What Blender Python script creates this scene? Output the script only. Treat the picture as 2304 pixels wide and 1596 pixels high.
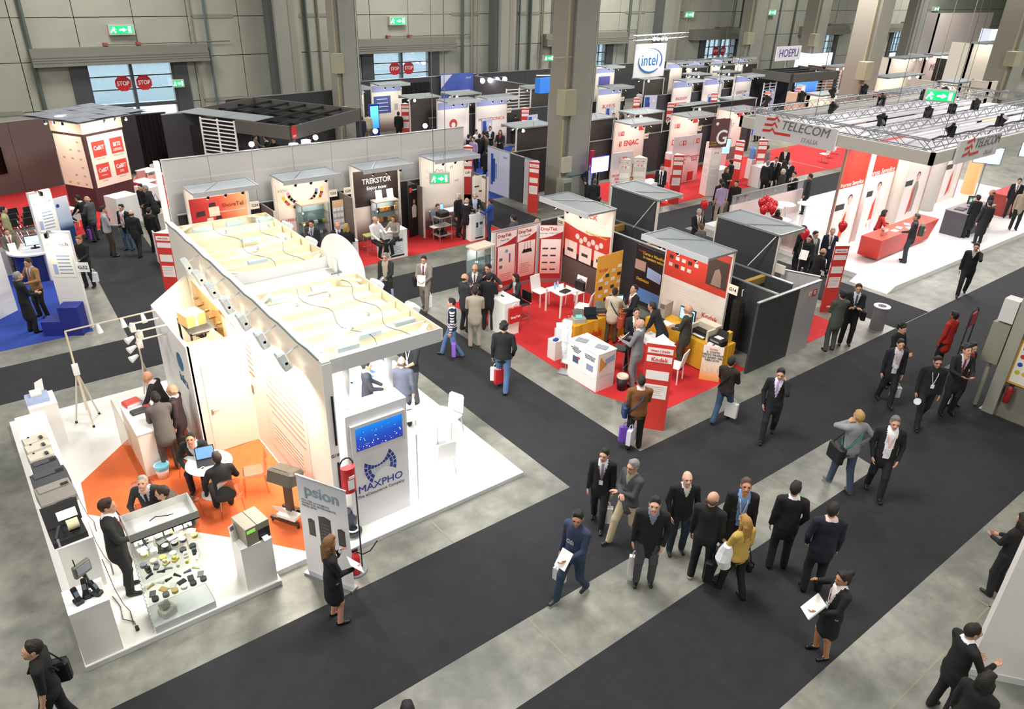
import bpy, math, random
import numpy as np
from mathutils import Vector, Matrix
random.seed(7)
for o in list(bpy.data.objects): bpy.data.objects.remove(o)
SC=bpy.context.scene
COL=SC.collection
# ---------------------------------------------------------------- camera
F_PX=1661.374; CAM_H=9.2
RW=np.array([[0.79134514,-0.61063872,0.02988679],[-0.2621405,-0.38306718,-0.8857437],[0.55231805,0.69309443,-0.46321149]])
cd=bpy.data.cameras.new('camera'); cam=bpy.data.objects.new('camera',cd); COL.objects.link(cam)
cd.sensor_fit='HORIZONTAL'; cd.sensor_width=36; cd.lens=F_PX/2304*36; cd.clip_end=400
r,u,b=RW[0],-RW[1],-RW[2]
cam.matrix_world=Matrix(((r[0],u[0],b[0],0),(r[1],u[1],b[1],0),(r[2],u[2],b[2],CAM_H),(0,0,0,1)))
SC.camera=cam
# ---------------------------------------------------------------- light and exposure
W=bpy.data.worlds.new('world'); SC.world=W; W.use_nodes=True
W.node_tree.nodes['Background'].inputs[0].default_value=(0.93,0.97,1.0,1); W.node_tree.nodes['Background'].inputs[1].default_value=9.0
SC.view_settings.view_transform='Standard'; SC.view_settings.look='None'; SC.view_settings.gamma=1; SC.view_settings.use_curve_mapping=False
SC.view_settings.exposure=0.68
SC.cycles.max_bounces=6; SC.cycles.diffuse_bounces=3; SC.cycles.glossy_bounces=2; SC.cycles.transmission_bounces=4; SC.cycles.transparent_max_bounces=10
def area(name,loc,power,sx,sy,col=(1,1,1),aim=None,parent=None,spread=None):
    l=bpy.data.lights.new(name,'AREA'); l.shape='RECTANGLE'; l.size=sx; l.size_y=sy; l.energy=power; l.color=col
    if spread: l.spread=math.radians(spread)
    o=bpy.data.objects.new(name,l); COL.objects.link(o); o.location=loc
    if aim is not None:
        o.rotation_euler=(Vector(aim)-Vector(loc)).to_track_quat('-Z','Y').to_euler()
    if parent: o.parent=parent
    return o
for x in (-8,8,25,44,66,92):              # high-bay hall lamps under the roof
    for y in (-5,9,25,40):
        area('hall_lamp_light',(x,y,12.6),(620 if y<5 else 900)*(.8 if y>30 else 1)*(1.5 if x>40 else 1)*(.7 if x==25 and y<12 else 1),3.5,3.5,(1,0.97,0.92))
# photo pixel -> place (height z, or an upright plane)
def G(x,y,z=0.0):
    v=RW.T@np.array([(x-1152)/F_PX,(y-798)/F_PX,1]); t=(z-CAM_H)/v[2]; return Vector((float(v[0]*t),float(v[1]*t),z))
def onX(x,y,X):
    v=RW.T@np.array([(x-1152)/F_PX,(y-798)/F_PX,1]); t=X/v[0]; return Vector((X,float(v[1]*t),float(CAM_H+v[2]*t)))
def onY(x,y,Y):
    v=RW.T@np.array([(x-1152)/F_PX,(y-798)/F_PX,1]); t=Y/v[1]; return Vector((float(v[0]*t),Y,float(CAM_H+v[2]*t)))
def PX(p):
    c=RW@(np.array(p)-[0,0,CAM_H]); return 1152+F_PX*c[0]/c[2],798+F_PX*c[1]/c[2]
# ---------------------------------------------------------------- materials
MC={}
def lin(h):
    h=h.lstrip('#'); o=[]
    for i in (0,2,4):
        c=int(h[i:i+2],16)/255; o.append(c/12.92 if c<=0.04045 else ((c+0.055)/1.055)**2.4)
    return (*o,1)
def M(h,rough=0.55,metal=0.0,emit=0.0,alpha=None,bump=None,noise=None,name=None):
    """plain material by hex colour; noise=(scale, other hex, amount) mottles it; bump=(scale,strength)"""
    key=(h,rough,metal,emit,alpha,bump,noise)
    if key in MC: return MC[key]
    m=bpy.data.materials.new(name or 'paint_'+h.lstrip('#')); m.use_nodes=True; nt=m.node_tree; p=nt.nodes['Principled BSDF']
    c=lin(h); p.inputs['Base Color'].default_value=c; p.inputs['Roughness'].default_value=rough; p.inputs['Metallic'].default_value=metal
    if emit: p.inputs['Emission Color'].default_value=c; p.inputs['Emission Strength'].default_value=emit
    if alpha is not None: p.inputs['Alpha'].default_value=alpha
    if noise or bump: tc=nt.nodes.new('ShaderNodeTexCoord')
    if noise:
        n=nt.nodes.new('ShaderNodeTexNoise'); n.inputs['Scale'].default_value=noise[0]; n.inputs['Detail'].default_value=6; n.inputs['Roughness'].default_value=0.65
        nt.links.new(tc.outputs['Object'],n.inputs['Vector'])
        rp=nt.nodes.new('ShaderNodeMapRange'); rp.inputs[1].default_value=0.35; rp.inputs[2].default_value=0.65; nt.links.new(n.outputs['Fac'],rp.inputs[0])
        mu=nt.nodes.new('ShaderNodeMath'); mu.operation='MULTIPLY'; mu.inputs[1].default_value=noise[2]; nt.links.new(rp.outputs[0],mu.inputs[0])
        mx=nt.nodes.new('ShaderNodeMix'); mx.data_type='RGBA'; mx.inputs['A'].default_value=c; mx.inputs['B'].default_value=lin(noise[1])
        nt.links.new(mu.outputs[0],mx.inputs['Factor']); nt.links.new(mx.outputs['Result'],p.inputs['Base Color'])
    if bump:
        n=nt.nodes.new('ShaderNodeTexNoise'); n.inputs['Scale'].default_value=bump[0]; n.inputs['Detail'].default_value=4; nt.links.new(tc.outputs['Object'],n.inputs['Vector'])
        bn=nt.nodes.new('ShaderNodeBump'); bn.inputs['Strength'].default_value=bump[1]; bn.inputs['Distance'].default_value=0.03
        nt.links.new(n.outputs['Fac'],bn.inputs['Height']); nt.links.new(bn.outputs[0],p.inputs['Normal'])
    MC[key]=m; return m
def MG(h='#dfeef0',tr=0.9,rough=0.03):
    """clear glass or acrylic: mostly see-through with a sharp sheen"""
    key=('glass',h,tr)
    if key in MC: return MC[key]
    m=bpy.data.materials.new('clear_'+h.lstrip('#')); m.use_nodes=True; nt=m.node_tree; nt.nodes.remove(nt.nodes['Principled BSDF'])
    t=nt.nodes.new('ShaderNodeBsdfTransparent'); t.inputs[0].default_value=lin(h); g=nt.nodes.new('ShaderNodeBsdfGlossy'); g.inputs['Roughness'].default_value=rough
    mx=nt.nodes.new('ShaderNodeMixShader'); mx.inputs[0].default_value=1-tr
    nt.links.new(t.outputs[0],mx.inputs[1]); nt.links.new(g.outputs[0],mx.inputs[2]); nt.links.new(mx.outputs[0],nt.nodes['Material Output'].inputs[0])
    MC[key]=m; return m
def MGRAD(stops,axis=2,rough=0.5,emit=0.0):
    """colour print that runs through stops [(pos,hex)] along an object axis (Generated)"""
    key=('grad',tuple(stops),axis,emit)
    if key in MC: return MC[key]
    m=bpy.data.materials.new('gradient_print'); m.use_nodes=True; nt=m.node_tree; p=nt.nodes['Principled BSDF']; p.inputs['Roughness'].default_value=rough
    tc=nt.nodes.new('ShaderNodeTexCoord'); sp=nt.nodes.new('ShaderNodeSeparateXYZ'); nt.links.new(tc.outputs['Generated'],sp.inputs[0])
    cr=nt.nodes.new('ShaderNodeValToRGB'); e=cr.color_ramp.elements
    e[0].position=stops[0][0]; e[0].color=lin(stops[0][1]); e[1].position=stops[-1][0]; e[1].color=lin(stops[-1][1])
    for s in stops[1:-1]:
        x=e.new(s[0]); x.color=lin(s[1])
    nt.links.new(sp.outputs[axis],cr.inputs[0]); nt.links.new(cr.outputs[0],p.inputs['Base Color'])
    if emit: nt.links.new(cr.outputs[0],p.inputs['Emission Color']); p.inputs['Emission Strength'].default_value=emit
    MC[key]=m; return m
# ---------------------------------------------------------------- mesh helper
class B:
    def __init__(s): s.v=[]; s.f=[]; s.m=[]
    def add(s,vs,fs,mi=0):
        n=len(s.v); s.v+= [tuple(v) for v in vs]; s.f+=[tuple(i+n for i in f) for f in fs]; s.m+=[mi]*len(fs); return s
    def box(s,x0,x1,y0,y1,z0,z1,mi=0):
        return s.add([(x0,y0,z0),(x1,y0,z0),(x1,y1,z0),(x0,y1,z0),(x0,y0,z1),(x1,y0,z1),(x1,y1,z1),(x0,y1,z1)],[(0,3,2,1),(4,5,6,7),(0,1,5,4),(1,2,6,5),(2,3,7,6),(3,0,4,7)],mi)
    def cb(s,c,sz,mi=0,rot=None,bev=0.0):
        """centred box, optional rotation matrix, optional chamfered vertical section"""
        x,y,z=sz[0]/2,sz[1]/2,sz[2]/2
        if bev: 
            b=bev; P=[(-x+b,-y),(x-b,-y),(x,-y+b),(x,y-b),(x-b,y),(-x+b,y),(-x,y-b),(-x,-y+b)]
            vs=[(p[0],p[1],-z) for p in P]+[(p[0],p[1],z-b) for p in P]+[(p[0]*(1-b/x),p[1]*(1-b/y),z) for p in P]
            fs=[tuple(range(7,-1,-1)),tuple(range(16,24))]+[(k+i,k+(i+1)%8,k+8+(i+1)%8,k+8+i) for k in (0,8) for i in range(8)]
        else:
            vs=[(a,b_,c_) for c_ in (-z,z) for a,b_ in ((-x,-y),(x,-y),(x,y),(-x,y))]; fs=[(0,3,2,1),(4,5,6,7),(0,1,5,4),(1,2,6,5),(2,3,7,6),(3,0,4,7)]
        vs=[Vector(v) for v in vs]
        if rot is not None: vs=[rot@v for v in vs]
        return s.add([v+Vector(c) for v in vs],fs,mi)
    def cyl(s,a,b,r0,r1=None,n=10,mi=0):
        a,b=Vector(a),Vector(b); r1=r0 if r1 is None else r1; d=(b-a).normalized(); e=d.orthogonal().normalized(); g=d.cross(e)
        vs=[]
        for p,r in ((a,r0),(b,r1)):
            for i in range(n):
                t=2*math.pi*i/n; vs.append(p+e*(r*math.cos(t))+g*(r*math.sin(t)))
        fs=[(i,(i+1)%n,n+(i+1)%n,n+i) for i in range(n)]+[tuple(range(n-1,-1,-1)),tuple(range(n,2*n))]
        return s.add(vs,fs,mi)
    def tube(s,pts,r,n=6,mi=0):
        pts=[Vector(p) for p in pts]; vs=[]; N=len(pts); ref=None
        for i,p in enumerate(pts):
            d=(pts[min(i+1,N-1)]-pts[max(i-1,0)]).normalized()
            if ref is None: ref=d.orthogonal().normalized()
            e=(ref-d*ref.dot(d)); e=e.normalized() if e.length>1e-6 else d.orthogonal().normalized(); ref=e; g=d.cross(e)
            rr=r[i] if isinstance(r,(list,tuple)) else r
            vs+=[p+e*(rr*math.cos(2*math.pi*k/n))+g*(rr*math.sin(2*math.pi*k/n)) for k in range(n)]
        fs=[(j*n+k,j*n+(k+1)%n,(j+1)*n+(k+1)%n,(j+1)*n+k) for j in range(N-1) for k in range(n)]+[tuple(range(n-1,-1,-1)),tuple((N-1)*n+k for k in range(n))]
        return s.add(vs,fs,mi)
    def lathe(s,prof,c=(0,0,0),n=20,mi=0,sx=1,sy=1):
        vs=[(c[0]+r*sx*math.cos(2*math.pi*k/n),c[1]+r*sy*math.sin(2*math.pi*k/n),c[2]+z) for r,z in prof for k in range(n)]
        N=len(prof); fs=[(j*n+k,j*n+(k+1)%n,(j+1)*n+(k+1)%n,(j+1)*n+k) for j in range(N-1) for k in range(n)]+[tuple(range(n-1,-1,-1)),tuple((N-1)*n+k for k in range(n))]
        return s.add(vs,fs,mi)
    def prism(s,poly,ext,mi=0):
        """polygon of 3D points pushed along ext"""
        a=[Vector(p) for p in poly]; e=Vector(ext); n=len(a)
        return s.add(a+[p+e for p in a],[tuple(range(n-1,-1,-1)),tuple(range(n,2*n))]+[(i,(i+1)%n,n+(i+1)%n,n+i) for i in range(n)],mi)
    def ball(s,c,r,n=10,mi=0,sz=1.0):
        m=n//2; pr=[(max(1e-4,r*math.sin(math.pi*i/m)),-r*sz*math.cos(math.pi*i/m)) for i in range(m+1)]
        return s.lathe(pr,c,n,mi)
    def mesh(s,name):
        me=bpy.data.meshes.new(name); me.from_pydata(s.v,[],s.f); me.polygons.foreach_set('material_index',s.m); me.update(); return me
def obj(name,b,mats,parent=None,loc=None,rotz=0,smooth=False):
    me=b.mesh(name) if isinstance(b,B) else b
    if isinstance(b,B):
        for m in (mats if isinstance(mats,(list,tuple)) else [mats]): me.materials.append(m)
        if smooth: me.polygons.foreach_set('use_smooth',[True]*len(me.polygons))
    o=bpy.data.objects.new(name,me); COL.objects.link(o)
    if parent: o.parent=parent
    if loc is not None: o.location=loc
    if rotz: o.rotation_euler=(0,0,rotz)
    return o
def tag(o,label,cat,group=None):
    o['label']=label; o['category']=cat
    if group: o['group']=group
    return o
def thing(name,label,cat,loc=(0,0,0),rotz=0.0,group=None):
    o=bpy.data.objects.new(name,None); o.empty_display_size=0.2; COL.objects.link(o); o.location=loc; o.rotation_euler=(0,0,rotz); return tag(o,label,cat,group)
def struct(name,b,mats,parent=None):
    o=obj(name,b,mats,parent)
    if not parent: o['kind']='structure'
    return o
def dup(root,loc,rotz=None,label=None):
    r=root.copy(); COL.objects.link(r); r.location=loc
    if rotz is not None: r.rotation_euler=(0,0,rotz)
    if label: r['label']=label
    for ch in root.children:
        c=ch.copy(); COL.objects.link(c); c.parent=r
        for g in ch.children:
            d=g.copy(); COL.objects.link(d); d.parent=c
    return r
RAD=math.radians
def text(s,parent,pos,size,mat,rz=0.0,align='CENTER',rx=90,name='lettering',bold=0.0,shear=0.0,sx=1.0,ext=0.004,roll=0.0):
    """raised letters. rz=0 reads from -Y, -90 from -X, 90 from +X"""
    c=bpy.data.curves.new('letters','FONT'); c.body=s; c.size=size; c.align_x=align; c.align_y='CENTER'; c.extrude=ext; c.offset=0.0 if 'M' in s else bold*size; c.shear=shear; c.resolution_u=3
    t=bpy.data.objects.new('letters',c); COL.objects.link(t)
    me=bpy.data.meshes.new_from_object(t); bpy.data.objects.remove(t); bpy.data.curves.remove(c)
    me.materials.clear(); me.materials.append(mat)
    o=obj(name,me,None,parent); o.location=pos; o.rotation_euler=(RAD(rx),RAD(roll),RAD(rz)); o.scale=(sx,1,1); return o
def lines(b,x0,x1,z1,n,dz,y,h=0.02,var=0.25,mi=0,face='y'):
    """a printed paragraph as thin raised bars on a face at y (front towards -Y) or x"""
    for i in range(n):
        e=x1-(x1-x0)*var*random.random()
        if face=='y': b.box(x0,e,y-0.003,y,z1-i*dz-h,z1-i*dz,mi)
        else: b.box(y-0.003,y,x0,e,z1-i*dz-h,z1-i*dz,mi)
    return b
# ---------------------------------------------------------------- people
def surf_nets(V,org,res):
    ins=V<0; nx,ny,nz=V.shape
    c=np.zeros((nx-1,ny-1,nz-1),np.int8)
    for dx in (0,1):
        for dy in (0,1):
            for dz in (0,1): c+=ins[dx:nx-1+dx,dy:ny-1+dy,dz:nz-1+dz]
    act=np.argwhere((c>0)&(c<8))
    idx=-np.ones((nx-1,ny-1,nz-1),np.int64); idx[tuple(act.T)]=np.arange(len(act))
    acc=np.zeros((len(act),3)); cnt=np.zeros(len(act))
    cor=[(0,0,0),(1,0,0),(0,1,0),(1,1,0),(0,0,1),(1,0,1),(0,1,1),(1,1,1)]
    vals=[V[act[:,0]+a,act[:,1]+b_,act[:,2]+c_] for a,b_,c_ in cor]
    for i,j in ((0,1),(2,3),(4,5),(6,7),(0,2),(1,3),(4,6),(5,7),(0,4),(1,5),(2,6),(3,7)):
        a,b_=vals[i],vals[j]; s=(a<0)!=(b_<0); t=np.where(s,a/np.where(s,a-b_,1),0)
        p=np.array(cor[i])[None,:]+t[:,None]*(np.array(cor[j])-np.array(cor[i]))[None,:]
        acc+=np.where(s[:,None],p,0); cnt+=s
    verts=(act+acc/cnt[:,None])*res+org
    F=[]
    for ax in range(3):
        sl=[slice(1,-1)]*3; sl[ax]=slice(0,-1); sl2=[slice(1,-1)]*3; sl2[ax]=slice(1,None)
        A=ins[tuple(sl)]; Bb=ins[tuple(sl2)]
        e=np.argwhere(A!=Bb)
        off=np.array([1,1,1]); off[ax]=0; e=e+off
        o1,o2=[k for k in range(3) if k!=ax]
        d1=np.zeros(3,int); d1[o1]=1; d2=np.zeros(3,int); d2[o2]=1
        q=[idx[tuple((e-s1*d1-s2*d2).T)] for s1,s2 in ((0,0),(1,0),(1,1),(0,1))]
        q=np.stack(q,1); inside=ins[tuple(e.T)]
        flip=inside if ax!=1 else ~inside
        q[~flip]=q[~flip][:,::-1]
        F.append(q)
    return verts,np.concatenate(F)
def sdf(prims,res,k=0.03,carve=()):
    """prims: (a,b,ra,rb,label,fwd,sf) tapered ellipse capsules -> verts, quads, face labels"""
    A=np.array([p[0] for p in prims]); Bp=np.array([p[1] for p in prims]); r=np.array([max(p[2],p[3]) for p in prims])
    lo=np.minimum(A,Bp).min(0)-r.max()-3*res; hi=np.maximum(A,Bp).max(0)+r.max()+3*res
    n=np.ceil((hi-lo)/res).astype(int)+1
    V=np.full(n,1e3); Lb=np.zeros(n,np.int8); Db=np.full(n,1e3)
    def dist(p,P):
        a,b_,ra,rb,lab,fw,sf=p; a=np.array(a); b_=np.array(b_); ab=b_-a; L2=max(ab@ab,1e-9)
        t=np.clip(((P-a)@ab)/L2,0,1); q=P-a-t[...,None]*ab
        if fw is not None:
            fw=np.array(fw); c=q@fw; q=q+(c*(1/sf-1))[...,None]*fw
        return np.sqrt((q*q).sum(-1))-(ra+t*(rb-ra))
    for p in prims:
        m=max(p[2],p[3])+0.09
        i0=np.maximum(np.floor((np.minimum(p[0],p[1])-m-lo)/res).astype(int),0); i1=np.minimum(np.ceil((np.maximum(p[0],p[1])+m-lo)/res).astype(int)+1,n)
        g=np.stack(np.meshgrid(*[lo[i]+res*np.arange(i0[i],i1[i]) for i in range(3)],indexing='ij'),-1)
        d=dist(p,g); s=tuple(slice(i0[i],i1[i]) for i in range(3))
        v=V[s]; h=np.maximum(k-np.abs(v-d),0)/k; V[s]=np.minimum(v,d)-h*h*k/4
        bt=d<Db[s]; Db[s]=np.where(bt,d,Db[s]); Lb[s]=np.where(bt,p[4],Lb[s])
    for c,rad in carve:
        i0=np.maximum(np.floor((np.array(c)-rad-0.02-lo)/res).astype(int),0); i1=np.minimum(np.ceil((np.array(c)+rad+0.02-lo)/res).astype(int)+1,n)
        g=np.stack(np.meshgrid(*[lo[i]+res*np.arange(i0[i],i1[i]) for i in range(3)],indexing='ij'),-1)
        d=rad-np.sqrt(((g-np.array(c))**2).sum(-1)); s=tuple(slice(i0[i],i1[i]) for i in range(3)); V[s]=np.maximum(V[s],d)
    v,f=surf_nets(V,lo,res); ctr=v[f].mean(1)
    ii=np.clip(np.round((ctr-lo)/res).astype(int),0,n-1); return v,f,Lb[tuple(ii.T)].astype(int),ctr
# head: local origin at skull centre, face towards +Y, height 0.24 m
def head_tpl(res):
    Y=(0,1,0)
    pr=[((0,-.012,.03),(0,-.012,.031),.098,.098,0,(1,0,0),.80),((0,.02,-.02),(0,.035,-.075),.074,.05,0,(1,0,0),.86),
        ((0,.03,.01),(0,.03,-.03),.072,.066,0,(1,0,0),.9),((0,.088,.0),(0,.105,-.034),.011,.016,0,None,1),
        ((-.03,.083,.022),(.03,.083,.022),.013,.013,0,None,1),((-.022,.075,-.066),(.022,.075,-.066),.012,.012,6,None,1),((0,.07,-.1),(0,.062,-.105),.02,.022,0,None,1),
        ((0,-.02,-.06),(0,-.025,-.15),.058,.056,0,None,1)]
    for s in (-1,1): pr.append(((s*.079,-.01,.015),(s*.079,-.012,-.03),.02,.014,0,(1,0,0),.5))
    v,f,l,c=sdf(pr,res,.022,[((s*.032,.105,.002),.02) for s in (-1,1)])
    for s in (-1,1):
        l[((c-np.array([s*.032,.083,.002]))**2).sum(1)<.0125**2]=5
    return v,f,l
def hair_tpl(kind,res=.009):
    X=(1,0,0)
    pr=[((0,-.018,.036),(0,-.018,.037),.1045,.1045,0,X,.82)]
    if kind=='short': pr+=[((0,-.05,0),(0,-.055,-.03),.07,.05,0,None,1),((-.03,.035,.105),(.03,.035,.105),.03,.03,0,None,1)]
    if kind=='fringe': pr=[((s*.062,-.01,.0),(s*.05,-.07,-.01),.028,.036,0,None,1) for s in (-1,1)]+[((-.04,-.085,-.01),(.04,-.085,-.01),.035,.035,0,None,1)]
    if kind=='curly':
        rg=random.Random(3)
        for i in range(46):
            t=rg.random()*6.283; ph=rg.random()*1.9-0.35; d=(math.cos(t)*math.cos(ph)*.085,math.sin(t)*math.cos(ph)*.1-.02,math.sin(ph)*.1+.045)
            if d[1]>.055 and d[2]<.07: continue
            pr.append((d,(d[0]*1.02,d[1],d[2]),.032,.03,0,None,1))
    if kind in('long','bun','bob'): pr+=[((0,-.05,0),(0,-.06,-.05),.085,.07,0,None,1),((-.035,.055,.1),(.035,.055,.1),.034,.034,0,None,1)]
    if kind=='long':
        for s in (-1,1): pr+=[((s*.075,.0,.0),(s*.085,-.005,-.15),.03,.034,0,None,1),((s*.085,-.005,-.15),(s*.075,-.01,-.27),.034,.02,0,None,1)]
        for x in (-.045,0,.045): pr+=[((x,-.085,-.03),(x*1.2,-.105,-.3),.05,.03,0,None,1)]
    if kind=='bob':
        for s in (-1,1): pr+=[((s*.08,.0,.0),(s*.08,-.0,-.1),.034,.034,0,None,1),((s*.05,-.06,-.02),(s*.055,-.07,-.11),.05,.045,0,None,1)]
    if kind=='bun': pr+=[((0,-.1,.1),(0,-.11,.105),.05,.05,0,None,1)]
    cv=[((0,.142,-.012),.108)] if kind!='fringe' else [((0,.13,.06),.1)]
    if kind=='curly': cv=[((0,.15,-.02),.105)]
    v,f,l,c=sdf(pr,res,.02,cv); return v,f
def np_mesh(name,v,f,mi=None,nm=1):
    me=bpy.data.meshes.new(name); me.vertices.add(len(v)); me.vertices.foreach_set('co',np.asarray(v,float).ravel())
    me.loops.add(f.size); me.loops.foreach_set('vertex_index',f.ravel().astype(np.int32)); me.polygons.add(len(f))
    me.polygons.foreach_set('loop_start',np.arange(0,f.size,4,dtype=np.int32)); me.polygons.foreach_set('loop_total',np.full(len(f),4,np.int32))
    if mi is not None: me.polygons.foreach_set('material_index',np.asarray(mi,np.int32))
    me.polygons.foreach_set('use_smooth',np.ones(len(f),bool)); me.update(calc_edges=True); me.validate()
    for i in range(nm): me.materials.append(None)
    return me
HEADS={0:head_tpl(.008),1:head_tpl(.011),2:head_tpl(.017)}
HAIR={}
def hair_mesh(kind,lod):
    k=(kind,lod)
    if k not in HAIR:
        v,f=hair_tpl(kind,(.009,.012,.018)[lod]); HAIR[k]=np_mesh('hair_'+kind,v,f)
    return HAIR[k]
def hand_tpl():
    """right hand pointing along -Z, palm towards -X; palm plus five bent fingers, quads only"""
    V=[];F=[]
    def seg(pts,rs,n=6,fl=1.0):
        base=len(V)
        for (p,r) in zip(pts,rs):
            for k in range(n):
                t=2*math.pi*k/n; V.append((p[0]+r*fl*math.cos(t),p[1]+r*math.sin(t),p[2]))
        for j in range(len(pts)-1):
            for k in range(n): F.append((base+j*n+k,base+j*n+(k+1)%n,base+(j+1)*n+(k+1)%n,base+(j+1)*n+k))
        e=base+(len(pts)-1)*n
        if n==6: F.append((e,e+1,e+2,e+3)); F.append((e,e+3,e+4,e+5))
        else: F.append((e,e+2,e+4,e+6)); F.append((e,e+6,e+7,e+7-0)) if False else None
    seg([(0,0,.02),(0,0,-.02),(-.003,0,-.07),(-.006,0,-.095)],[.026,.034,.042,.036],8,.42)
    for y,L in ((.028,.068),(.0095,.078),(-.0095,.072),(-.027,.056)):
        seg([(-.004,y,-.085),(-.01,y*1.06,-.085-L*.45),(-.024,y*1.08,-.085-L*.8),(-.04,y*1.08,-.085-L)],[.0095,.009,.008,.006])
    seg([(-.002,.026,-.03),(-.014,.05,-.058),(-.024,.056,-.088),(-.03,.054,-.104)],[.013,.0115,.01,.007])
    return np.array(V),np.array([f for f in F if f],int)
HAND=hand_tpl()
ARM={'down':((.24,.05,.80),(.28,-.95,-.1)),'bag':((.25,.04,.80),(.28,-.95,-.1)),'fwd':((.24,.16,.88),(.4,-.8,-.3)),'pocket':((.215,.1,.90),(.6,-.8,0)),'fold':((-.03,.235,1.17),(.6,-.2,-.7)),
 'hold':((.10,.31,1.06),(.5,-.5,-.7)),'read':((.11,.33,1.14),(.5,-.5,-.7)),'phone':((.135,.085,1.49),(.45,.5,-1)),'reach':((.2,.47,1.12),(.4,-.3,-.9)),'hip':((.24,.02,1.0),(1,-.6,0)),
 'chin':((.05,.19,1.38),(.45,.1,-1)),'back':((.04,-.2,.93),(.9,-.6,0)),'point':((.60,.30,1.36),(.4,-.5,-.5)),'table':((.17,.42,1.02),(.5,-.4,-.6)),'lap':((.12,.3,1.0),(.6,-.5,-.4)),'up':((.2,.32,1.45),(.6,0,-.8)),'desk':((.16,.37,1.2),(.6,-.5,-.5)),'talk':((.2,.33,1.17),(.6,-.4,-.7))}
NP={}
def ik(S,Wt,l1,l2,pole):
    S=np.array(S,float); Wt=np.array(Wt,float); d=Wt-S; L=np.linalg.norm(d); 
    if L>(l1+l2)*.995: Wt=S+d/L*(l1+l2)*.995; d=Wt-S; L=np.linalg.norm(d)
    u=d/L; a=(l1*l1-l2*l2+L*L)/(2*L); h=math.sqrt(max(l1*l1-a*a,0)); p=np.array(pole,float); p=p-u*(p@u); p/=np.linalg.norm(p)+1e-9
    return S+u*a+p*h,Wt
def rotx(p,a,c):
    p=np.array(p,float)-c; ca,sa=math.cos(a),math.sin(a); return np.array([p[0],p[1]*ca+p[2]*sa,-p[1]*sa+p[2]*ca])+c
def person(label,head=None,foot=None,a=180,h=None,z=0.0,top='#17181b',bottom='#1c1d21',shoes='#0d0d0e',shirt=None,tie=None,skin='#c99a80',hair='#1b1512',style='short',
           arms=('down','down'),legs='stand',lean=0.0,coat='jacket',look=(0,0),lanyard=None,lod=1,strap=None,glasses=False,seat=0.46,legskin=False,yaw=None,pos=None,v='v',beard=None,build=1.0,stripe=None,sleeve='long'):
    sit=legs in('sit','stool','perch')
    if pos is not None: loc=Vector(pos); hh=h or 1.75
    elif foot is not None:
        loc=G(*foot,z); hh=h
        if hh is None:
            zz=np.linspace(1.5,1.95,91); hh=float(min(zz,key=lambda q:abs(PX((loc.x,loc.y,z+q*.985))[1]-head[1]))); hh=min(max(hh,1.6),1.86)
    else:
        hh=h or 1.74
        sc=hh/1.75; eff=(hh if not sit else (seat+.12+.80*sc))
        ln=RAD(lean); eff-=(.82*sc)*(1-math.cos(ln)); loc=G(*head,z+eff*.99); loc.z=z
        th=RAD(51.5+a) if yaw is None else RAD(yaw); off=.75*sc*math.sin(ln); loc.x-=math.cos(th)*off; loc.y-=math.sin(th)*off
    th=RAD(51.5+a) if yaw is None else RAD(yaw)
    s=hh/1.75; S=1.0; ln=RAD(lean)
    Hip=.93; drop=0
    if legs=='walk': Hip=.905
    if sit: Hip=(seat+.085)/s
    piv=np.array([0,0,Hip]); up=Hip-.93
    T=lambda p: rotx((p[0],p[1],p[2]+up),ln,piv)
    bw=build; X=(1,0,0); fw=rotx((0,1,0),ln,np.zeros(3))
    pr=[]
    JL=1
    pr.append((T((0,-.005,.95)),T((0,.0,1.12)),.165*bw,.160*bw,JL,fw,.70))
    pr.append((T((0,0,1.12)),T((0,-.005,1.34)),.160*bw,.182*bw,JL,fw,.62))
    pr.append((T((-.14*bw,-.01,1.415)),T((.14*bw,-.01,1.415)),.072,.072,JL,None,1))
    pr.append((T((0,-.015,1.42)),T((0,.0,1.5)),.075,.058,JL,None,1))
    if not sit and coat in('jacket','coat','long'):
        hz={'jacket':.80,'coat':.70,'long':.50}[coat]; pr.append((T((0,-.01,hz)),T((0,0,1.1)),.176*bw,.16*bw,JL,fw,.72))
    if coat=='sweater': pr.append((T((0,-.0,.90)),T((0,0,1.05)),.165*bw,.155*bw,JL,fw,.74))
    LL=0 if legskin else 2
    hipj=[np.array([sx*.092,0,Hip-.03]) for sx in (-1,1)]
    pr.append((np.array([-.06,-.01,Hip-.02]),np.array([.06,-.01,Hip-.02]),.118*bw,.118*bw,2,(0,1,0),.95))
    if legs=='stand': an=[(-.115,-.02,.085),(.115,.03,.085)]
    elif legs=='walk': an=[(-.085,-.26,.12),(.085,.28,.095)]
    elif legs=='walk2': an=[(-.09,.2,.09),(.09,-.2,.11)]
    elif legs=='sit': an=[(-.12,.40,.09/s),(.13,.36,.09/s)]
    elif legs=='stool': an=[(-.12,.3,Hip-.52),(.12,.3,Hip-.50)]
    else: an=[(-.11,.2,.09),(.12,.25,.09)]
    for i,sx in enumerate((-1,1)):
        kn,ak=ik(hipj[i],an[i],.414,.41,(sx*.12,1,.25 if sit else 0))
        tr=0 if legskin else .012
        pr.append((hipj[i],kn,.088+tr*.6,.058+tr,LL,None,1)); pr.append((kn,ak,.056+tr,.042+tr*1.6,LL,None,1))
        pr.append((ak+np.array([0,-.03,-.045]),ak+np.array([sx*.012,.135,-.052]),.04,.034,3,(0,0,1),.9))
    if coat=='skirt': pr.append(((0,0,Hip-.36),(0,0,Hip+.05),.19,.165,2,(0,1,0),.8))
    hands=[]
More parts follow.
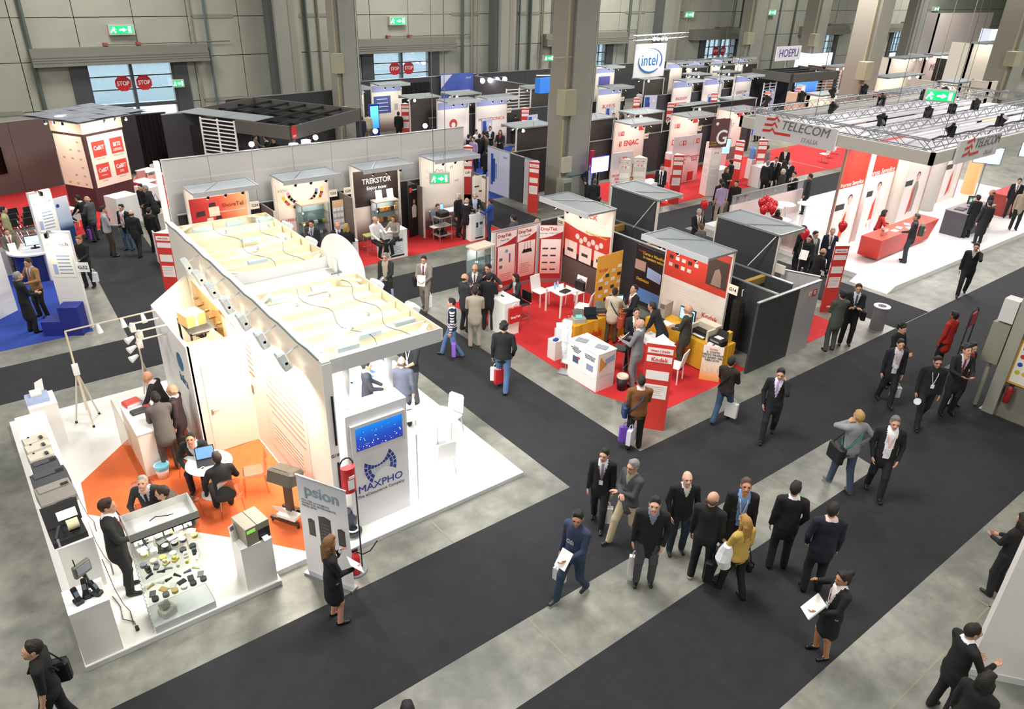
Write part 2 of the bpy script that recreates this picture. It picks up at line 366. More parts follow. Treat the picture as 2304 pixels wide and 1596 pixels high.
    for i,sx in enumerate((-1,1)):
        w,pole=ARM[arms[i]]; w=np.array(w)*[sx,1,1]; pole=np.array(pole)*[sx,1,1]
        Sh=np.array([sx*.188*bw,-.01,1.41]); el,wr=ik(Sh,w,.285,.262,pole)
        Sh,el,wr=T(Sh),T(el),T(wr); fat=.056 if coat!='long' else .062
        sl=JL if sleeve=='long' else JL; fl=JL if sleeve=='long' else 0
        pr.append((Sh,el,fat+.006,.05,sl,None,1)); pr.append((el,wr,.048 if fl else .04,.037 if fl else .028,fl,None,1))
        d=(wr-el)/np.linalg.norm(wr-el); hands.append((wr,d,sx))
        if lod==2: pr.append((wr+d*.03,wr+d*.12,.035,.03,0,None,1))
    res=(.0165,.022,.034)[lod]
    key=(tuple(arms),legs,lean,coat,bw,round(hh,2) if lod==0 else 0,lod,legskin,seat if sit else 0,look,v if shirt else None,bool(tie),stripe,sleeve,style=='bald')
    if key in NP: me=NP[key]
    else:
        vv,ff,lb,ct=sdf(pr,res,.028)
        # clothing print: open collar, shirt front, tie
        if shirt:
            q=np.array(ct); q=q-piv; ca,sa=math.cos(-ln),math.sin(-ln); q=np.stack([q[:,0],q[:,1]*ca+q[:,2]*sa,-q[:,1]*sa+q[:,2]*ca],1)+piv; q[:,2]-=up
            zb={'v':1.08,'open':.9,'high':1.28}[v]; wmax={'v':.085,'open':.10,'high':.06}[v]
            w=np.clip((q[:,2]-zb)/(1.45-zb),0,1)*wmax
            if v=='open': w=np.where(q[:,2]>zb,.055+w*.4,0)
            m=(lb==1)&(q[:,1]>.03)&(q[:,2]>zb)&(np.abs(q[:,0])<w); lb[m]=4
            col=(lb==1)&(q[:,2]>1.472)&(np.abs(q[:,0])<.085); lb[col]=4
            if tie: lb[(lb==4)&(np.abs(q[:,0])<.022)&(q[:,1]>.03)&(q[:,2]<1.465)]=7
        if stripe:
            q=ct; m=(lb==1)&((q[:,2]*26).astype(int)%2==0)&((np.abs(q[:,0])>.17)|(q[:,2]<1.06)); lb[m]=4
        if coat=='skirt': lb[(lb==0)&(ct[:,2]>Hip-.40)&(ct[:,2]<Hip)&(np.abs(ct[:,0])<.19)&(np.abs(ct[:,1])<.2)]=2
        if coat in('sweater','jacket','coat','long') and not sit: lb[(lb==2)&(ct[:,2]>Hip-.06)]=1
        if legskin: lb[(lb==0)&(ct[:,2]<.06)]=3
        hv,hf,hl=HEADS[lod]; lx,ly=RAD(look[0]),RAD(look[1])
        Rh=(Matrix.Rotation(lx,3,'Z')@Matrix.Rotation(-ly,3,'X')); Rn=np.array(Rh); hc=T((0,.018,1.618)); 
        hp=hv@Rn.T+hc
        allv=[vv,hp]; allf=[ff,hf+len(vv)]; alll=[lb,hl]; n=len(vv)+len(hp)
        if lod<2:
            for wr,d,sx in hands:
                zx=-d; xx=np.cross(zx,np.array([0,1.0,.15])); xx/=np.linalg.norm(xx)+1e-9; xx=xx*1.0
                if xx[0]*1<0: xx=-xx
                yy=np.cross(zx,xx); Q=np.stack([xx*sx,yy if yy[1]>0 else -yy,zx],1)
                hv2=HAND[0]@Q.T+wr; allv.append(hv2); f2=HAND[1]+n
                if np.linalg.det(Q)<0: f2=f2[:,::-1]
                allf.append(f2); alll.append(np.zeros(len(f2),int)); n+=len(hv2)
        me=np_mesh('person',np.concatenate(allv),np.concatenate(allf),np.concatenate(alll),8)
        me['hc']=[float(x) for x in hc]; me['lk']=[lx,ly]; NP[key]=me
    o=bpy.data.objects.new('person',me); COL.objects.link(o); o.location=loc; o.rotation_euler=(0,0,th-math.pi/2); o.scale=(s,s,s)
    tag(o,label,'person')
    cl=lambda c: M(c,.85,bump=(9,.35)) if lod<2 else M(c,.85)
    sk=M(skin,.55); dk=M('#1a1210',.4)
    lips=M('#%02x%02x%02x'%tuple(int(int(skin[i:i+2],16)*f) for i,f in ((1,.82),(3,.66),(5,.66))),.5)
    for i,m in enumerate((sk,cl(top),cl(bottom),M(shoes,.4),cl(shirt or top),dk,lips,cl(tie or top))):
        o.material_slots[i].link='OBJECT'; o.material_slots[i].material=m
    hc=Vector(me['hc']); lx,ly=me['lk']
    def at_head(x): x.parent=o; x.location=hc; x.rotation_mode='XYZ'; x.rotation_euler=(Matrix.Rotation(lx,3,'Z')@Matrix.Rotation(-ly,3,'X')).to_euler(); return x
    if style!='bald':
        hm=bpy.data.objects.new('hair',hair_mesh(style,lod)); COL.objects.link(hm); hm.material_slots[0].link='OBJECT'; hm.material_slots[0].material=M(hair,.6,bump=(60,.6)); at_head(hm)
    if glasses:
        b=B()
        for sx in (-1,1):
            b.tube([(sx*.032+.019*math.cos(t*.7854),.098,.002+.015*math.sin(t*.7854)) for t in range(9)],.0028,4); b.tube([(sx*.05,.098,.006),(sx*.08,.06,.008),(sx*.083,-.01,.01)],.0025,4)
        b.tube([(-.013,.1,.004),(.013,.1,.004)],.0025,4); at_head(obj('glasses',b,M('#141414',.3)))
    def tp(p): return tuple(float(q) for q in T(p))
    if lanyard:
        b=B()
        for sx in (-1,1): b.tube([tp(q) for q in ((sx*.06,-.05,1.50),(sx*.068,.05,1.47),(sx*.055,.118*bw,1.36),(sx*.02,.135*bw,1.20),(0,.14*bw,1.13))],.008,4)
        x=obj('lanyard',b,M(lanyard,.7),o); b=B(); c=Vector(tp((0,.148*bw,1.09))); b.cb(c,(.07,.008,.09)); obj('badge',b,M('#e8e8ea',.4),x)
    if strap:
        side=strap[1]; b=B(); sd=1 if side=='r' else -1
        P=[tp(q) for q in ((sd*.19*bw,-.03,.9),(sd*.12,.128*bw,1.12),(-sd*.02,.14*bw,1.27),(-sd*.115,.06,1.46),(-sd*.12,-.05,1.46),(-sd*.03,-.14*bw,1.27),(sd*.1,-.13*bw,1.08),(sd*.19*bw,-.03,.9))]
        b.tube(P,.016,5); obj('bag_strap',b,M(strap[0],.8),o)
    return o
def hand_at(o,side,drop=.12):
    """place just below a person's hand (side -1 left, 1 right) for hanging bags, found on the mesh"""
    me=o.data; n=len(me.vertices); co=np.empty(n*3); me.vertices.foreach_get('co',co); co=co.reshape(-1,3)
    c=co[(co[:,0]*side>.14)&(co[:,2]<1.15)]; p=c[c[:,2].argmin()] if len(c) else np.array([.25*side,0,.75])
    c=co[(co[:,0]*side>.17)&(co[:,2]>.6)]; p=c[np.argmin(c[:,2])]
    R=Matrix.Rotation(o.rotation_euler[2],3,'Z'); return Vector(o.location)+R@(Vector([float(q) for q in p])*o.scale[0])
# ---------------------------------------------------------------- hall shell
def concrete():
    m=bpy.data.materials.new('polished_concrete'); m.use_nodes=True; nt=m.node_tree; p=nt.nodes['Principled BSDF']; p.inputs['Roughness'].default_value=.38
    tc=nt.nodes.new('ShaderNodeTexCoord'); prev=None
    def nz(sc,det,a,b_):
        n=nt.nodes.new('ShaderNodeTexNoise'); n.inputs['Scale'].default_value=sc; n.inputs['Detail'].default_value=det; n.inputs['Roughness'].default_value=.6; nt.links.new(tc.outputs['Object'],n.inputs['Vector'])
        r=nt.nodes.new('ShaderNodeMapRange'); r.inputs[1].default_value=.32; r.inputs[2].default_value=.68; r.inputs[3].default_value=a; r.inputs[4].default_value=b_; nt.links.new(n.outputs['Fac'],r.inputs[0]); return r.outputs[0]
    a=nz(.55,8,0,1); b_=nz(2.6,5,.72,1.14)
    mx=nt.nodes.new('ShaderNodeMix'); mx.data_type='RGBA'; mx.inputs['A'].default_value=lin('#6a6c66'); mx.inputs['B'].default_value=lin('#96968c'); nt.links.new(a,mx.inputs['Factor'])
    vm=nt.nodes.new('ShaderNodeVectorMath'); vm.operation='SCALE'; nt.links.new(mx.outputs['Result'],vm.inputs[0]); nt.links.new(b_,vm.inputs['Scale']); nt.links.new(vm.outputs[0],p.inputs['Base Color']); return m
b=B(); b.box(-40,150,-14,46,-.3,0); FLOOR=struct('floor',b,concrete())
JM=M('#8e8878',.8)
for x in (-.6,5.6,12,18.2):
    b=B(); b.box(x,x+.03,-6,9.5,-.001,.0025); obj('floor_joint',b,JM,FLOOR)
for y in (2.05,):
    b=B(); b.box(-6,40,y,y+.03,-.001,.0025); obj('floor_joint',b,JM,FLOOR)
CARP=M('#26272b',.95,noise=(3.5,'#333439',.5),bump=(240,.5))
def carpet(name,label,poly,mat,z=0.004):
    b=B(); b.prism([(x,y,-.004) for x,y in poly],(0,0,z+.004)); return tag(obj(name,b,mat),label,'carpet')
R4=lambda x0,x1,y0,y1:[(x0,y0),(x1,y0),(x1,y1),(x0,y1)]
carpet('aisle_carpet','charcoal aisle carpet wrapping round the stand with the wooden canopy',[(-8,6.42),(14.4,6.42),(14.2,5.24),(-8,5.24),(-8,3.02),(18.68,3.02),(18.68,5.06),(40,5.06),(40,8.62),(10.5,8.6),(10.5,18.5),(21.49,18.5),(21.49,20.4),(-12,20.4),(-12,18.4),(8.42,18.4),(8.42,8.55),(-8,8.55)],CARP)
carpet('aisle_carpet','charcoal carpet of the cross aisle beside the white platform with the red desk',[(21.5,8.63),(23.6,8.63),(23.6,18.6),(60,18.6),(60,20.6),(21.5,20.6)],CARP)
carpet('aisle_carpet','charcoal carpet lane between the blue-carpeted stand and the tall white wall',[(2.95,20.41),(5.0,20.41),(5.2,25),(5.6,31.2),(3.4,30.2)],CARP)
carpet('aisle_carpet','charcoal carpet lane between the booth marked G40 and the wall lettered IT IS',R4(17.2,19.4,20.41,31),CARP)
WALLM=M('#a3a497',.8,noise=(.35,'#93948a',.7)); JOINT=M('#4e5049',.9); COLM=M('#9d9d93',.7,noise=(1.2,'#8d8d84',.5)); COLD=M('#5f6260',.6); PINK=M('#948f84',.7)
# back wall of precast panels with recessed joints
b=B(); b.box(-40,7.5,46.12,46.4,0,13)
GX=[7.55+16.65*i for i in range(7)]; GW=4.35; GZ0,GZ1=0.0,4.15
for i,g in enumerate(GX):
    nx=GX[i+1] if i<6 else 150
    b.box(g,g+GW,46.12,46.4,GZ1,13); b.box(g+GW,nx,46.12,46.4,0,13)
WB=struct('wall_back',b,JOINT)
pm={}
PW=2.78
def wpanel(x0,x1,z0,z1):
    k=(round(x1-x0,3),round(z1-z0,3))
    if k not in pm:
        bb=B(); bb.box(.02,k[0]-.02,0,.14,.02,k[1]-.02); me=bb.mesh('wall_panel'); me.materials.append(WALLM); pm[k]=me
    o=obj('wall_panel',pm[k],None,WB); o.location=(x0,45.98,z0)
ZR=[0,1.95,4.3,6.35,8.5,10.9]
for i in range(-6,50):
    x0=7.55+PW*i
    for j in range(5):
        x1=x0+PW; 
        if j<2:
            blk=[g for g in GX if x0<g+GW-.01 and x1>g+.01]
            if blk: 
                g=blk[0]
                if x0<g-.05: wpanel(x0,g,ZR[j],ZR[j+1])
                if x1>g+GW+.05: wpanel(g+GW,x1,ZR[j],ZR[j+1])
                continue
        wpanel(x0,x1,ZR[j],ZR[j+1])
bb=B(); bb.prism([(-1.05,0,-.1),(1.05,0,-.1),(1.15,0,0),(1.05,0,.1),(-1.05,0,.1),(-1.15,0,0)],(0,-.04,0)); pl=bb.mesh('joint_plate'); pl.materials.append(M('#848578',.8))
for x in (3.2,14.5,20.4,31.5,37,48.2):
    for z in (1.95,6.35,8.5) if x<30 else (6.35,8.5):
        o=obj('joint_plate',pl,None,WB); o.location=(x,45.98,z)
# other shell walls far from the view keep the hall closed in plan
b=B(); b.box(-40.3,150.3,-14.3,46.4,13,13.3); struct('ceiling',b,M('#b5b5ae',.9))
b=B(); b.box(-40.3,-40,-14,46.4,0,13); struct('wall_left',b,WALLM)
b=B(); b.box(150,150.3,-14,46.4,0,13); struct('wall_right',b,WALLM)
b=B(); b.box(-40,150,-14.3,-14,0,13); struct('wall_front',b,WALLM)
# loading gates
STEEL=M('#4d5153',.5,.3); GLB=MG('#dde6ea',.9); RED=M('#c3262b',.5); WHITE=M('#e9e9e9',.5); HOUS=M('#77776e',.7); WH2=M('#f2f2f2',.5)
def octa(cx,cz,r,y): return [(cx+r*math.cos(RAD(22.5+45*k)),y,cz+r*math.sin(RAD(22.5+45*k))) for k in range(8)]
for gi,g in enumerate(GX[:6]):
    b=B(); y0=45.9
    for x in (g-.12,g+GW/2-.07,g+GW-.12): b.box(x,x+(.24 if x!=g+GW/2-.07 else .16),y0,46.2,0,GZ1)
    b.box(g,g+GW,y0,46.2,GZ1-.1,GZ1+.02); b.box(g,g+GW,y0+.05,46.15,1.85,2.05)
    for z in (2.78,3.45): b.box(g,g+GW,y0+.08,46.12,z-.035,z+.035)
    if gi>=2:
        for k in (1,2,4,5): b.box(g+GW*k/6-.03,g+GW*k/6+.03,y0+.08,46.12,2,GZ1)
    for x in (g-.75,g+GW): b.box(x,x+.75,y0-.06,46,0,GZ1+.3)
    D=struct('door_%d'%(gi+1),b,STEEL)
    for k in range(2):
        for (z0,z1) in ((2.05,2.745),(2.815,3.415),(3.485,4.05),(.1,1.85)):
            bb=B(); bb.box(g+.12+k*(GW/2-.02),g+GW/2-.07+k*(GW/2-.07),46.02,46.04,z0,z1); obj('pane',bb,GLB,D)
        if gi in (0,1,3):
            bb=B(); cx=g+GW/2-.5+k*1.06; bb.prism(octa(cx,3.08,.42,45.99),(0,-.03,0)); s=obj('stop_sign',bb,RED,D); text('STOP',s,(cx,45.95,3.08),.3,WHITE,sx=.85,bold=.02)
    b=B(); x0=g-2.35; b.box(x0,x0+8.6,45.35,46,4.2,4.62); b.box(x0,x0+8.6,45.5,46,4.62,4.95); b.box(x0,x0+8.6,45.3,46,4.12,4.2)
    for k in range(3): b.box(x0,x0+8.6,45.33-.0,45.36,4.3+k*.12,4.315+k*.12)
    H=obj('gate_housing',b,HOUS,D)
    for k in (3.4,5.0):
        bb=B(); bb.box(x0+k,x0+k+.22,45.6,45.9,5.02,5.14); obj('warning_lamp',bb,M('#9c4a40',.5),D)
    bb=B(); bb.tube([(x0+3.5,45.8,5.06),(x0+10,45.8,5.08)],.03,5); obj('conduit',bb,M('#77756c',.6),D)
# outdoors beyond the gates
b=B(); b.box(-60,180,46.4,90,-.35,-.05); tag(obj('yard_ground',b,M('#8b8f90',.8)),'pale asphalt yard outside the loading gates','ground')
b=B(); b.box(-60,180,60,60.4,-.1,2.6)
w=thing('yard_wall','blue-grey concrete yard wall seen through the loading gates','wall',(0,0,0)); obj('wall_body',b,M('#969da2',.8),w)
b=B(); b.box(-60,180,59.9,60.5,2.6,2.85); obj('coping',b,M('#c8d0d4',.7),w)
b=B()
for i in range(180): b.box(-20+i*.7,-19.96+i*.7,60.1,60.14,2.85,4.0)
b.box(-20,106,60.08,60.16,3.9,4.0); obj('railing',b,M('#a9b2b6',.5),w)
b=B()
for i in range(40):
    b.ball((-15+i*3+random.random()*2,66+random.random()*4,4.2+random.random()*1.5),1.6+random.random(),8)
h=tag(obj('hedge',b,M('#7d9a68',.9,noise=(3,'#54703f',.8))),'green hedge on the bank beyond the yard wall','hedge'); h['kind']='stuff'
# illuminated exit signs
GREEN=M('#11a05c',.4,emit=1.1); LIT=M('#f4fff0',.4,emit=2.2); SHELL=M('#b9bab0',.5)
def exit_sign(label,c,w,hh,d,rz,hang=None,arrow='right',group=None):
    t=thing('exit_sign',label,'exit sign',c,rz,group)
    b=B(); b.box(-w/2,w/2,0,d,-hh/2,hh/2); obj('case',b,SHELL,t)
    b=B(); b.box(-w*.43,w*.43,-.012,0,-hh*.38,hh*.38); f=obj('face',b,GREEN,t)
    b=B(); y=-.02
    s=1 if arrow!='left' else -1
    def q(pts): b.prism([(s*p[0]*w,y,p[1]*hh) for p in pts],(0,.006,0))
    q([(-.1,-.08),(.05,-.08),(.05,-.2),(.2,0),(.05,.2),(.05,.08),(-.1,.08)]); b.box(min(s*.25*w,s*.36*w),max(s*.25*w,s*.36*w),y,y+.006,-hh*.3,hh*.3)
    for p in ([(-.34,.26),(-.27,.26),(-.27,.18),(-.34,.18)],[(-.36,.14),(-.24,.14),(-.2,.04),(-.24,.02),(-.29,.06),(-.3,-.06),(-.22,-.14),(-.24,-.3),(-.29,-.3),(-.29,-.16),(-.36,-.08),(-.4,-.28),(-.44,-.26),(-.39,-.02)]): q(p)
    obj('running_figure',b,LIT,f)
    if hang:
        for x in (-w*.3,w*.3):
            b=B(); b.tube([(x,d/2,hh/2),(x,d/2,hang)],.012,4); obj('cable',b,M('#76756b',.6),t)
        b=B(); b.tube([(-.25*w,d/2,hh/2),(-.1*w,d*.6,hh*.8),(0,d/2,hh*.62),(.15*w,d/2,hh*.75),(.2*w,d/2,hh/2)],.01,4); obj('wiring',b,M('#2a2a2a',.6),t)
    return t
for i,(x,y) in enumerate([(274,67),(896,47),(1552,33),(1738,28),(2108,20)]):
    p=onY(x,y,45.68); t=exit_sign(['lit green exit sign on the back wall above the gate left of the first pilaster','lit green exit sign over the gate between the column and the tall grey pillar','small lit exit sign on the wall above the many-paned gate','small lit exit sign on the wall over the booth lettered HOEPLI','small lit exit sign high over the farthest gate'][i],p,1.25,.5,.3,0)
exit_sign('hanging green exit sign with white arrow in front of the booth marked G40',onY(990,402,19.5),.62,.34,.2,RAD(-22),13-onY(990,402,19.5).z)
exit_sign('hanging green exit sign with arrow above the white truss roof',onX(2116,216,27),.95,.4,.12,RAD(-60),13-onX(2116,216,27).z)
p=onY(1235,131,23.78); t=exit_sign('small green exit sign beside the cream box on the tall grey pillar',p,.5,.22,.1,0); obj('wall_arm',B().box(.2,21.7-p.x,.04,.1,-.02,.02),SHELL,t)
exit_sign('small green exit sign on the wall by the gate jamb next to a white box',onY(402,188,45.5),.6,.4,.2,0)
# columns
def column(label,cx,cy,w,d,h=13,extras=True,zb=0):
    t=thing('hall_column',label,'column',(cx,cy,0))
    b=B(); b.box(-w*.34,w*.34,-d/2,d/2,0,h); obj('shaft',b,COLM,t)
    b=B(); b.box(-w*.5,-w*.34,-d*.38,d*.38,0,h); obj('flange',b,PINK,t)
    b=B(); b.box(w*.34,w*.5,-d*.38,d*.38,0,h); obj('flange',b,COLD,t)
    if extras:
        b=B(); b.tube([(-w*.53,-d*.42,0),(-w*.53,-d*.42,h)],.05,6); obj('conduit',b,M('#a79d7e',.6),t)
        b=B(); b.tube([(w*.42,-d*.42,1.2),(w*.42,-d*.42,h*.75)],.045,6); obj('pipe',b,M('#b9b7ae',.5),t)
        b=B(); b.box(-w*.75,-w*.36,-d*.75,-d*.36,3.9,4.9); obj('switch_box',b,M('#a9a68c',.6),t)
        b=B(); b.box(-w*.58,-w*.28,-d*.62,-d*.5,1.5,2.15); obj('socket_box',b,M('#bdb9a8',.6),t)
    return t
c=column('tall grey concrete hall pillar with cream cabinets standing between the end booth and the screen wall',22.15,24.35,1.62,1.3)
b=B()
for x in (-1.0,.62): b.box(x,x+.5,-.95,-.5,0,1.25)
obj('base_cabinet',b,M('#a3a596',.6),c)
b=B()
for x in (-.95,.67): b.box(x,x+.4,-.97,-.95,.35,1.1)
obj('cabinet_door',b,M('#5f6660',.4),c)
b=B(); b.tube([(-.6,-.72,1.3),(1.1,-.72,1.34)],.035,6); b.tube([(-.35,-.72,0),(-.35,-.72,1.3)],.035,6); obj('water_pipe',b,M('#4b7a84',.5),c)
b=B(); b.box(.55,.75,-.9,-.8,1.6,2.3); obj('extinguisher_box',b,RED,c)
column('grey hall pillar rising behind the dark stage with a red exit plate',19.4,40.0,1.35,1.2)
column('grey hall pillar behind the white truss roof with brown cable duct',*onY(1928,200,25.2).xy,2.1,1.5)
column('grey hall pillar behind the HOEPLI booth',*onY(1830,80,40.5).xy,2.0,1.5)
column('grey hall pillar beside the farthest lit booth row and the many-paned gate',*onY(1692,80,43.5).xy,2.4,1.2)
column('grey hall pillar at the far end behind the pale upper booth walls',*onY(2262,150,24.6).xy,3.2,1.8)
column('grey hall pillar far behind the bright back booths',*onY(2055,60,42).xy,2.6,1.2,extras=False)
PIL=[]
for x,w_,lb in ((18.3,1.4,'grey wall pilaster between the first two gates'),(34.4,1.3,'grey wall pilaster beyond the second gate'),(51.5,1.6,'grey wall pilaster left of the many-paned gate'),(63.5,1.4,'grey wall pilaster right of the many-paned gate')):
    t=thing('wall_pilaster',lb,'pilaster',(x,45.2,0)); b=B(); b.box(-w_/2,w_/2,-.4,.75,0,12.9); obj('shaft',b,COLM,t)
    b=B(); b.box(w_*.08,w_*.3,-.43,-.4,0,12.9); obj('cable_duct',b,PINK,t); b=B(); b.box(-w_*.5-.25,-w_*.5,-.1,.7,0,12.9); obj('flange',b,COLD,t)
b=B(); ribs=[]
for i,x in enumerate((onY(39.5,0,45.85).x,13.2,14.0,19.9,20.7,21.6,31.2,32,36.2,37.2,38.4,39.4,47.5,48.6,61,62.2,66,68,70.5)):
    b=B(); b.tube([(x,45.85,0),(x,45.85,12.9)],.07 if i%3 else .11,5); tag(obj('wall_pipe',b,M(['#4f5a52','#8f8c80','#5c6a72'][i%3],.6)),'vertical service pipe running up the panelled back wall','pipe','service pipes on the back wall')
# big column close on the right
t=thing('hall_column','large concrete pillar with wide foot, yellow safety notice and fire extinguisher','column',(0,0,0))
P0=G(2205,922); b=B(); x0,y0=18.75,3.3
b.box(x0,x0+2.4,y0,y0+1.7,0,13); obj('shaft',b,M('#7c7b70',.75,noise=(.8,'#67675e',.6)),t)
obj('flange',B().box(x0-.12,x0-.001,y0+1.42,y0+1.68,0,13),M('#9a998e',.7),t)
p=Vector((18.6,5.2,1.75)); b=B(); b.box(18.6,18.98,5.002,5.38,p.z-.5,p.z+.5); obj('cable_cabinet',b,M('#8a8b7a',.6),t)
obj('light_frame',B().box(18.62,18.95,5.002,5.32,2.3,2.85),M('#d6d6d4',.4),t)
b=B(); b.tube([(18.8,5.2,0),(18.8,5.2,1.3)],.05,6); obj('conduit',b,M('#a5a498',.5),t)
b=B(); b.tube([(x0-.02,y0+.8,3.6),(x0-.03,y0+.6,2.6),(x0-.03,y0+1.0,1.9),(x0-.1,y0+1.3,2.1)],.018,5); obj('loose_cable',b,M('#77776c',.6),t)
# ---------------------------------------------------------------- white stand with the wooden canopy
LAQ=M('#f0efec',.35); CREAM=M('#eee6d6',.5); GREYW=M('#cfd0d2',.5); WOOD=M('#f0e6cc',.6,noise=(6,'#e4d6b0',.6)); ORANGE=M('#e0703c',.9,noise=(5,'#d0622f',.5)); BLK=M('#17181a',.5); DGR=M('#3a3b3e',.5); SILV=M('#b9bcc0',.3,.8); PRN=M('#c9c4b6',.5); BLUEC=M('#2d3f9c',.5); TAPE=M('#d9c9a0',.5)
BULB=M('#fff6e8',.4,emit=14); COOL=M('#f4f8ff',.4,emit=4)
P=thing('stand_platform','low white platform under the stand with the orange carpet and wooden canopy','platform',(0,0,0))
b=B(); b.prism([(x,y,0) for x,y in ((-.17,9.4),(2.76,9.4),(2.76,9.62),(4.0,9.62),(4.0,9.4),(7.88,9.4),(7.88,17.3),(-.17,17.3))],(0,0,.1)); obj('deck',b,LAQ,P)
b=B(); b.box(-.17,2.76,9.385,9.4,.005,.095); b.box(4.0,7.88,9.385,9.4,.005,.095); obj('edge_trim',b,GREYW,P)
b=B(); b.prism([(x,y,.099) for x,y in ((.64,14.09),(1.74,15.17),(2.85,15.13),(2.85,13.6),(3.98,13.6),(3.98,10.1),(3.41,9.74),(2.96,10.3),(2.33,11.01),(.55,13.01))],(0,0,.0022)); obj('carpet_inlay',b,ORANGE,P)
# tall wall with floodlights
t=thing('partition_wall','tall cream wall with a row of floodlights along its top and printed posters','wall',(4.0,9.8,.1))
b=B(); b.box(0,.12,0,8.5,0,3.5); obj('wall_body',b,CREAM,t)
b=B(); b.box(-.01,.13,-.02,8.5,3.5,3.53); obj('top_rail',b,GREYW,t)
b=B(); b.tube([(-.02,.1+i*.4,3.54+.02*math.sin(i*2.1)) for i in range(22)],.018,5); obj('lamp_cable',b,M('#6c7a7c',.6),t)
FLM=M('#cdd8dc',.4)
for i,(x,y) in enumerate([(406,522),(434,550),(463,578),(497,610),(535,648),(578,693),(627,738)]):
    p=onX(x,y,3.72)-Vector((4.0,9.8,.1)); p.z=3.25; rt=Matrix.Rotation(RAD(-20),3,'Y')
    b=B(); b.cb(p,(.15,.2,.34),rot=rt,bev=.025); b.tube([p+Vector((.05,0,.08)),p+Vector((.3,0,.2))],.014,5); f=obj('floodlight',b,FLM,t)
    b=B(); b.cb(p+rt@Vector((.0,0,-.172)),(.1,.14,.01)); obj('lens',b,BULB,f)
    b=B(); b.cyl(p+Vector((.02,-.085,-.03)),p+Vector((.02,-.1,-.03)),.028,n=8); obj('knob',b,BLK,f)
    area('floodlight_beam',p+Vector((4.0-.03,9.8,.1-.19)),26,.14,.1,(1,.93,.8),aim=p+Vector((4.0-.1,9.8,-2.2)),spread=150)
# posters on that wall
INK=M('#d8a890',.6); INK2=M('#8b6a5c',.6); GHOST=M('#d9c5ae',.6)
b=B(); b.box(-.006,0,4.0,5.6,1.0,2.6); 
ps=obj('poster_sheet',b,M('#f2e9da',.4),t)
b=B()
for i in range(9): b.box(-.012,-.006,1.1,2.9-.1*(i%3),2.37-i*.14,2.41-i*.14)
for i in range(5): b.box(-.012,-.006,1.3,2.7,.98-i*.09,1.01-i*.09)
q=obj('poster_sheet',B().box(-.006,0,.95,3.1,.35,2.6),M('#f3dccb',.4),t); obj('printed_lines',b,INK,q)
b=B()
for i in range(6): b.box(-.012,-.006,3.5,4.5,2.3-i*.13,2.33-i*.13)
b.box(-.012,-.006,3.7,4.3,1.15,1.35); obj('printed_lines',b,INK2,ps)
text('Partners: iNetting',ps,(-.012,4.8,2.45),.13,INK2,-90)
# raised sign letters in the wall, lit from above
b=B(); b.box(-.08,-.06,4.9,6.9,1.7,2.6); sg=obj('sign_plate',b,MG('#efe2c6',.75),t)
for k in range(9):
    bb=B(); yy=6.7-k*.2; bb.cyl((-.05,yy,2.25-.1*(k%2)),(-.13,yy,2.25-.1*(k%2)),.03,n=8); obj('standoff',bb,M('#8a5a34',.3,.7),sg)
b=B(); b.box(.125,.14,.4,1.4,.3,2.5); obj('inner_panel',b,WH2,t)
# grey front face plate with stand number
b=B(); b.box(-.02,.14,-.03,0,0,3.5); fp=obj('end_plate',b,LAQ,t); text('G10',fp,(.06,-.035,1.75),.085,BLK)
b=B(); b.box(.08,.11,-.05,-.03,.4,1.6); b.box(.08,.11,-.05,-.03,1.95,2.9); obj('slot',b,BLK,fp)
# storage cabin
t=thing('storage_cabin','open-topped cream storage cabin with flush door beside the tall cream wall','cabin',(0,0,.1))
b=B(); b.box(2.9,4.0,13.6,13.66,0,2.5); dw=obj('front_wall',b,CREAM,t)
b=B(); b.box(3.08,3.82,13.585,13.6,.02,2.05); d=obj('door',b,M('#f1ead9',.45),dw); b=B(); b.box(3.13,3.17,13.56,13.585,.93,1.05); b.tube([(3.15,13.555,1.02),(3.28,13.55,1.02)],.011,6); obj('door_handle',b,SILV,d)
b=B(); b.box(2.88,2.94,13.6,16.05,0,2.5); lw=obj('side_wall',b,LAQ,t)
b=B(); b.prism([(2.88,16.05,0),(2.94,16.02,0),(4.0,17.3,0),(3.94,17.36,0)],(0,0,2.5)); obj('angled_wall',b,CREAM,t)
b=B(); b.lathe([(.2,0),(.2,.012)],(0,0,0),16); r=obj('round_logo',b,M('#2b6ca3',.5),lw,(2.88,14.3,1.9)); r.rotation_euler=(0,RAD(-90),0)
text('infra',lw,(2.87,14.25,1.5),.3,M('#4a6e94',.5),-90)
for k,(y,z) in enumerate(((15.4,2.1),(15.0,1.9),(14.75,2.2))):
    b=B(); b.cyl((2.9,y,z+.35),(2.35,y,z+.35),.018,n=6); b.cyl((2.35,y,z+.36),(2.33,y,z+.28),.05,.07,n=8); b.cb((2.34,y,z+.24),(.1,.14,.1)); obj('spot_arm',b,M('#e6dfd0',.4),lw)
def shelf(label,x,y,z0,w,d,h,n):
    t=thing('shelving_rack',label,'rack',(x,y,z0))
    b=B(); [b.cb((sx*w/2,sy*d/2,h/2),(.04,.04,h)) for sx in (-1,1) for sy in (-1,1)]; obj('uprights',b,BLK,t)
    for i in range(n): obj('shelf_board',B().cb((0,0,.15+i*(h-.2)/(n-1)),(w+.04,d+.04,.03)),BLK,t)
shelf('black metal storage rack inside the open-topped cabin',3.55,15.3,.1,.5,.9,2.2,4)
CARD=M('#a9854f',.8,noise=(3,'#977243',.5))
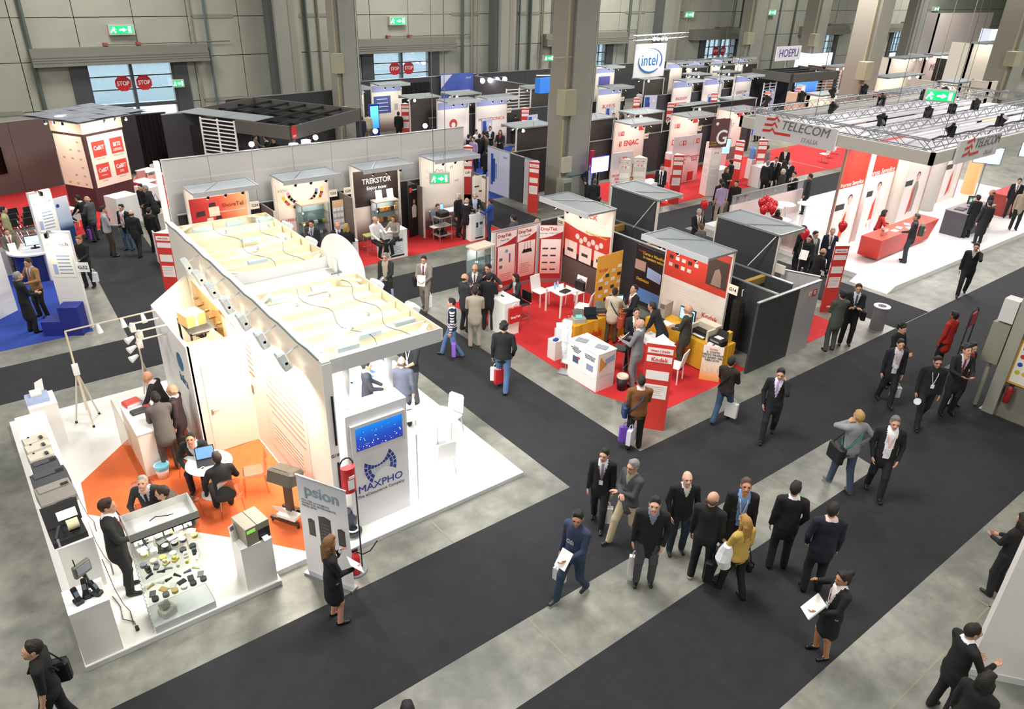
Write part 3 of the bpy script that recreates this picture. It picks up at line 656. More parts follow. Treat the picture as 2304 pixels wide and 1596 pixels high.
def carton(label,c,sz,rz=0,open_=False):
    t=thing('cardboard_box',label,'box',c,rz); w,d,h=sz
    b=B(); b.box(-w/2,w/2,-d/2,d/2,0,h); obj('carton',b,CARD,t)
    if open_:
        for s in (-1,1):
            bb=B(); bb.prism([(s*w/2,-d/2,h),(s*w/2,d/2,h),(s*(w/2+.15),d/2,h+.16),(s*(w/2+.15),-d/2,h+.16)],(0,0,.006)); obj('flap',bb,CARD,t)
    else: obj('packing_tape',B().box(-.025,.025,-d/2-.001,d/2+.001,0,h+.002),TAPE,t)
carton('closed brown cardboard box on top of the black storage rack',(3.5,15.4,2.265),(.42,.4,.26),.2)
carton('open brown cardboard box with raised flaps on the storage rack',(3.4,14.5,1.76),(.4,.55,.4),.1,True)
t=tag(obj('carton_stand',B().box(3.15,3.65,14.3,14.72,.1,1.755),M('#2a2a2c',.6)),'dark cupboard carrying the open cardboard box in the cabin','cupboard')
b=B(); b.lathe([(.09,0),(.1,.05),(.1,.4),(.05,.48),(.02,.5)],(0,0,0),14); tag(obj('paper_roll',b,LAQ,None,(3.75,14.15,.1)),'white upright canister standing in the cabin','canister')
# wooden canopies
def canopy(label,y0,y1,lamps,boxes):
    t=thing('wooden_canopy',label,'canopy',(4.13,y0,3.3)); L=y1-y0; w=2.2
    obj('ceiling_sheet',B().box(0,w,0,L,0,.03),M('#f6f0e0',.6),t)
    b=B(); b.box(0,w,-.03,0,-.02,.24); obj('front_rim',b,M('#c9cbce',.5),t)
    b=B(); b.box(0,w,L,L+.03,0,.22); obj('rear_rim',b,WOOD,t); 
    b=B(); b.box(w,w+.03,-.03,L+.03,0,.22); obj('side_rim',b,WOOD,t)
    n=int(L/.52)
    for i in range(1,n): obj('joist',B().box(.02,w-.01,i*L/n-.022,i*L/n+.022,.03,.17),WOOD,t)
    for (x,y) in ((.2,.18),(w-.25,.18),(w-.25,L-.2),(.2,L-.2)):
        o=obj('corner_brace',B().cb((0,0,0),(.5,.1,.02)),WOOD,t,(x,y,.2),RAD(45 if (x<1)==(y>1) else -45))
    for i,(x,y) in enumerate(lamps):
        b=B(); b.lathe([(.02,.0),(.06,.03),(.075,.09),(.03,.12)],(x,y,.09),12); l=obj('downlight',b,SILV,t,smooth=True); obj('bulb',B().ball((x-.05,y-.03,.17),.045,8),BULB,l)
    for (x,y) in lamps:
        l=bpy.data.lights.new('bulb_light','POINT'); l.energy=2.2; l.color=(1,.93,.8); l.shadow_soft_size=.06; q=bpy.data.objects.new('bulb_light',l); COL.objects.link(q); q.parent=t; q.location=(x-.05,y-.03,.28)
    for i,(x,y) in enumerate(boxes):
        obj('ballast',B().cb((x,y,.2),(.42,.11,.09),bev=.01),M('#b9cdd4',.4),t)
    b=B()
    for k in range(2):
        x=1.0+.55*k; b.tube([(x+.1*math.sin(j*.9+k*2)+.03*j*(k-.5),.1+j*(L-.2)/15,.2+.02*math.sin(j+k)) for j in range(16)],.006,4)
    obj('cable_run',b,M('#3a3a3a',.6),t); return t
canopy('front wooden canopy of open joists with glowing lamps over the white pillar',10.0,13.2,[(.55,2.45),(1.25,2.55),(1.45,1.35),(.95,1.0),(.1,.35)],[(.55,.3),(1.1,.55),(1.85,.65),(.45,2.9),(1.3,2.95)])
canopy('rear wooden canopy of open joists next to the red ShoreTel booth',14.4,18.2,[(.9,3.0),(1.9,2.9),(1.1,1.5),(1.85,1.75)],[(.5,3.35),(1.3,3.4),(2.0,3.35),(.8,.6),(1.2,2.05)])
area('canopy_glow',(5.2,11.6,3.27),190,1.9,2.8,(.96,.97,1),aim=(5.2,11.6,0))
area('canopy_glow',(5.2,16.3,3.27),90,1.9,3.2,(1,.96,.9),aim=(5.2,16.3,0))
t=tag(obj('white_side_wall',B().box(4.13,6.3,14.3,14.36,.1,3.3),CREAM),'cream back wall below the gap between the two wooden canopies','wall')
# outside floods on the right rim
for i,(x,y) in enumerate([(648,525),(705,595),(850,690),(928,718)]):
    p=onX(x,y,6.5); p.z=3.42; b=B(); b.cb(p,(.22,.3,.16),rot=Matrix.Rotation(RAD(30),3,'Y'),bev=.03); b.tube([p-Vector((.02,0,.02)),p-Vector((.16,0,.06))],.02,5)
    tag(obj('rim_floodlight',b,M('#dfe3e8',.4)),'white boxy floodlight clipped to the outer rim of the wooden canopy','floodlight','rim floodlights')
# satellite dish
c=onX(757,602,6.28)
t=thing('satellite_dish','large white satellite dish with feed arm at the edge of the wooden canopy','satellite dish',(6.28,c.y,3.3)); cz=c.z-3.3
b=B(); pr=[(.7*q,.16*q*q) for q in (.02,.2,.4,.6,.8,.95,1)]+[(.7,.19),(.66,.17),(.4,.09),(.02,.03)]; b.lathe(pr,(0,0,0),36)
d=obj('reflector',b,M('#f4f3ef',.35),t,smooth=True); d.location=(0,0,cz); d.rotation_euler=(0,RAD(84),RAD(14))
b=B(); b.cb((-.05,0,cz-.25),(.06,.16,.9)); obj('mount_channel',b,M('#e6e3d8',.4),t)
b=B(); b.cyl((-.05,0,0),(-.05,0,cz-.4),.04,n=10); b.box(-.2,.1,-.15,.15,0,.03); obj('mast',b,SILV,t)
b=B(); b.tube([(.02,-.02,cz-.66),(1.15,.15,cz-.6)],.022,6); a_=obj('feed_arm',b,SILV,t); obj('feed_horn',B().cyl((1.1,.15,cz-.62),(1.2,.16,cz-.55),.045,n=10),SILV,a_)
# front pillar with screen and logo
t=thing('logo_pillar','white pillar with blue screen and MAXPHO logo under the canopy','pillar',(4.3,9.8,.1))
obj('pillar_body',B().box(0,1.17,0,.42,0,2.4),M('#e9eaed',.4),t)
for x in (.2,1.0): obj('column_tube',B().cyl((x,.26,2.4),(x,.26,3.2),.065,n=16),M('#e3e4e8',.3),t,smooth=True)
q=[onY(*p,9.78)-Vector((4.3,9.8,.1)) for p in ((795,958),(913,918),(913,984),(799,1026))]; x0=.06;x1=1.1;z0=(q[2].z+q[3].z)/2;z1=(q[0].z+q[1].z)/2
scr=obj('screen',B().box(x0,x1,-.06,0,z0,z1),M('#d4d5d8',.35),t)
pic=obj('picture',B().box(x0+.08,x1-.06,-.064,-.06,z0+.09,z1-.06),MGRAD([(0,'#20277e'),(.5,'#16409f'),(1,'#0a6fc4')],2,emit=.75),scr)
b=B()
for i in range(46):
    x=x0+.1+random.random()*(x1-x0-.18); z=z0+.1+random.random()*(z1-z0-.18)*random.random(); r=.002+.006*random.random()**4; b.box(x-r,x+r,-.067,-.064,z-r,z+r)
obj('star_specks',b,M('#dfeaff',.4,emit=1.5),pic)
b=B(); b2=B(); cx,cz=.6,z0-.42; rot=RAD(14)
def bow(u,v):
    hh=.06+.2*u*u; w=2*v-1; x=.25*u+.07*u*(1-w*w); z=hh*w
    return (cx+x*math.cos(rot)-z*math.sin(rot),-.004,cz+x*math.sin(rot)+z*math.cos(rot))
for i in range(10):
    u0=-1+i*.2+.015; u1=u0+.17
    for j in range(5 if i in(0,9) else 3):
        n_=5 if i in(0,9) else 3; v0=j/n_+.02; v1=(j+1)/n_-.02
        (b if i in(0,1,8,9) or j==n_-1 else b2).prism([bow(u0,v0),bow(u1,v0),bow(u1,v1),bow(u0,v1)],(0,.005,0))
obj('logo_mark',b,BLUEC,t); obj('logo_mark',b2,M('#cdd3dc',.5),t)
text('MAXPHO',t,(.585,-.006,z0-.78),.215,BLUEC,sx=1.0,bold=.004); text('The eCommerce Company',t,(.585,-.006,z0-.93),.088,M('#77787c',.5),sx=.98)
# white counter and table inside
t=thing('info_counter','white counter with brochures under the front wooden canopy','counter',(5.7,12.9,.1)); obj('counter_body',B().box(0,1.5,0,.5,0,.95),LAQ,t); obj('counter_top',B().box(-.03,1.53,-.03,.53,.95,1.0),WH2,t)
for i in range(8):
    x=5.8+random.random()*1.2; y=13.0+random.random()*.3; o=tag(obj('leaflet',B().cb((0,0,.004),(.1,.15,.006)),M(['#7fb0d8','#e8eef4','#3e6fae','#bcd6ea'][i%4],.4),None,(x,y,1.1),random.random()*3),'small blue and white leaflet on the white counter under the canopy','leaflet','leaflets on the canopy counter')
def round_table(label,c,r,h,mat,leg=LAQ,z0=.1,base=.24):
    t=thing('round_table',label,'table',(c[0],c[1],z0)); b=B(); b.lathe([(.01,h-.03),(r-.02,h-.03),(r,h-.015),(r-.01,h),(.01,h)],(0,0,0),36); obj('tabletop',b,mat,t,smooth=False)
    obj('pedestal',B().cyl((0,0,.02),(0,0,h-.03),.035,n=12),leg,t,smooth=True); b=B(); b.lathe([(.01,0),(base,0),(base,.015),(.05,.04),(.01,.04)],(0,0,0),24); obj('base_disc',b,leg,t); return t
round_table('round white cafe table on the white platform outside the canopy',(6.95,11.2),.42,.75,WH2,GREYW)
def shell_chair(label,c,rz,mat,leg=SILV,z0=.1,h=.45,group=None):
    t=thing('chair',label,'chair',(c[0],c[1],z0),rz,group)
    b=B(); b.cb((0,0,h),(.42,.42,.025),bev=.04); obj('seat',b,mat,t)
    b=B(); b.prism([(-.2,-.2,h+.02),(.2,-.2,h+.02),(.19,-.25,h+.38),(.15,-.265,h+.42),(-.15,-.265,h+.42),(-.19,-.25,h+.38)],(0,-.02,0)); obj('backrest',b,mat,t)
    for sx in (-1,1):
        for sy in (-1,1): obj('leg',B().cyl((sx*.17,sy*.17,h-.01),(sx*.21,sy*.22,0),.012,n=6),leg,t)
    return t
shell_chair('white chair with steel legs behind the white cafe table',(6.75,11.95),RAD(170),WH2); shell_chair('white chair on the outer side of the white cafe table',(7.45,11.45),RAD(110),WH2); shell_chair('white chair in front of the white cafe table by the platform edge',(6.55,10.35),RAD(-10),WH2)
t=thing('barrier_post','thin white post with round foot on the white platform beside the logo pillar','post',(5.62,9.75,.1)); obj('pole',B().cyl((0,0,.02),(0,0,1.6),.018,n=8),WH2,t); obj('foot_plate',B().lathe([(.01,0),(.12,0),(.12,.02),(.01,.02)],n=16),WH2,t)
b=B(); b.lathe([(.1,0),(.2,.1),(.22,.28),(.12,.42)],(0,0,0),16); b.lathe([(.01,.05),(.16,.06),(.16,.1),(.01,.1)],(.05,-.2,0),16)
t=thing('floor_robot','dark blue gadget with a round white ring on the platform behind the pillar','device',(4.18,9.9,.1)); obj('device_body',b,M('#39424f',.4),t); b=B(); b.tube([(.05+.1*math.cos(k*.52),-.2+.1*math.sin(k*.52),.14) for k in range(13)],.018,6); obj('ring',b,WH2,t)
# counters along the left edge
def plinth(label,x0,x1,y0,y1,h,z0=.1,name='display_plinth',mat=None):
    t=thing(name,label,'plinth',((x0+x1)/2,(y0+y1)/2,z0)); w,d=(x1-x0)/2,(y1-y0)/2
    obj('body',B().box(-w,w,-d,d,0,h-.02),mat or LAQ,t); obj('top',B().box(-w-.004,w+.004,-d-.004,d+.004,h-.02,h),mat or WH2,t); return t
plinth('tall white plinth carrying the pale blue label printer near the back of the platform',.22,.72,15.7,16.3,1.0)
plinth('long white counter with a row of scanners and printers along the platform edge',-.05,.45,10.95,15.5,1.0)
plinth('white plinth carrying the handheld terminals at the platform corner',-.16,.35,9.42,9.95,1.0)
plinth('white plinth carrying the grey label printer on the platform front edge',2.22,2.72,9.44,9.95,.9)
t=thing('reception_counter','white reception counter with a glass edge in front of the storage cabin','counter',(1.72,13.55,.1))
obj('body',B().box(0,.42,0,1.45,0,.98),M('#ece4da',.4),t); obj('top',B().box(-.02,.5,-.02,1.47,.98,1.02),WH2,t); obj('glass_front',B().box(-.14,-.12,0,1.45,.05,1.1),MG('#f0ece4',.85),t)
Z1=1.12
def thingbox(name,label,cat,c,sz,mat,rz=0,bev=.02): return tag(obj(name,B().cb((0,0,sz[2]/2),sz,bev=bev),mat,None,c,rz),label,cat)
thingbox('ring_binder','red ring binder lying on the reception counter','binder',(1.92,14.75,Z1),(.32,.28,.07),M('#d9463a',.4),.2)
obj('spine_label',B().box(-.15,.15,-.145,-.14,.01,.06),WH2,bpy.data.objects['ring_binder'])
thingbox('document_tray','dark document tray on the reception counter','tray',(1.95,14.35,Z1),(.3,.2,.05),DGR,.1)
for i in range(3): thingbox('paper_sheet','white paper sheet on the reception counter','paper',(1.9,14.1-i*.2,Z1),(.3,.2,.004),M('#fbfbf8',.6),.1*i,0)['group']='papers on the reception counter'
thingbox('calendar','small red and green desk calendar on the reception counter','calendar',(2.12,14.45,Z1),(.14,.1,.06),M('#b8504a',.5))
t=thing('label_printer','pale blue label printer with raised white flap on the tall plinth','printer',(.42,15.98,1.1)); b=B(); b.prism([(-.2,-.14,0),(-.2,.16,0),(-.2,.16,.12),(-.2,.02,.17),(-.2,-.14,.08)],(.4,0,0)); obj('casing',b,M('#a9b9dc',.4),t); obj('label_roll',B().cyl((-.1,.0,.18),(.1,.0,.18),.08,n=14),WH2,t); obj('flap',B().prism([(0,.1,.15),(.16,.1,.15),(.18,.1,.42),(.03,.1,.36)],(0,.01,0)),WH2,t)
for i,y in enumerate([G(*q,1.2).y for q in ((113,985),(119,1001),(127,1020))]):
    t=thing('barcode_scanner','cream hooded scanner on the long counter, %s'%['the one next to the tall plinth','the middle of three','the one next to the dark printer'][i],'scanner',(.16,y,Z1-.02),.15); b=B(); b.prism([(-.2,-.12,0),(-.2,.12,0),(-.2,.13,.16),(-.2,.04,.22),(-.2,-.1,.16)],(.38,0,0)); obj('casing',b,PRN,t); obj('window',B().box(.05,.1,-.1,-.02,.18,.21),DGR,t); obj('button',B().cb((-.1,.03,.22),(.03,.03,.015)),BLK,t)
def printer(name,label,y,mat,w=.5,d=.3,h=.26,slot=True):
    t=thing(name,label,'printer',(.17,y,Z1-.02),.1); b=B(); b.prism([(-w/2,-d/2,0),(-w/2,d/2,0),(-w/2,d/2,h),(-w/2,-d*.1,h),(-w/2,-d/2,h*.55)],(w,0,0)); obj('casing',b,mat,t); obj('lid',B().box(-w*.42,w*.42,-.02,d*.45,h,h+.02),mat,t)
    if slot: obj('paper_slot',B().box(-w*.1,w*.35,-d*.5-.012,-d*.5+.02,.05,.1),BLK,t); obj('control_panel',B().box(w*.2,w*.42,-.01,.06,h+.02,h+.03),BLK,t)
printer('label_printer','dark graphite label printer next to the cream scanners on the long counter',G(130,1048,1.2).y,M('#4a4c52',.4),.4,.28,.22)
printer('label_printer','wide dark grey label printer in the middle of the long counter',G(133,1075,1.25).y,M('#4a4b50',.4),.52,.34,.26)
printer('label_printer','taupe metal label printer on the long counter before the open black unit',G(142,1105,1.25).y,M('#8e8983',.4),.52,.4,.24)
t=thing('label_printer','open black label printer showing its paper roll at the counter end','printer',(.17,G(152,1195,1.2).y,Z1-.02),.05); obj('chassis',B().box(-.26,.22,-.2,.2,0,.1),BLK,t); b=B(); b.prism([(-.26,.2,.1),(.24,.2,.1),(.26,.42,.36),(-.26,.42,.36)],(0,.03,0)); l=obj('open_lid',b,BLK,t); obj('sticker',B().prism([(-.08,.235,.16),(.2,.235,.16),(.2,.33,.27),(-.08,.33,.27)],(0,-.004,.004)),WH2,l)
obj('paper_roll',B().cyl((.0,.02,.18),(.16,.02,.18),.085,n=18),M('#e9e2b8',.5),t); obj('roll_core',B().cyl((-.005,.02,.18),(.165,.02,.18),.03,n=10),BLUEC,t); b=B(); b.tube([(-.2,-.1,.1),(-.12,.02,.2),(-.1,.12,.14)],.025,6); obj('print_head',b,DGR,t)
obj('stand_foot',B().box(-.2,-.17,-.22,-.19,0,.16),SILV,t)
for i,(x,y,rz,s) in enumerate(((.0,9.6,.3,1),(.12,9.66,-.2,1.15),(.24,9.62,.8,1))):
    t=thing('handheld_terminal','black handheld terminal in its cradle on the corner plinth, %s'%['tilted outwards','tallest upright one','lying low beside the screen'][i],'terminal',(x,y,1.1),rz); b=B(); b.cb((0,0,.03),(.11,.14,.06),bev=.015); obj('cradle',b,BLK,t); b=B(); b.cb((0,.02,.14*s),(.075,.05,.22*s),rot=Matrix.Rotation(RAD(-25),3,'X'),bev=.01); u_=obj('terminal_body',b,M('#202124',.3),t); obj('display',B().cb((0,-.01,.16*s),(.055,.006,.08),rot=Matrix.Rotation(RAD(-25),3,'X')),M('#5b6a76',.2),u_)
t=thing('vehicle_terminal','grey rugged screen with antenna on a black stand on the corner plinth','terminal',(.16,9.83,1.1),.5); obj('stand_arm',B().tube([(0,0,0),(.02,0,.14),(0,0,.28)],.03,8),BLK,t); u_=obj('screen_case',B().cb((0,0,.38),(.26,.07,.2),bev=.015),M('#6f6b64',.4),t); obj('display',B().box(-.1,.1,-.045,-.035,.32,.45),M('#8d9298',.2),u_); obj('antenna',B().cyl((-.08,0,.48),(-.085,0,.6),.008,n=6),BLK,u_)
for i in range(3):
    b=B(); x=.5+.1*i; b.tube([(.46,13.2-i*1.3,.9),(.5,13.0-i*1.3,.4),(.55,12.9-i*1.3,.14),(.6,12.7-i*1.3,.12),(.58,12.4-i*1.3,.12)],.007,4); cp=bpy.data.objects['display_plinth.001']; q=obj('power_cord',b,DGR,cp); q.location=-cp.location
b=B(); b.tube([(.45,10.6,.12),(.5,10.3,.12),(.47,10.0,.12),(.6,9.85,.12),(.6,9.7,.12)],.007,4); cp=bpy.data.objects['display_plinth.002']; t=obj('power_cord',b,DGR,cp); t.location=-cp.location; obj('plug',B().cb((.6,9.68,.13),(.05,.08,.04)),BLK,t)
t=thing('label_printer','tall grey label printer with green display on the front plinth','printer',(2.5,9.68,1.0),.15); obj('casing',B().box(-.2,.2,-.22,.22,0,.34),M('#8d8879',.4),t); obj('opening',B().box(.0,.19,-.226,-.2,.02,.22),BLK,t); obj('display',B().box(-.18,-.04,-.226,-.22,.24,.3),M('#78c04a',.4,emit=.6),t); obj('label_strip',B().prism([(.04,-.22,.06),(.14,-.22,.06),(.14,-.32,.03),(.04,-.32,.03)],(0,0,.008)),WH2,t); obj('hinge_line',B().box(-.01,.0,-.22,.22,.34,.345),BLK,t)
t=thing('price_card','printed white card leaning on the front plinth printer','card',(2.28,9.72,1.0),.5); obj('card',B().prism([(-.1,0,0),(.1,0,0),(.1,.06,.28),(-.1,.06,.28)],(0,.005,0)),WH2,t); obj('photo',B().prism([(-.08,.045,.18),(-.01,.045,.18),(-.01,.057,.26),(-.08,.057,.26)],(0,-.006,0)),M('#7a5a6a',.5),t)
# glass showcase full of gadgets
t=thing('glass_showcase','glass showcase with grey lamp head, full of scanners and label rolls','showcase',(.81,9.42,.1)); w,d,h=.9,.48,1.95
obj('base_plate',B().box(0,w,0,d,0,.14),M('#c9ccd0',.4),t); hd=obj('lamp_head',B().box(-.02,w+.02,-.02,d+.02,h-.14,h-.12),M('#b9bbb9',.5),t)
b=B(); 
for a0 in ((-.02,w+.02,-.02,0),(-.02,w+.02,d,d+.02),(-.02,0,0,d),(w,w+.02,0,d)): b.box(*a0,h-.14,h)
obj('head_rim',b,M('#a9aaa6',.5),hd)
for x in (.25,.68): obj('spot_bulb',B().ball((x,.22,h-.08),.05,10),BULB,hd)
b=B(); b.tube([(.28,.22,h-.07),(.4,.3,h-.08),(.55,.2,h-.06),(.66,.22,h-.08)],.008,4); obj('wiring',b,BLK,hd)
GL=MG('#fbfdfc',.95)
for (x0,x1,y0,y1) in ((0,w,0,.008),(0,w,d-.008,d),(0,.008,0,d),(w-.008,w,0,d)): obj('glass_pane',B().box(x0,x1,y0,y1,.14,h-.14),GL,t)
SZ=(.55,1.0,1.42)
for z in SZ: obj('glass_shelf',B().box(.01,w-.01,.01,d-.01,z,z+.01),GL,t)
area('case_lamp',(1.25,9.66,1.88),14,.6,.3,(1,.95,.85),aim=(1.25,9.66,0))
cols=['#232427','#d6c8a0','#d8d8d2','#3f4348','#6f757c','#b89a5a','#e8e8e4','#2c2d31','#55585c','#cfc46a','#1d1e20']
def gadget(k,x,y,z):
    kind=k%4; c=M(cols[k%11],.4)
    if kind==0: b=B(); b.lathe([(.02,0),(.05,0),(.05,.05),(.02,.05)],(0,0,0),12); nm,lb,ct='label_roll','roll of labels lying on a shelf of the glass showcase','roll'
    elif kind==1: b=B(); b.cb((0,0,.03),(.07,.11,.05),bev=.012); b.cb((0,.02,.08),(.06,.05,.06),bev=.01); nm,lb,ct='scanner','small barcode scanner standing in the glass showcase','scanner'
    elif kind==2: b=B(); b.tube([(0,-.05,.02),(0,.02,.04),(0,.06,.05)],[.015,.02,.028],8); nm,lb,ct='scan_gun','slim hand scanner lying in the glass showcase','scanner'
    else: b=B(); b.cb((0,0,.012),(.09,.13,.02),bev=.006); nm,lb,ct='gadget_box','flat electronic unit lying in the glass showcase','device'
    return tag(obj(nm,b,c,None,(x,y,z),random.random()*6),lb,ct,'gadgets in the glass showcase, '+nm.replace('_',' ')+'s')
k=0
for z in SZ:
    for iy in range(3):
        for ix in range(6):
            gadget(k*3+ix*5+iy,.81+.1+ix*.138+random.random()*.03,9.42+.09+iy*.145,.1+z+.011); k+=1
for i in range(6):
    b=B(); b.cb((0,0,.06),(.11,.05,.12),rot=Matrix.Rotation(RAD(-15),3,'X')); tag(obj('paper_stack',b,M('#f2ecdc',.6),None,(.92+i*.14,9.82,1.53)),'white stack of label fan-fold on the top glass shelf','paper','label stacks on the top glass shelf')
t=thing('desk_scanner','grey desk scanner with tilted head on the showcase base plate','scanner',(1.05,9.6,.24),.4); obj('casing',B().cb((0,0,.07),(.24,.2,.14),bev=.03),M('#b5b5aa',.4),t); obj('head',B().cb((-.03,0,.2),(.14,.1,.1),rot=Matrix.Rotation(RAD(-30),3,'X'),bev=.01),M('#8f9086',.4),t)
b=B(); b.tube([(.78,9.4,1.6-i*.02) if 0 else (.78+.012*math.cos(i*1.3),9.4+.012*math.sin(i*1.3),1.75-i*.016) for i in range(100)],.004,4); cp=bpy.data.objects['glass_showcase']; q=obj('coiled_cord',b,M('#8b8b88',.5),cp); q.location=-cp.location
# round meeting table, chairs, bin, scanner on wheels
round_table('round white meeting table with laptop and coffee cup on the orange carpet',(2.62,12.3),.42,.72,WH2,GREYW,.1015)
ACR=MG('#f6e9e2',.72)
for (x,y,rz,lb) in ((2.45,12.95,RAD(180+5),'clear acrylic chair under the man writing at the round table'),(2.72,11.62,RAD(-10),'clear acrylic chair under the man typing at the round table'),(3.3,11.95,RAD(75),'empty clear acrylic chair by the tall cream wall'),(1.95,11.75,RAD(-50),'empty clear acrylic chair between the two seated pairs'),(1.35,11.95,RAD(180-20),'clear acrylic chair under the grey-haired man behind the showcase'),(1.68,11.3,RAD(60),'clear acrylic chair under the man in the brown pullover')): shell_chair(lb,(x,y),rz,ACR,MG('#f2dccf',.7),.1015)
t=thing('laptop','open black laptop on the round white table','laptop',(2.58,12.3,.8225),RAD(-12)); obj('keyboard_deck',B().box(-.17,.17,-.12,.12,0,.02),BLK,t); s=obj('lid',B().prism([(-.17,.12,.02),(.17,.12,.02),(.17,.2,.25),(-.17,.2,.25)],(0,.012,0)),BLK,t); obj('display',B().prism([(-.155,.118,.035),(.155,.118,.035),(.155,.193,.24),(-.155,.193,.24)],(0,-.002,0)),M('#5f86b8',.3,emit=.5),s)
def cup(label,c,mat=WH2):
    t=thing('coffee_cup',label,'cup',c); b=B(); b.lathe([(.022,0),(.03,.01),(.038,.075),(.034,.075),(.026,.015),(.005,.012)],(0,0,0),14); obj('cup_body',b,mat,t,smooth=True); obj('coffee',B().lathe([(.001,.06),(.033,.06)],n=12),M('#5a3a22',.3),t); b=B(); b.tube([(.035,0,.06),(.06,0,.05),(.055,0,.025),(.033,0,.02)],.006,5); obj('handle',b,mat,t); b=B(); b.lathe([(.001,-.004),(.06,-.002),(.065,.004),(.001,.002)],(0,0,0),16); obj('saucer',b,mat,t)
cup('white coffee cup on its saucer at the round table',(2.45,12.08,.8265))
thingbox('notepad','white notepad under the writing man on the round table','notepad',(2.42,12.6,.8225),(.2,.26,.01),M('#fbfbf8',.6),.4,0)
t=thing('waste_bin','white waste bin with a blue liner at the reception counter','bin',(1.98,13.38,.1015)); b=B(); b.lathe([(.01,0),(.1,0),(.14,.3),(.13,.3),(.095,.02),(.01,.02)],(0,0,0),18); obj('bucket',b,M('#e6d8d6',.4),t,smooth=True); b=B(); b.lathe([(.131,.2),(.138,.3),(.148,.31),(.15,.27)],(0,0,0),18); obj('liner',b,M('#6fc3dd',.4),t)
t=thing('stand_scanner','large dark grey scanner on a wheeled brown stand by the tall cream wall','scanner',(3.5,10.75,.1015),RAD(-60)); hd=obj('head_unit',B().cb((0,0,1.0),(.56,.4,.26),rot=Matrix.Rotation(RAD(-18),3,'X'),bev=.05),M('#5c564e',.35),t); obj('recess',B().cb((0,-.02,1.13),(.3,.2,.02),rot=Matrix.Rotation(RAD(-18),3,'X')),M('#1d1f22',.2),hd); obj('sticker',B().cb((-.2,-.06,1.14),(.06,.1,.01),rot=Matrix.Rotation(RAD(-18),3,'X')),PRN,hd)
BR=M('#4a3528',.5)
obj('column',B().box(-.06,.06,-.04,.06,.1,.9),BR,t); obj('foot_bar',B().box(-.3,.3,.14,.2,.06,.12),BR,t); obj('foot_bar',B().box(-.3,.3,-.2,-.14,.06,.12),BR,t); obj('cross_bar',B().box(-.05,.05,-.2,.2,.08,.13),BR,t)
for sx in (-1,1):
    for sy in (-1,1): obj('castor',B().cyl((sx*.28,sy*.17,.03),(sx*.28+.02,sy*.17,.03),.03,n=10),BLK,t)
obj('paper_tray',B().prism([(-.15,-.2,.3),(.1,-.2,.3),(.12,-.32,.55),(-.1,-.32,.5)],(0,.006,0)),WH2,t); obj('power_brick',B().cb((.05,-.1,.18),(.4,.2,.06)),WH2,t)
# tripod antenna mast with long boom
t=thing('antenna_tripod','beige tripod mast with a long lamp boom reaching to the storage cabin','tripod',(1.24,16.35,.1)); TB=M('#d9cdb8',.4)
for p in ((-.25,.1,0),(.02,-.3,0),(.23,.21,0)): l=obj('leg',B().cyl((0,0,1.25),p,.022,.016,8),TB,t); obj('rubber_foot',B().cyl((p[0],p[1],0),(p[0]*.97,p[1]*.97,.05),.024,n=8),BLK,l)
obj('mast',B().cyl((0,0,.3),(0,0,2.2),.02,n=8),TB,t); obj('control_box',B().cb((0,-.03,1.32),(.12,.08,.25),bev=.01),WH2,t); e=Vector((2.88,15.72,2.6))-Vector((1.24,16.35,.1)); bm=obj('boom',B().cyl((0,0,2.2),e,.018,n=8),TB,t)
for f in (.35,.62,.85): q=Vector((0,0,2.2)).lerp(e,f); obj('boom_lamp',B().cyl(q,q+Vector((.02,-.03,-.2)),.03,.06,n=8),WH2,bm)
t=thing('antenna_tripod','beige tripod with clustered white lamp heads beside the cabin wall','tripod',(2.45,15.9,.1))
for k in range(3): obj('leg',B().cyl((0,0,1.3),(.25*math.cos(k*2.1),.25*math.sin(k*2.1),0),.02,.015,8),TB,t)
obj('mast',B().cyl((0,0,.5),(0,0,2.0),.018,n=8),TB,t)
for k in range(3): obj('lamp_head',B().cyl((-.05,0,1.5+.22*k),(-.22,-.05,1.45+.22*k),.03,.08,n=10),WH2,t)
# roll-up banner and extinguisher post
A_=G(692,1288); C_=G(800,1331); rz=math.atan2(C_.y-A_.y,C_.x-A_.x); L=(C_-A_).length
t=thing('rollup_banner','pale roll-up banner lettered psion with pictures of handheld computers','banner',A_,rz)
bn=obj('print_sheet',B().box(.02,L-.02,-.005,.005,.06,2.05),MGRAD([(0,'#efedf2'),(.6,'#f2f1f5'),(1,'#c9ccd6')],2),t); obj('base_rail',B().box(0,L,-.08,.08,0,.06),SILV,t); obj('top_rail',B().box(.01,L-.01,-.012,.012,2.04,2.07),SILV,t)
text('psion',bn,(L*.5,-.008,1.82),.3,M('#8fa5b4',.3,.3),bold=.02,sx=1.05); text('PDA PER LA MOBILITY\nDUREVOLE, INTELLIGENTE,\nPSION EP10.',bn,(L*.08,-.008,1.55),.055,M('#9a9aa2',.5),align='LEFT',sx=1.0)
for (x,z,w,hh) in ((.2,1.08,.13,.36),(.44,1.08,.24,.62),(.72,1.08,.14,.36)):
    u_=obj('device_picture',B().prism([(x*L/.87-w/2,-.007,z-hh/2),(x*L/.87+w/2,-.007,z-hh/2),(x*L/.87+w/2,-.007,z+hh/2-.03),(x*L/.87,-.007,z+hh/2),(x*L/.87-w/2,-.007,z+hh/2-.03)],(0,.003,0)),M('#4a4342',.4),bn); obj('keypad',lines(B(),x*L/.87-w*.35,x*L/.87+w*.35,z+hh*.25,6,hh*.11,-.008,.016,0),M('#6f6866',.5),u_)
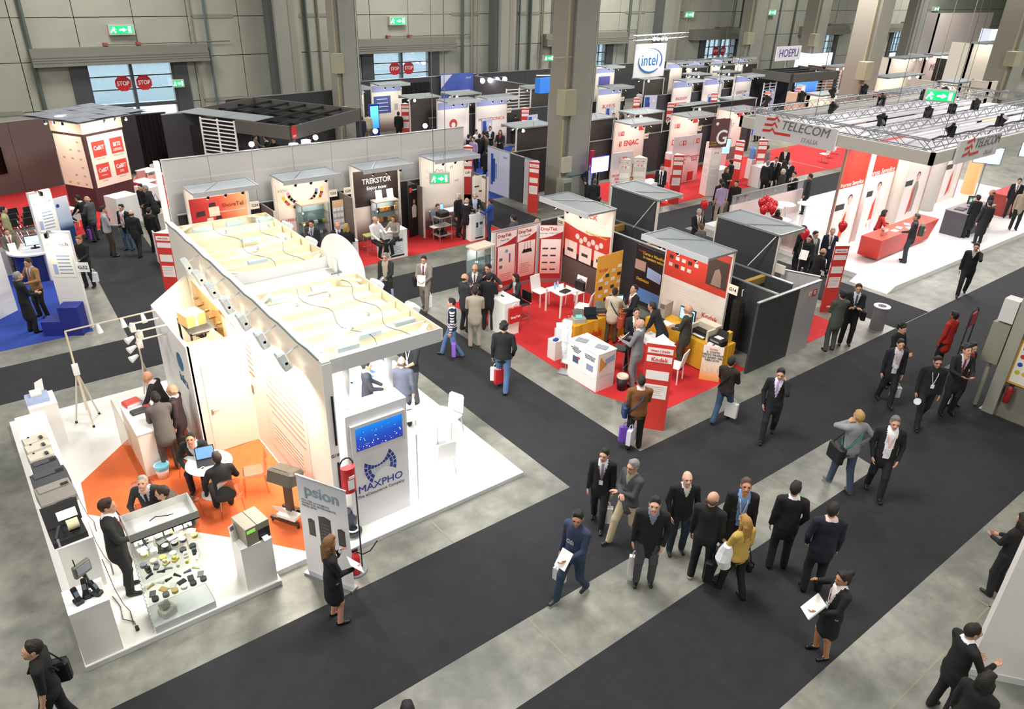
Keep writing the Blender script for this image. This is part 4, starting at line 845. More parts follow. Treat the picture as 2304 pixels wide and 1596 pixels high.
t=thing('extinguisher_stand','tall dark hoop stand with a red sign and a fire extinguisher at its foot','fire extinguisher',G(800,1284)); b=B(); b.tube([(-.13,0,1.7),(-.13,0,2.1),(-.11,0,2.24),(-.06,0,2.32),(0,0,2.34),(.06,0,2.32),(.11,0,2.24),(.13,0,2.1),(.13,0,.02)],.014,6); obj('hoop',b,M('#2d3138',.4),t)
b=B(); b.lathe([(.01,0),(.2,0),(.2,.03),(.01,.03)],(0,0,0),20); obj('base',b,M('#7d8288',.4),t); sgn=obj('sign',B().prism([(.118*math.cos(RAD(a_)),-.05+.09*math.sin(RAD(a_)),1.74) for a_ in range(-170,-9,20)]+[(.118,0,1.74),(-.118,0,1.74)],(0,0,.46)),RED,t); b=B(); b.box(-.05,.05,-.146,-.13,1.82,2.0); b.box(-.03,.06,-.146,-.13,2.02,2.07); obj('pictogram',b,WH2,sgn)
b=B(); b.lathe([(.01,.03),(.075,.03),(.08,.06),(.08,.36),(.05,.44),(.02,.46),(.02,.5)],(-.02,-.08,0),14); ex=obj('cylinder',b,RED,t,smooth=True); obj('valve',B().cb((-.02,-.08,.52),(.1,.03,.05)),BLK,ex); b=B(); b.tube([(-.02,-.08,.5),(.1,-.12,.4),(.25,-.1,.38),(.42,-.05,.48)],.012,5); obj('hose',b,BLK,ex)
# ---------------------------------------------------------------- booth kit
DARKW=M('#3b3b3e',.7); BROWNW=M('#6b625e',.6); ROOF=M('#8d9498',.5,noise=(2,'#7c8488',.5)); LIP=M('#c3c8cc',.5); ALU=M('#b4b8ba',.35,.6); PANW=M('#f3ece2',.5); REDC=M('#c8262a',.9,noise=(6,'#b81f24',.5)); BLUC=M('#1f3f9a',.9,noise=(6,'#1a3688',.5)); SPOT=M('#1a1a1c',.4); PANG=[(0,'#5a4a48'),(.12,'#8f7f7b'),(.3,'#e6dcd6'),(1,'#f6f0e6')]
def totem(label,x,y,rz,w=1.95,h=2.87,dep=1.05,front=None,z=0,power=9,spots=3,num=None,numside=1,back=None,lit=True,lamp_bulb=False,strut=False):
    """display booth back panel with a flat canopy towards local -Y; local x runs along the panel"""
    t=thing('booth_totem',label,'booth',(x,y,z),rz)
    pn=obj('display_panel',B().box(0,w,0,.03,0,h-.04),front or MGRAD(PANG,2),t)
    obj('rear_skin',B().box(0,w,.03,.06,0,h-.04),back or DARKW,t)
    [obj('side_post',B().box(q,q+.04,-.01,.07,0,h),M('#dcd6cc',.5),t) for q in (-.04,w)]
    c=obj('canopy_sheet',B().box(-.04,w+.04,-dep,.08,h,h+.015),ROOF,t)
    b=B(); b.box(-.05,w+.05,-dep-.03,-dep,h-.1,h+.06); obj('front_lip',b,LIP,c)
    b=B(); b.box(-.06,-.03,-dep,.08,h-.02,h+.04); b.box(w+.03,w+.06,-dep,.08,h-.02,h+.04); b.box(-.05,w+.05,.06,.09,h-.02,h+.04); obj('canopy_frame',b,ALU,c)
    b=B(); b.tube([(w*.15,-dep+.05,h+.03),(w*.55,.05,h+.03)],.014,4); obj('roof_brace',b,ALU,c)
    for i in range(spots):
        xx=w*(.22+.56*i/max(1,spots-1)); b=B(); b.cyl((xx,-dep+.12,h-.02),(xx,-dep+.12,h-.1),.012,n=5); b.cyl((xx,-dep+.1,h-.1),(xx,-dep+.2,h-.22),.04,.045,n=8); s=obj('spotlight',b,SPOT,t); obj('lens',B().cyl((xx,-dep+.2,h-.22),(xx,-dep+.206,h-.227),.04,n=8),BULB,s)
    if lit: area('totem_light',(w/2,-dep+.2,h-.12),power,w*.8,.08,(1,.92,.8),aim=(w/2,.4,h*.45),parent=t)
    if lamp_bulb: b=B(); b.cb((w*.5 if lamp_bulb is True else w*lamp_bulb,.2,h-.05),(.12,.1,.12)); f=obj('rear_floodlight',b,SPOT,t); obj('lens',B().ball((w*.5 if lamp_bulb is True else w*lamp_bulb,.27,h-.06),.07,8),BULB,f)
    if strut: obj('diagonal_strut',B().cyl((w*.04,.08,h-.05),(w*.25,.5,1.95),.018,n=6),ALU,t)
    if num:
        xx=w+.04 if numside>0 else -.34; b=B(); b.box(xx,xx+.3,-.02,0,1.85,2.1); q=obj('stand_number',b,M('#efe6d4',.5),t); text(num,q,(xx+.15,-.025,1.97),.13,BLK)
    return t,pn
def wallrun(label,pts,h,mat,th=.06,z=0,cap=True,panel=1.0,name='partition_wall'):
    """row of upright wall panels between ground points"""
    t=thing(name,label,'wall',(pts[0][0],pts[0][1],z)); o=Vector((pts[0][0],pts[0][1],0))
    for a_,c_ in zip(pts[:-1],pts[1:]):
        a_=Vector((*a_,0))-o; c_=Vector((*c_,0))-o; d=c_-a_; L=d.length; d.normalize(); n=Vector((-d.y,d.x,0))*th/2; k=max(1,round(L/panel))
        for i in range(k):
            p=a_+d*(L*i/k+.006); q=a_+d*(L*(i+1)/k-.006); obj('wall_panel',B().prism([p-n,q-n,q+n,p+n],(0,0,h)),mat,t)
        if cap: obj('top_rail',B().prism([a_-n*1.4+Vector((0,0,h)),c_-n*1.4+Vector((0,0,h)),c_+n*1.4+Vector((0,0,h)),a_+n*1.4+Vector((0,0,h))],(0,0,.03)),ALU,t)
    return t
KR=M('#cf3b34',.5); KW=M('#f1e9e6',.5)
def kiosk(label,p,rz,h=2.15,title=None,col=None,side=.46,sq=False):
    """three-sided signpost with white info boxes"""
    t=thing('info_kiosk',label,'kiosk',p,rz); s=side
    tri=[(-s/2,-s*.29,0),(s/2,-s*.29,0),(0,s*.58,0)] if not sq else [(-s/2,-s/2,0),(s/2,-s/2,0),(s/2,s/2,0),(-s/2,s/2,0)]
    obj('body',B().prism(tri,(0,0,h)),col or KR,t)
    obj('cap',B().prism([(q[0]*.99,q[1]*.99,h) for q in tri],(0,0,.012)),KW,t); fy=-s*.29 if not sq else -s/2
    for k in range(3 if not sq else 4):
        ang=2*math.pi*k/(3 if not sq else 4); f=obj('face_header',B().box(-s*.44,s*.44,fy-.006,fy,h*.90,h*.96),KW,t); f.rotation_euler=(0,0,ang); [obj('info_box',B().box(-s*c_,s*c_,fy-.006,fy,h*z0_,h*z1_),KW,f) for c_,z0_,z1_ in ((.44,.80,.87),(.4,.60,.70),(.4,.38,.54))]
        if k==0 and title: text(title,f,(0,fy-.01,h*.83),s*.22,KR,bold=.01); 
        if k==0: text('smau | trade',f,(0,fy-.01,h*.93),s*.13,KR)
        obj('printed_lines',lines(B(),-s*.36,s*.36,h*.52,5,.05,fy-.006,.012),M('#b9a9a6',.5),f)
    return t
# ---------------------------------------------------------------- booth row before the tall white wall
t=wallrun('tall white backing wall behind the ShoreTel and TrekStor booths',[(5.62,24.95),(17.0,24.95)],3.56,M('#e4e4e2',.5),.1,panel=1.42)
wallrun('low black partition behind the row of lit booths at the tall white wall',[(5.7,24.42),(16.6,24.42)],1.93,M('#2b2b2d',.7),.06,panel=1.0)
obj('end_post',B().box(-.2,-.06,-.1,.1,0,3.56),M('#fbf7ee',.4,emit=.35),t)  # post is no lamp; its faint glow paints in light falling on the wall end
carpet('booth_carpet','bright red carpet under the booths before the tall white wall',R4(5.5,17.15,21.82,24.38),REDC)
SHO=MGRAD([(0,'#b7262a'),(.5,'#cf4a3c'),(.75,'#e88a60'),(1,'#f4c890')],0)
YB=24.15; PITCH=(5.98,8.8,11.66,14.55)
t,pn=totem('lit booth with red poster lettered ShoreTel under a flat grey canopy',PITCH[0],YB,0,1.92,num='G24')
q=obj('poster',B().box(.06,1.86,-.012,0,1.2,2.45),SHO,t); text('ShoreTel',q,(1.4,-.024,2.12),.19,M('#9a3420',.5)); text('@FIORE',q,(1.35,-.016,1.55),.15,M('#8a2a24',.5)); text('Your IP Unified Communications Solution',q,(1.3,-.016,1.93),.06,WH2)
for i,(x,z,s) in enumerate(((.35,1.95,.3),(.35,1.55,.28),(.75,2.2,.22),(.62,1.72,.22),(.9,1.75,.2),(.3,1.35,.25))): u_=obj('phone_picture',B().prism([(x-s/2,-.02,z-s*.3),(x+s/2,-.02,z-s*.25),(x+s*.45,-.02,z+s*.3),(x-s*.4,-.02,z+s*.25)],(0,.006,0)),M(['#3a2a2c','#e8dcd4'][i%2],.5),q)
obj('stack_picture',B().box(.62,.95,-.018,-.012,1.82,2.12),M('#f2d8c4',.5),q)
t,pn=totem('lit booth with colourful fan print and the word DATAPRINT',PITCH[1],YB,0,1.92,num='G26')
q=obj('poster',B().box(.06,1.86,-.012,0,1.35,2.5),M('#f6ecdc',.5),t); FC=['#d98ab0','#e8c84a','#8aa84a','#c85a4a','#8a7ab8','#f0d890','#d8a05a','#4a4a5a']
for i in range(22):
    an=RAD(195+i*7.5); x=.98+.72*math.cos(an)*(1 if i%2 else .72); z=2.25+.62*math.sin(an)*(1 if i%2 else .72); 
    if x>.1 and x<1.8: obj('fan_picture',B().cb((x,-.018,z),(.2,.006,.1),rot=Matrix.Rotation(-an-1.57,3,'Y')),M(FC[i%8],.5),q)
text('ICETEC',q,(.3,-.016,2.3),.11,M('#9a9298',.5)); text('DATAPRINT',t,(.36,-.006,1.25),.14,M('#c23a34',.5),bold=.01); text('Pursuing with life',q,(1.45,-.016,1.72),.07,M('#8a8288',.5))
t,pn=totem('lit booth with dark poster lettered TREKSTOR Enjoy now',PITCH[2],YB,0,1.92,num='G28',numside=-1)
q=obj('poster',B().box(.06,1.86,-.012,0,1.3,2.6),MGRAD([(0,'#241a18'),(.6,'#3a2c28'),(1,'#5a4a42')],2),t); text('TREKSTOR',q,(.98,-.018,2.2),.27,WH2,bold=.015,sx=.9); text('Enjoy now.',q,(.98,-.018,1.95),.19,WH2)
t,pn=totem('lit pinkish booth panel with small red script letters, marked G40',PITCH[3],YB,0,1.92,num='G40',spots=3)
text('ri',pn,(1.35,-.006,2.3),.22,M('#a8685c',.5),shear=.3); text('ael',pn,(1.6,-.006,1.75),.16,M('#c8a8a0',.5)); obj('ghost_squares',B().box(.2,.32,-.006,0,2.2,2.32).box(.2,.32,-.006,0,1.95,2.07),M('#e4dcd4',.5),pn)
for i,(x,lb) in enumerate(((8.4,'ShoreTel and DATAPRINT'),(11.25,'DATAPRINT and TREKSTOR'),(14.08,'TREKSTOR and G40'),(17.02,'G40 and the aisle'))):
    t=thing('divider_wall','short brown-grey divider between the booths '+lb if i<3 else 'short brown-grey end wall of the booth marked G40','wall',(x,23.25,0)); obj('panel',B().box(-.03,.03,.02,1.1,0,1.93),BROWNW,t); obj('end_post',B().box(-.035,.035,-.02,.02,0,1.95),M('#e6e2da',.5),t)
    if i==3: q=obj('poster',B().box(-.036,-.03,.1,.9,.9,1.85),PANW,t)
t=thing('hanging_poster','cream poster with small dark product pictures on the end post of the booth G40','poster',(16.55,23.6,0)); obj('sheet',B().box(0,.62,0,.03,.7,1.95),PANW,t); obj('product_pictures',B().box(.08,.3,-.006,0,1.5,1.56).box(.3,.5,-.006,0,1.3,1.36).box(.08,.25,-.006,0,1.1,1.16),DGR,t); obj('lower_board',B().box(0,.62,0,.03,0,.7),BROWNW,t)
def counter(label,p,w,d,h,rz=0,mat=None,pic=None,z=0,name='promo_counter'):
    t=thing(name,label,'counter',(p[0],p[1],z),rz); obj('body',B().box(0,w,0,d,0,h-.03),mat or LAQ,t); obj('top',B().box(-.01,w+.01,-.01,d+.01,h-.03,h),WH2,t)
    if pic:
        q=obj('front_print',B().box(w*.3,w*.85,-.006,0,.08,h*.85),M(pic,.5),t); obj('picture',B().box(w*.35,w*.5,-.01,-.006,h*.5,h*.7).box(w*.6,w*.8,-.01,-.006,h*.6,h*.7),DGR,q); obj('text_block',lines(B(),w*.35,w*.8,h*.45,5,.06,-.006,.02),M('#9aa0a8',.5),q); obj('footer',B().box(w*.3,w*.85,-.01,-.006,.08,.14),BLK,q)
    return t
counter('white counter with laptop poster before the TREKSTOR booth',(11.56,21.85),.96,.45,1.02,pic='#dfe4ec'); counter('plain white counter before the DATAPRINT booth',(9.6,21.7),.95,.42,1.0); counter('white counter where four visitors stand before the booth marked G40',(15.3,21.92),.66,.5,1.02,pic='#d9dde2')
def showcase(label,x,y,w,d,h,goods,rz=0,lightboxes=0,z=0):
    t=thing('glass_cabinet',label,'cabinet',(x,y,z),rz)
    obj('plinth',B().box(0,w,0,d,0,.35),M('#6a5f58',.5),t); b=B(); [b.box(a_,a_+.025,c_,c_+.025,.35,h) for a_ in (0,w-.025) for c_ in (0,d-.025)]; obj('frame',b,SILV,t); obj('top_board',B().box(-.01,w+.01,-.01,d+.01,h,h+.05),M('#d8c8b4',.5),t); obj('back_board',B().box(.02,w-.02,d-.02,d,.35,h),M('#7d8890',.5),t)
    obj('glass_front',B().box(.02,w-.02,0,.006,.35,h),MG('#eef4f4',.92),t)
    for i in range(3): obj('shelf',B().box(.02,w-.02,.01,d-.02,.75+i*.38,.762+i*.38),MG('#dceaea',.85),t)
    for i in range(3): obj('lamp',B().ball((.05,.05,.8+.4*i),.03,8),BULB,t)
    for i in range(lightboxes): xx=x+w*(.25+.5*i); q=tag(obj('lit_tablet',B().prism([(-.12,0,0),(.12,0,0),(.12,.06,.36),(-.12,.06,.36)],(0,.03,0)),M('#f2f6ff',.4,emit=3.0),None,(xx,y+.15,h+.051)),'glowing white tablet sign on top of the TREKSTOR cabinet','sign','glowing tablet signs')
    area('cabinet_lamp',(w/2,d/2,h-.05),7,w*.7,d*.5,(1,.9,.75),aim=(w/2,d/2,0),parent=t)
    return t
showcase('glass cabinet with orange packages below the TREKSTOR poster',12.3,23.62,.92,.42,1.5,'o',lightboxes=2)
for i in range(12): tag(obj('product_box',B().cb((0,0,.07),(.11,.08,.14)),M(['#e0803a','#d8742f','#1f1f20','#e9a060'][i%4],.5),None,(12.42+.15*(i%6)+.01*i/6,23.78,.763+.38*(i//6)+.001)),'small product box on a shelf of the TREKSTOR cabinet','box','products in the TREKSTOR cabinet')
showcase('tall glass cabinet with gadgets below the DATAPRINT poster',9.45,23.55,1.0,.5,1.85,'d')
for i in range(12): tag(obj('product_box',B().cb((0,0,.04),(.12,.1,.08)),M(['#2a2a2e','#c8b84a','#b84a4a','#4a6ab8','#d8d8d4'][i%5],.5),None,(9.57+.15*(i%6),23.78,.763+.38*(i//6)+.001)),'small gadget on a shelf of the DATAPRINT cabinet','device','gadgets in the DATAPRINT cabinet')
t=thing('product_rack','white pegboard rack of blister packs beside the DATAPRINT booth','rack',(10.78,24.0,0)); obj('back_board',B().box(0,.42,0,.03,.3,1.75),M('#b9bcc4',.5),t); obj('header',B().box(0,.42,-.005,.03,1.5,1.75),M('#e8c89a',.5),t)
for i in range(15): obj('blister_pack',B().box(.03+.13*(i%3),.13+.13*(i%3),-.02,0,1.36-.22*(i//3),1.48-.22*(i//3)),WH2,t)
t=thing('portrait_banner','dark portrait banner with a red square and a woman in white','banner',(13.62,23.55,0),RAD(14)); obj('print_sheet',B().box(0,.5,0,.03,0,2.0),M('#1d1715',.5),t); obj('red_square',B().box(.04,.16,-.006,0,1.72,1.9),M('#d8503f',.5),t); text('TrekStor',t,(.32,-.006,1.8),.08,WH2)
b=B(); b.prism([(.16,-.008,.75),(.36,-.008,.75),(.38,-.008,1.15),(.3,-.008,1.25),(.22,-.008,1.25),(.14,-.008,1.15)],(0,.004,0)); obj('figure_blouse',b,M('#cfc3b4',.5),t); b=B(); b.prism([(.26+.05*math.cos(k),-.009,1.36+.075*math.sin(k)) for k in [j*.7 for j in range(9)]],(0,.004,0)); obj('figure_face',b,M('#c89880',.5),t); b=B(); b.prism([(.26+.09*math.cos(k),-.007,1.36+.13*math.sin(k)) for k in [j*.7 for j in range(9)]],(0,.002,0)); obj('figure_hair',b,M('#3a241c',.5),t)
t=thing('equipment_trolley','steel trolley with a black machine on top in the booth G40','trolley',(14.5,22.65,0),.1)
b=B(); [b.cyl((sx*.28,sy*.2,.05),(sx*.28,sy*.2,.95),.015,n=6) for sx in (-1,1) for sy in (-1,1)]; obj('frame',b,SILV,t); [obj('shelf',B().cb((0,0,z),(.6,.44,.02)),M('#a8a29a',.4),t) for z in (.25,.6,.93)]; obj('machine',B().cb((.02,0,1.03),(.42,.34,.17),bev=.02),BLK,t); obj('small_unit',B().cb((-.02,0,.31),(.3,.25,.1)),BLK,t); obj('hanging_tray',B().cb((-.4,0,.6),(.2,.3,.02)),WH2,t)
def folding_chair(label,p,rz,mat=None,z=0):
    t=thing('chair',label,'chair',(p[0],p[1],z),rz); m=mat or BLK; obj('seat',B().cb((0,0,.45),(.42,.4,.04),bev=.01),m,t); obj('backrest',B().cb((0,-.2,.75),(.42,.03,.28),bev=.01),m,t)
    for sx in (-1,1): obj('leg',B().tube([(sx*.2,-.22,.88),(sx*.2,-.18,.45),(sx*.2,.2,0)],.012,5),SILV,t); obj('leg',B().tube([(sx*.18,.15,.45),(sx*.18,-.22,0)],.012,5),SILV,t)
    return t
folding_chair('black folding chair by the desk of the booth marked G40',(15.25,22.85),RAD(60)); 
def bar_stool(label,p,rz=0,h=.72,mat=None,z=0,back=False):
    t=thing('bar_stool',label,'stool',(p[0],p[1],z),rz); obj('seat',B().cb((0,0,h),(.36,.36,.04),bev=.02),mat or M('#a8b06a',.5),t)
    for sx in (-1,1):
        for sy in (-1,1): obj('leg',B().cyl((sx*.14,sy*.14,h-.02),(sx*.2,sy*.2,0),.012,n=6),SILV,t)
    b=B(); b.tube([(-.18,.18,.26),(.18,.18,.26)],.009,5); b.tube([(-.18,-.18,.26),(.18,-.18,.26)],.009,5); obj('foot_rest',b,SILV,t)
    if back: obj('backrest',B().prism([(-.2,-.17,h),(.2,-.17,h),(.2,-.24,h+.3),(-.2,-.24,h+.3)],(0,-.02,0)),mat,t)
bar_stool('green-seated steel bar stool behind the TREKSTOR counter',(11.5,22.75)); bar_stool('green-seated steel bar stool beside the TREKSTOR cabinet',(12.45,22.95))
t=thing('side_table','narrow table with laptop along the G40 booth wall','table',(14.75,23.5,0)); obj('tabletop',B().box(0,1.3,0,.5,.72,.75),WH2,t); [obj('leg',B().box(x,x+.04,y,y+.04,0,.72),SILV,t) for x in (.02,1.24) for y in (.02,.44)]
def laptop(label,p,rz,col='#7fa8e0',mat=None,s=1.0,glow=.8):
    t=thing('laptop',label,'laptop',p,rz); m=mat or BLK; obj('keyboard_deck',B().box(-.17*s,.17*s,-.12*s,.12*s,0,.02),m,t); l=obj('lid',B().prism([(-.17*s,.12*s,.02),(.17*s,.12*s,.02),(.17*s,.18*s,.24*s),(-.17*s,.18*s,.24*s)],(0,.012,0)),m,t); obj('display',B().prism([(-.155*s,.118*s,.03),(.155*s,.118*s,.03),(.155*s,.172*s,.23*s),(-.155*s,.172*s,.23*s)],(0,-.002,0)),M(col,.3,emit=glow),l); return t
laptop('open laptop with a blue screen on the narrow table of the booth G40',(15.2,23.7,.751),RAD(10))
kiosk('red and white three-sided smau kiosk behind the cream wall, beside the lane',(4.75,22.3,0),RAD(-40))
t=thing('purple_counter','purple and white low counter at the outer end of the tall white wall','counter',(5.2,24.4,0)); obj('body',B().box(0,.35,0,1.6,0,.9),M('#5a3a9a',.5),t); obj('white_side',B().box(-.03,0,.3,1.6,.0,1.1),LAQ,t)
# ---------------------------------------------------------------- blue-carpeted stand on the left
carpet('booth_carpet','royal blue carpet of the stand with the tall AirTech panels',[(-10,21.4),(2.28,21.4),(2.4,24),(2.7,28.6),(-10,28.6)],BLUC)
def atpanel(label,a_,c_,h,num=None):
    a_=Vector((*a_,0)); c_=Vector((*c_,0)); d=c_-a_; t=thing('sign_panel',label,'sign',a_,math.atan2(d.y,d.x)); w=d.length; obj('panel',B().box(0,w,0,.12,0,h),M('#eceae6',.4),t)
    obj('print',B().box(w*.12,w*.92,-.006,0,h*.55,h*.8),M('#f2efe2',.5),t); text('AirTech',t,(w*.5,-.008,h*.88),w*.24,M('#7a7466',.5))
    q=obj('print_lines',lines(B(),w*.35,w*.85,h*.77,6,h*.035,-.006,h*.012,.1),M('#8fa0c4',.5),t); obj('print_photo',B().box(w*.15,w*.3,-.01,-.006,h*.58,h*.68),M('#9fb4d8',.5),t)
    b=B(); b.tube([(w*.35,.06,h),(w*.35,-.12,h+.06),(w*.38,-.2,h+.02)],.012,5); b.cb((w*.38,-.22,h-.03),(.08,.1,.12)); s=obj('clip_lamp',b,SPOT,t); area('clip_light',(w*.38,-.25,h-.1),8,.1,.1,(1,.95,.85),aim=(w*.5,.05,h*.7),parent=t)
    if num: q=obj('stand_number',B().box(w,w+.3,.0,.02,h*.6,h*.6+.26),WH2,t); text(num,q,(w+.15,-.006,h*.6+.13),.14,BLK)
atpanel('tall white AirTech panel with clip lamp and plate G32 at the carpet corner',(1.72,21.98),(2.3,21.6),2.78,'G32')
atpanel('tall white AirTech panel with clip lamp farther back beside the round desk',(2.0,26.0),(2.62,26.25),2.8)
wallrun('plain white side wall of the blue-carpeted stand',[(.0,23.4),(.8,24.1)],2.6,LAQ,.1,panel=2)
t=thing('info_desk','curved white desk with dark blue front and monitor on the blue carpet','desk',(1.75,26.6,0)); b=B(); b.lathe([(.01,0),(.55,0),(.55,.9),(.01,.9)],(0,0,0),24); obj('drum',b,M('#1d2c70',.5),t); b=B(); b.lathe([(.01,.9),(.7,.9),(.7,.95),(.01,.95)],(0,0,0),28); obj('top',b,WH2,t)
def monitor(label,p,rz,w=.5,h=.32,col='#9fd0f0',stand=True,frame=None,emit=1.0,z0=.1):
    t=thing('monitor',label,'monitor',p,rz); c=obj('casing',B().box(-w/2,w/2,0,.04,z0,z0+h),frame or BLK,t); s=obj('display',B().box(-w/2+.02,w/2-.02,-.004,0,z0+.02,z0+h-.02),M(col,.3,emit=emit),c); obj('window_blocks',B().box(-w*.35,-w*.1,-.007,-.004,z0+h*.3,z0+h*.7).box(w*.0,w*.3,-.007,-.004,z0+h*.45,z0+h*.75),M('#dff0fb',.3,emit=emit),s)
    if stand: obj('neck',B().box(-.03,.03,.01,.04,0,z0),BLK,t); obj('foot',B().cb((0,.02,.008),(.24,.16,.016),bev=.004),BLK,t)
    return t
monitor('monitor showing a pale blue page on the curved desk',(1.85,26.55,.951),RAD(0)); 
t=thing('screen_back','black screen seen from behind at the second AirTech panel','monitor',(2.55,25.6,0),RAD(60)); obj('casing',B().box(-.25,.25,0,.05,1.2,1.55),BLK,t); obj('stand',B().box(-.03,.03,.0,.04,0,1.2),BLK,t)
t=thing('glass_case','low glass display case behind the curved desk','case',(.9,27.2,0)); obj('base',B().box(0,1.2,0,.5,0,.8),M('#d8d2c6',.5),t); obj('glass_hood',B().box(0,1.2,0,.5,.8,1.3),MG('#e8ecea',.8),t)
BENCH=M('#202a86',.6); t=thing('blue_bench','dark blue stepped bench standing against the near AirTech panel','bench',(1.15,21.75,0),RAD(-30)); obj('low_step',B().box(0,.5,0,.45,0,.42),BENCH,t); obj('high_block',B().box(.5,1.0,0,.45,0,.82),BENCH,t)
t=thing('poster_stand','blue and white poster board with a dark blue swirl beside the AirTech panels','poster',(2.55,27.6,0),RAD(28)); obj('sheet',B().box(0,.75,0,.05,0,2.1),MGRAD([(0,'#2a4a86'),(.5,'#1f3a72'),(.62,'#b9cbe6'),(1,'#e8eef6')],2),t); obj('emblem',B().cyl((.35,-.006,1.85),(.35,0,1.85),.06,n=12),M('#2a4a8a',.5),t)
# ---------------------------------------------------------------- CeBIT corner, set at an angle
RC=RAD(30)
carpet('booth_carpet','red carpet around the angled CeBIT tower',[(-6,30.0),(3.4,30.25),(4.82,31.0),(6.08,31.6),(8.6,32.8),(8.6,38),(-6,38)],REDC)
t=thing('signboard_tower','maroon tower with lit cream CeBIT and BITS posters under a wide louvred roof','tower',(4.82,32.95,0),RC); MAR=M('#4a2c30',.6)
obj('core',B().box(0,1.85,0,1.65,0,3.5),MAR,t)
pf=obj('front_poster',B().box(.12,1.8,-.03,0,.95,2.95),M('#f6e6d8',.5),t); ps=obj('side_poster',B().box(-.03,0,.1,1.6,.95,2.95),M('#f4e4d0',.5),t); SQ=M('#d8493c',.5)
for i,(x,z,a_,c_) in enumerate(((.55,2.42,'CeBIT',''),(1.4,2.42,'BITS','A GIANT EVENT\nNORTH AMERICA'),(.55,1.55,'CeBIT','AUSTRALIA'),(1.4,1.55,'CeBIT','BILISIM\nEURASIA'))):
    q=obj('logo_square',B().box(x-.3,x+.3,-.036,-.03,z-.3,z+.3),SQ,pf); text(a_,q,(x,-.04,z+.04),.22,WH2,bold=.015,sx=.85)
    if c_: text(c_,q,(x,-.04,z-.16),.055,WH2)
    text(('HANNOVER','PORTO ALEGRE','SYDNEY','ISTANBUL')[i],q,(x,-.034,z-.38),.07,M('#c9aea4',.5))
b=B()
for i in range(6):
    for j in range(1+i%3): b.box(-.036,-.03,.3+j*.45,.42+j*.45,2.7-i*.33,2.77-i*.33)
obj('sponsor_marks',b,M('#b9a898',.5),ps)
obj('header_band',B().box(-.02,1.87,-.02,1.67,3.05,3.5),M('#f4e4d0',.5),t)
b=B(); b.box(-.7,2.5,-.8,2.2,3.62,3.64); obj('roof_frame',b,ROOF,t)
for i in range(4):
    for j in range(4): obj('roof_louvre',B().cb((-.7+.4+i*.8,-.8+.375+j*.75,3.69),(.76,.7,.02),rot=Matrix.Rotation(RAD(2*(-1)**(i+j)),3,'X')),M('#7f8590',.5),t)
for (x,y) in ((-.5,.3),(-.5,.75),(-.5,1.2),(.6,-.6),(1.1,-.6),(1.6,-.6)): s=obj('spotlight',B().cyl((x,y,3.6),(x,y,3.45),.03,.05,n=8),SPOT,t); obj('lens',B().ball((x,y,3.44),.05,8),BULB,s)
area('tower_light',(.9,-.75,3.5),22,1.6,.1,(1,.88,.72),aim=(.9,.3,1.6),parent=t); area('tower_light',(-.7,.8,3.5),22,.1,1.4,(1,.88,.72),aim=(.3,.8,1.6),parent=t)
wallrun('long dark brown-grey wall behind the CeBIT tower with a black wall screen',[(-8,35.2),(4.4,38.2)],2.9,BROWNW,.1,panel=1.55)
t=wallrun('dark grey wall with a black curtained doorway right of the CeBIT tower',[(6.6,38.6),(8.0,38.8)],2.95,DARKW,.1,panel=1.4); 
t=thing('door_curtain','black curtain hanging in the doorway beside the CeBIT tower','curtain',(8.0,38.9,0)); b=B()
for i in range(14): b.box(i*.1,i*.1+.085,.05*(i%2),.05*(i%2)+.06,0,2.6)
b.box(0,1.4,.11,.14,0,2.6); obj('folds',b,M('#0e0e10',.9),t); obj('rail',B().box(0,1.4,-.02,.1,2.6,2.65),DGR,t)
wallrun('dark grey wall between the curtained doorway and the angled stage',[G(362,259,2.95).xy,G(452,263,2.7).xy],2.95,DARKW,.1,panel=1.4)
t=tag(obj('wall_screen',B().box(-.8,.8,-.06,0,.9,2.0),M('#060607',.15),None,(1.6,37.43,0),RAD(13.6)),'large black wall screen on the brown-grey wall left of the CeBIT tower','screen')
t=thing('pillar_poster','pale pink poster panel with small logos by the rows of black chairs','poster',(.3,32.6,0),RAD(15)); obj('sheet',B().box(0,1.0,0,.05,.3,2.6),M('#eadcdc',.5),t); obj('small_logos',B().box(.45,.6,-.006,0,2.35,2.5).box(.7,.9,-.006,0,1.6,1.7).box(.7,.9,-.006,0,1.2,1.3),M('#6a7aa0',.5),t); obj('printed_lines',lines(B(),.2,.65,1.95,8,.09,0,.02),M('#c0aeb0',.5),t); obj('foot',B().box(0,1,-.1,.15,0,.3),BROWNW,t)
for r_ in range(3):
    for c_ in range(4): 
        t=folding_chair('black folding chair in the rows on red carpet left of the CeBIT tower',(1.0+c_*.55+r_*.1,30.6+r_*.75),RAD(15)); t['group']='black chair rows at the CeBIT corner'
t=thing('info_cube','plain white cube counter in front of the CeBIT tower','counter',(5.08,30.6,0),RAD(22)); obj('body',B().box(0,.9,0,.75,0,1.05),M('#e6e8e6',.4),t); obj('top',B().box(0,.9,0,.75,1.05,1.07),WH2,t)
t=thing('info_cube','white counter with red back half hidden by the tall white wall end','counter',(6.3,31.3,0),RAD(22)); obj('body',B().box(0,.7,0,.7,0,1.1),M('#e8dcdc',.4),t); obj('top',B().box(0,.7,0,.7,1.1,1.12),WH2,t)
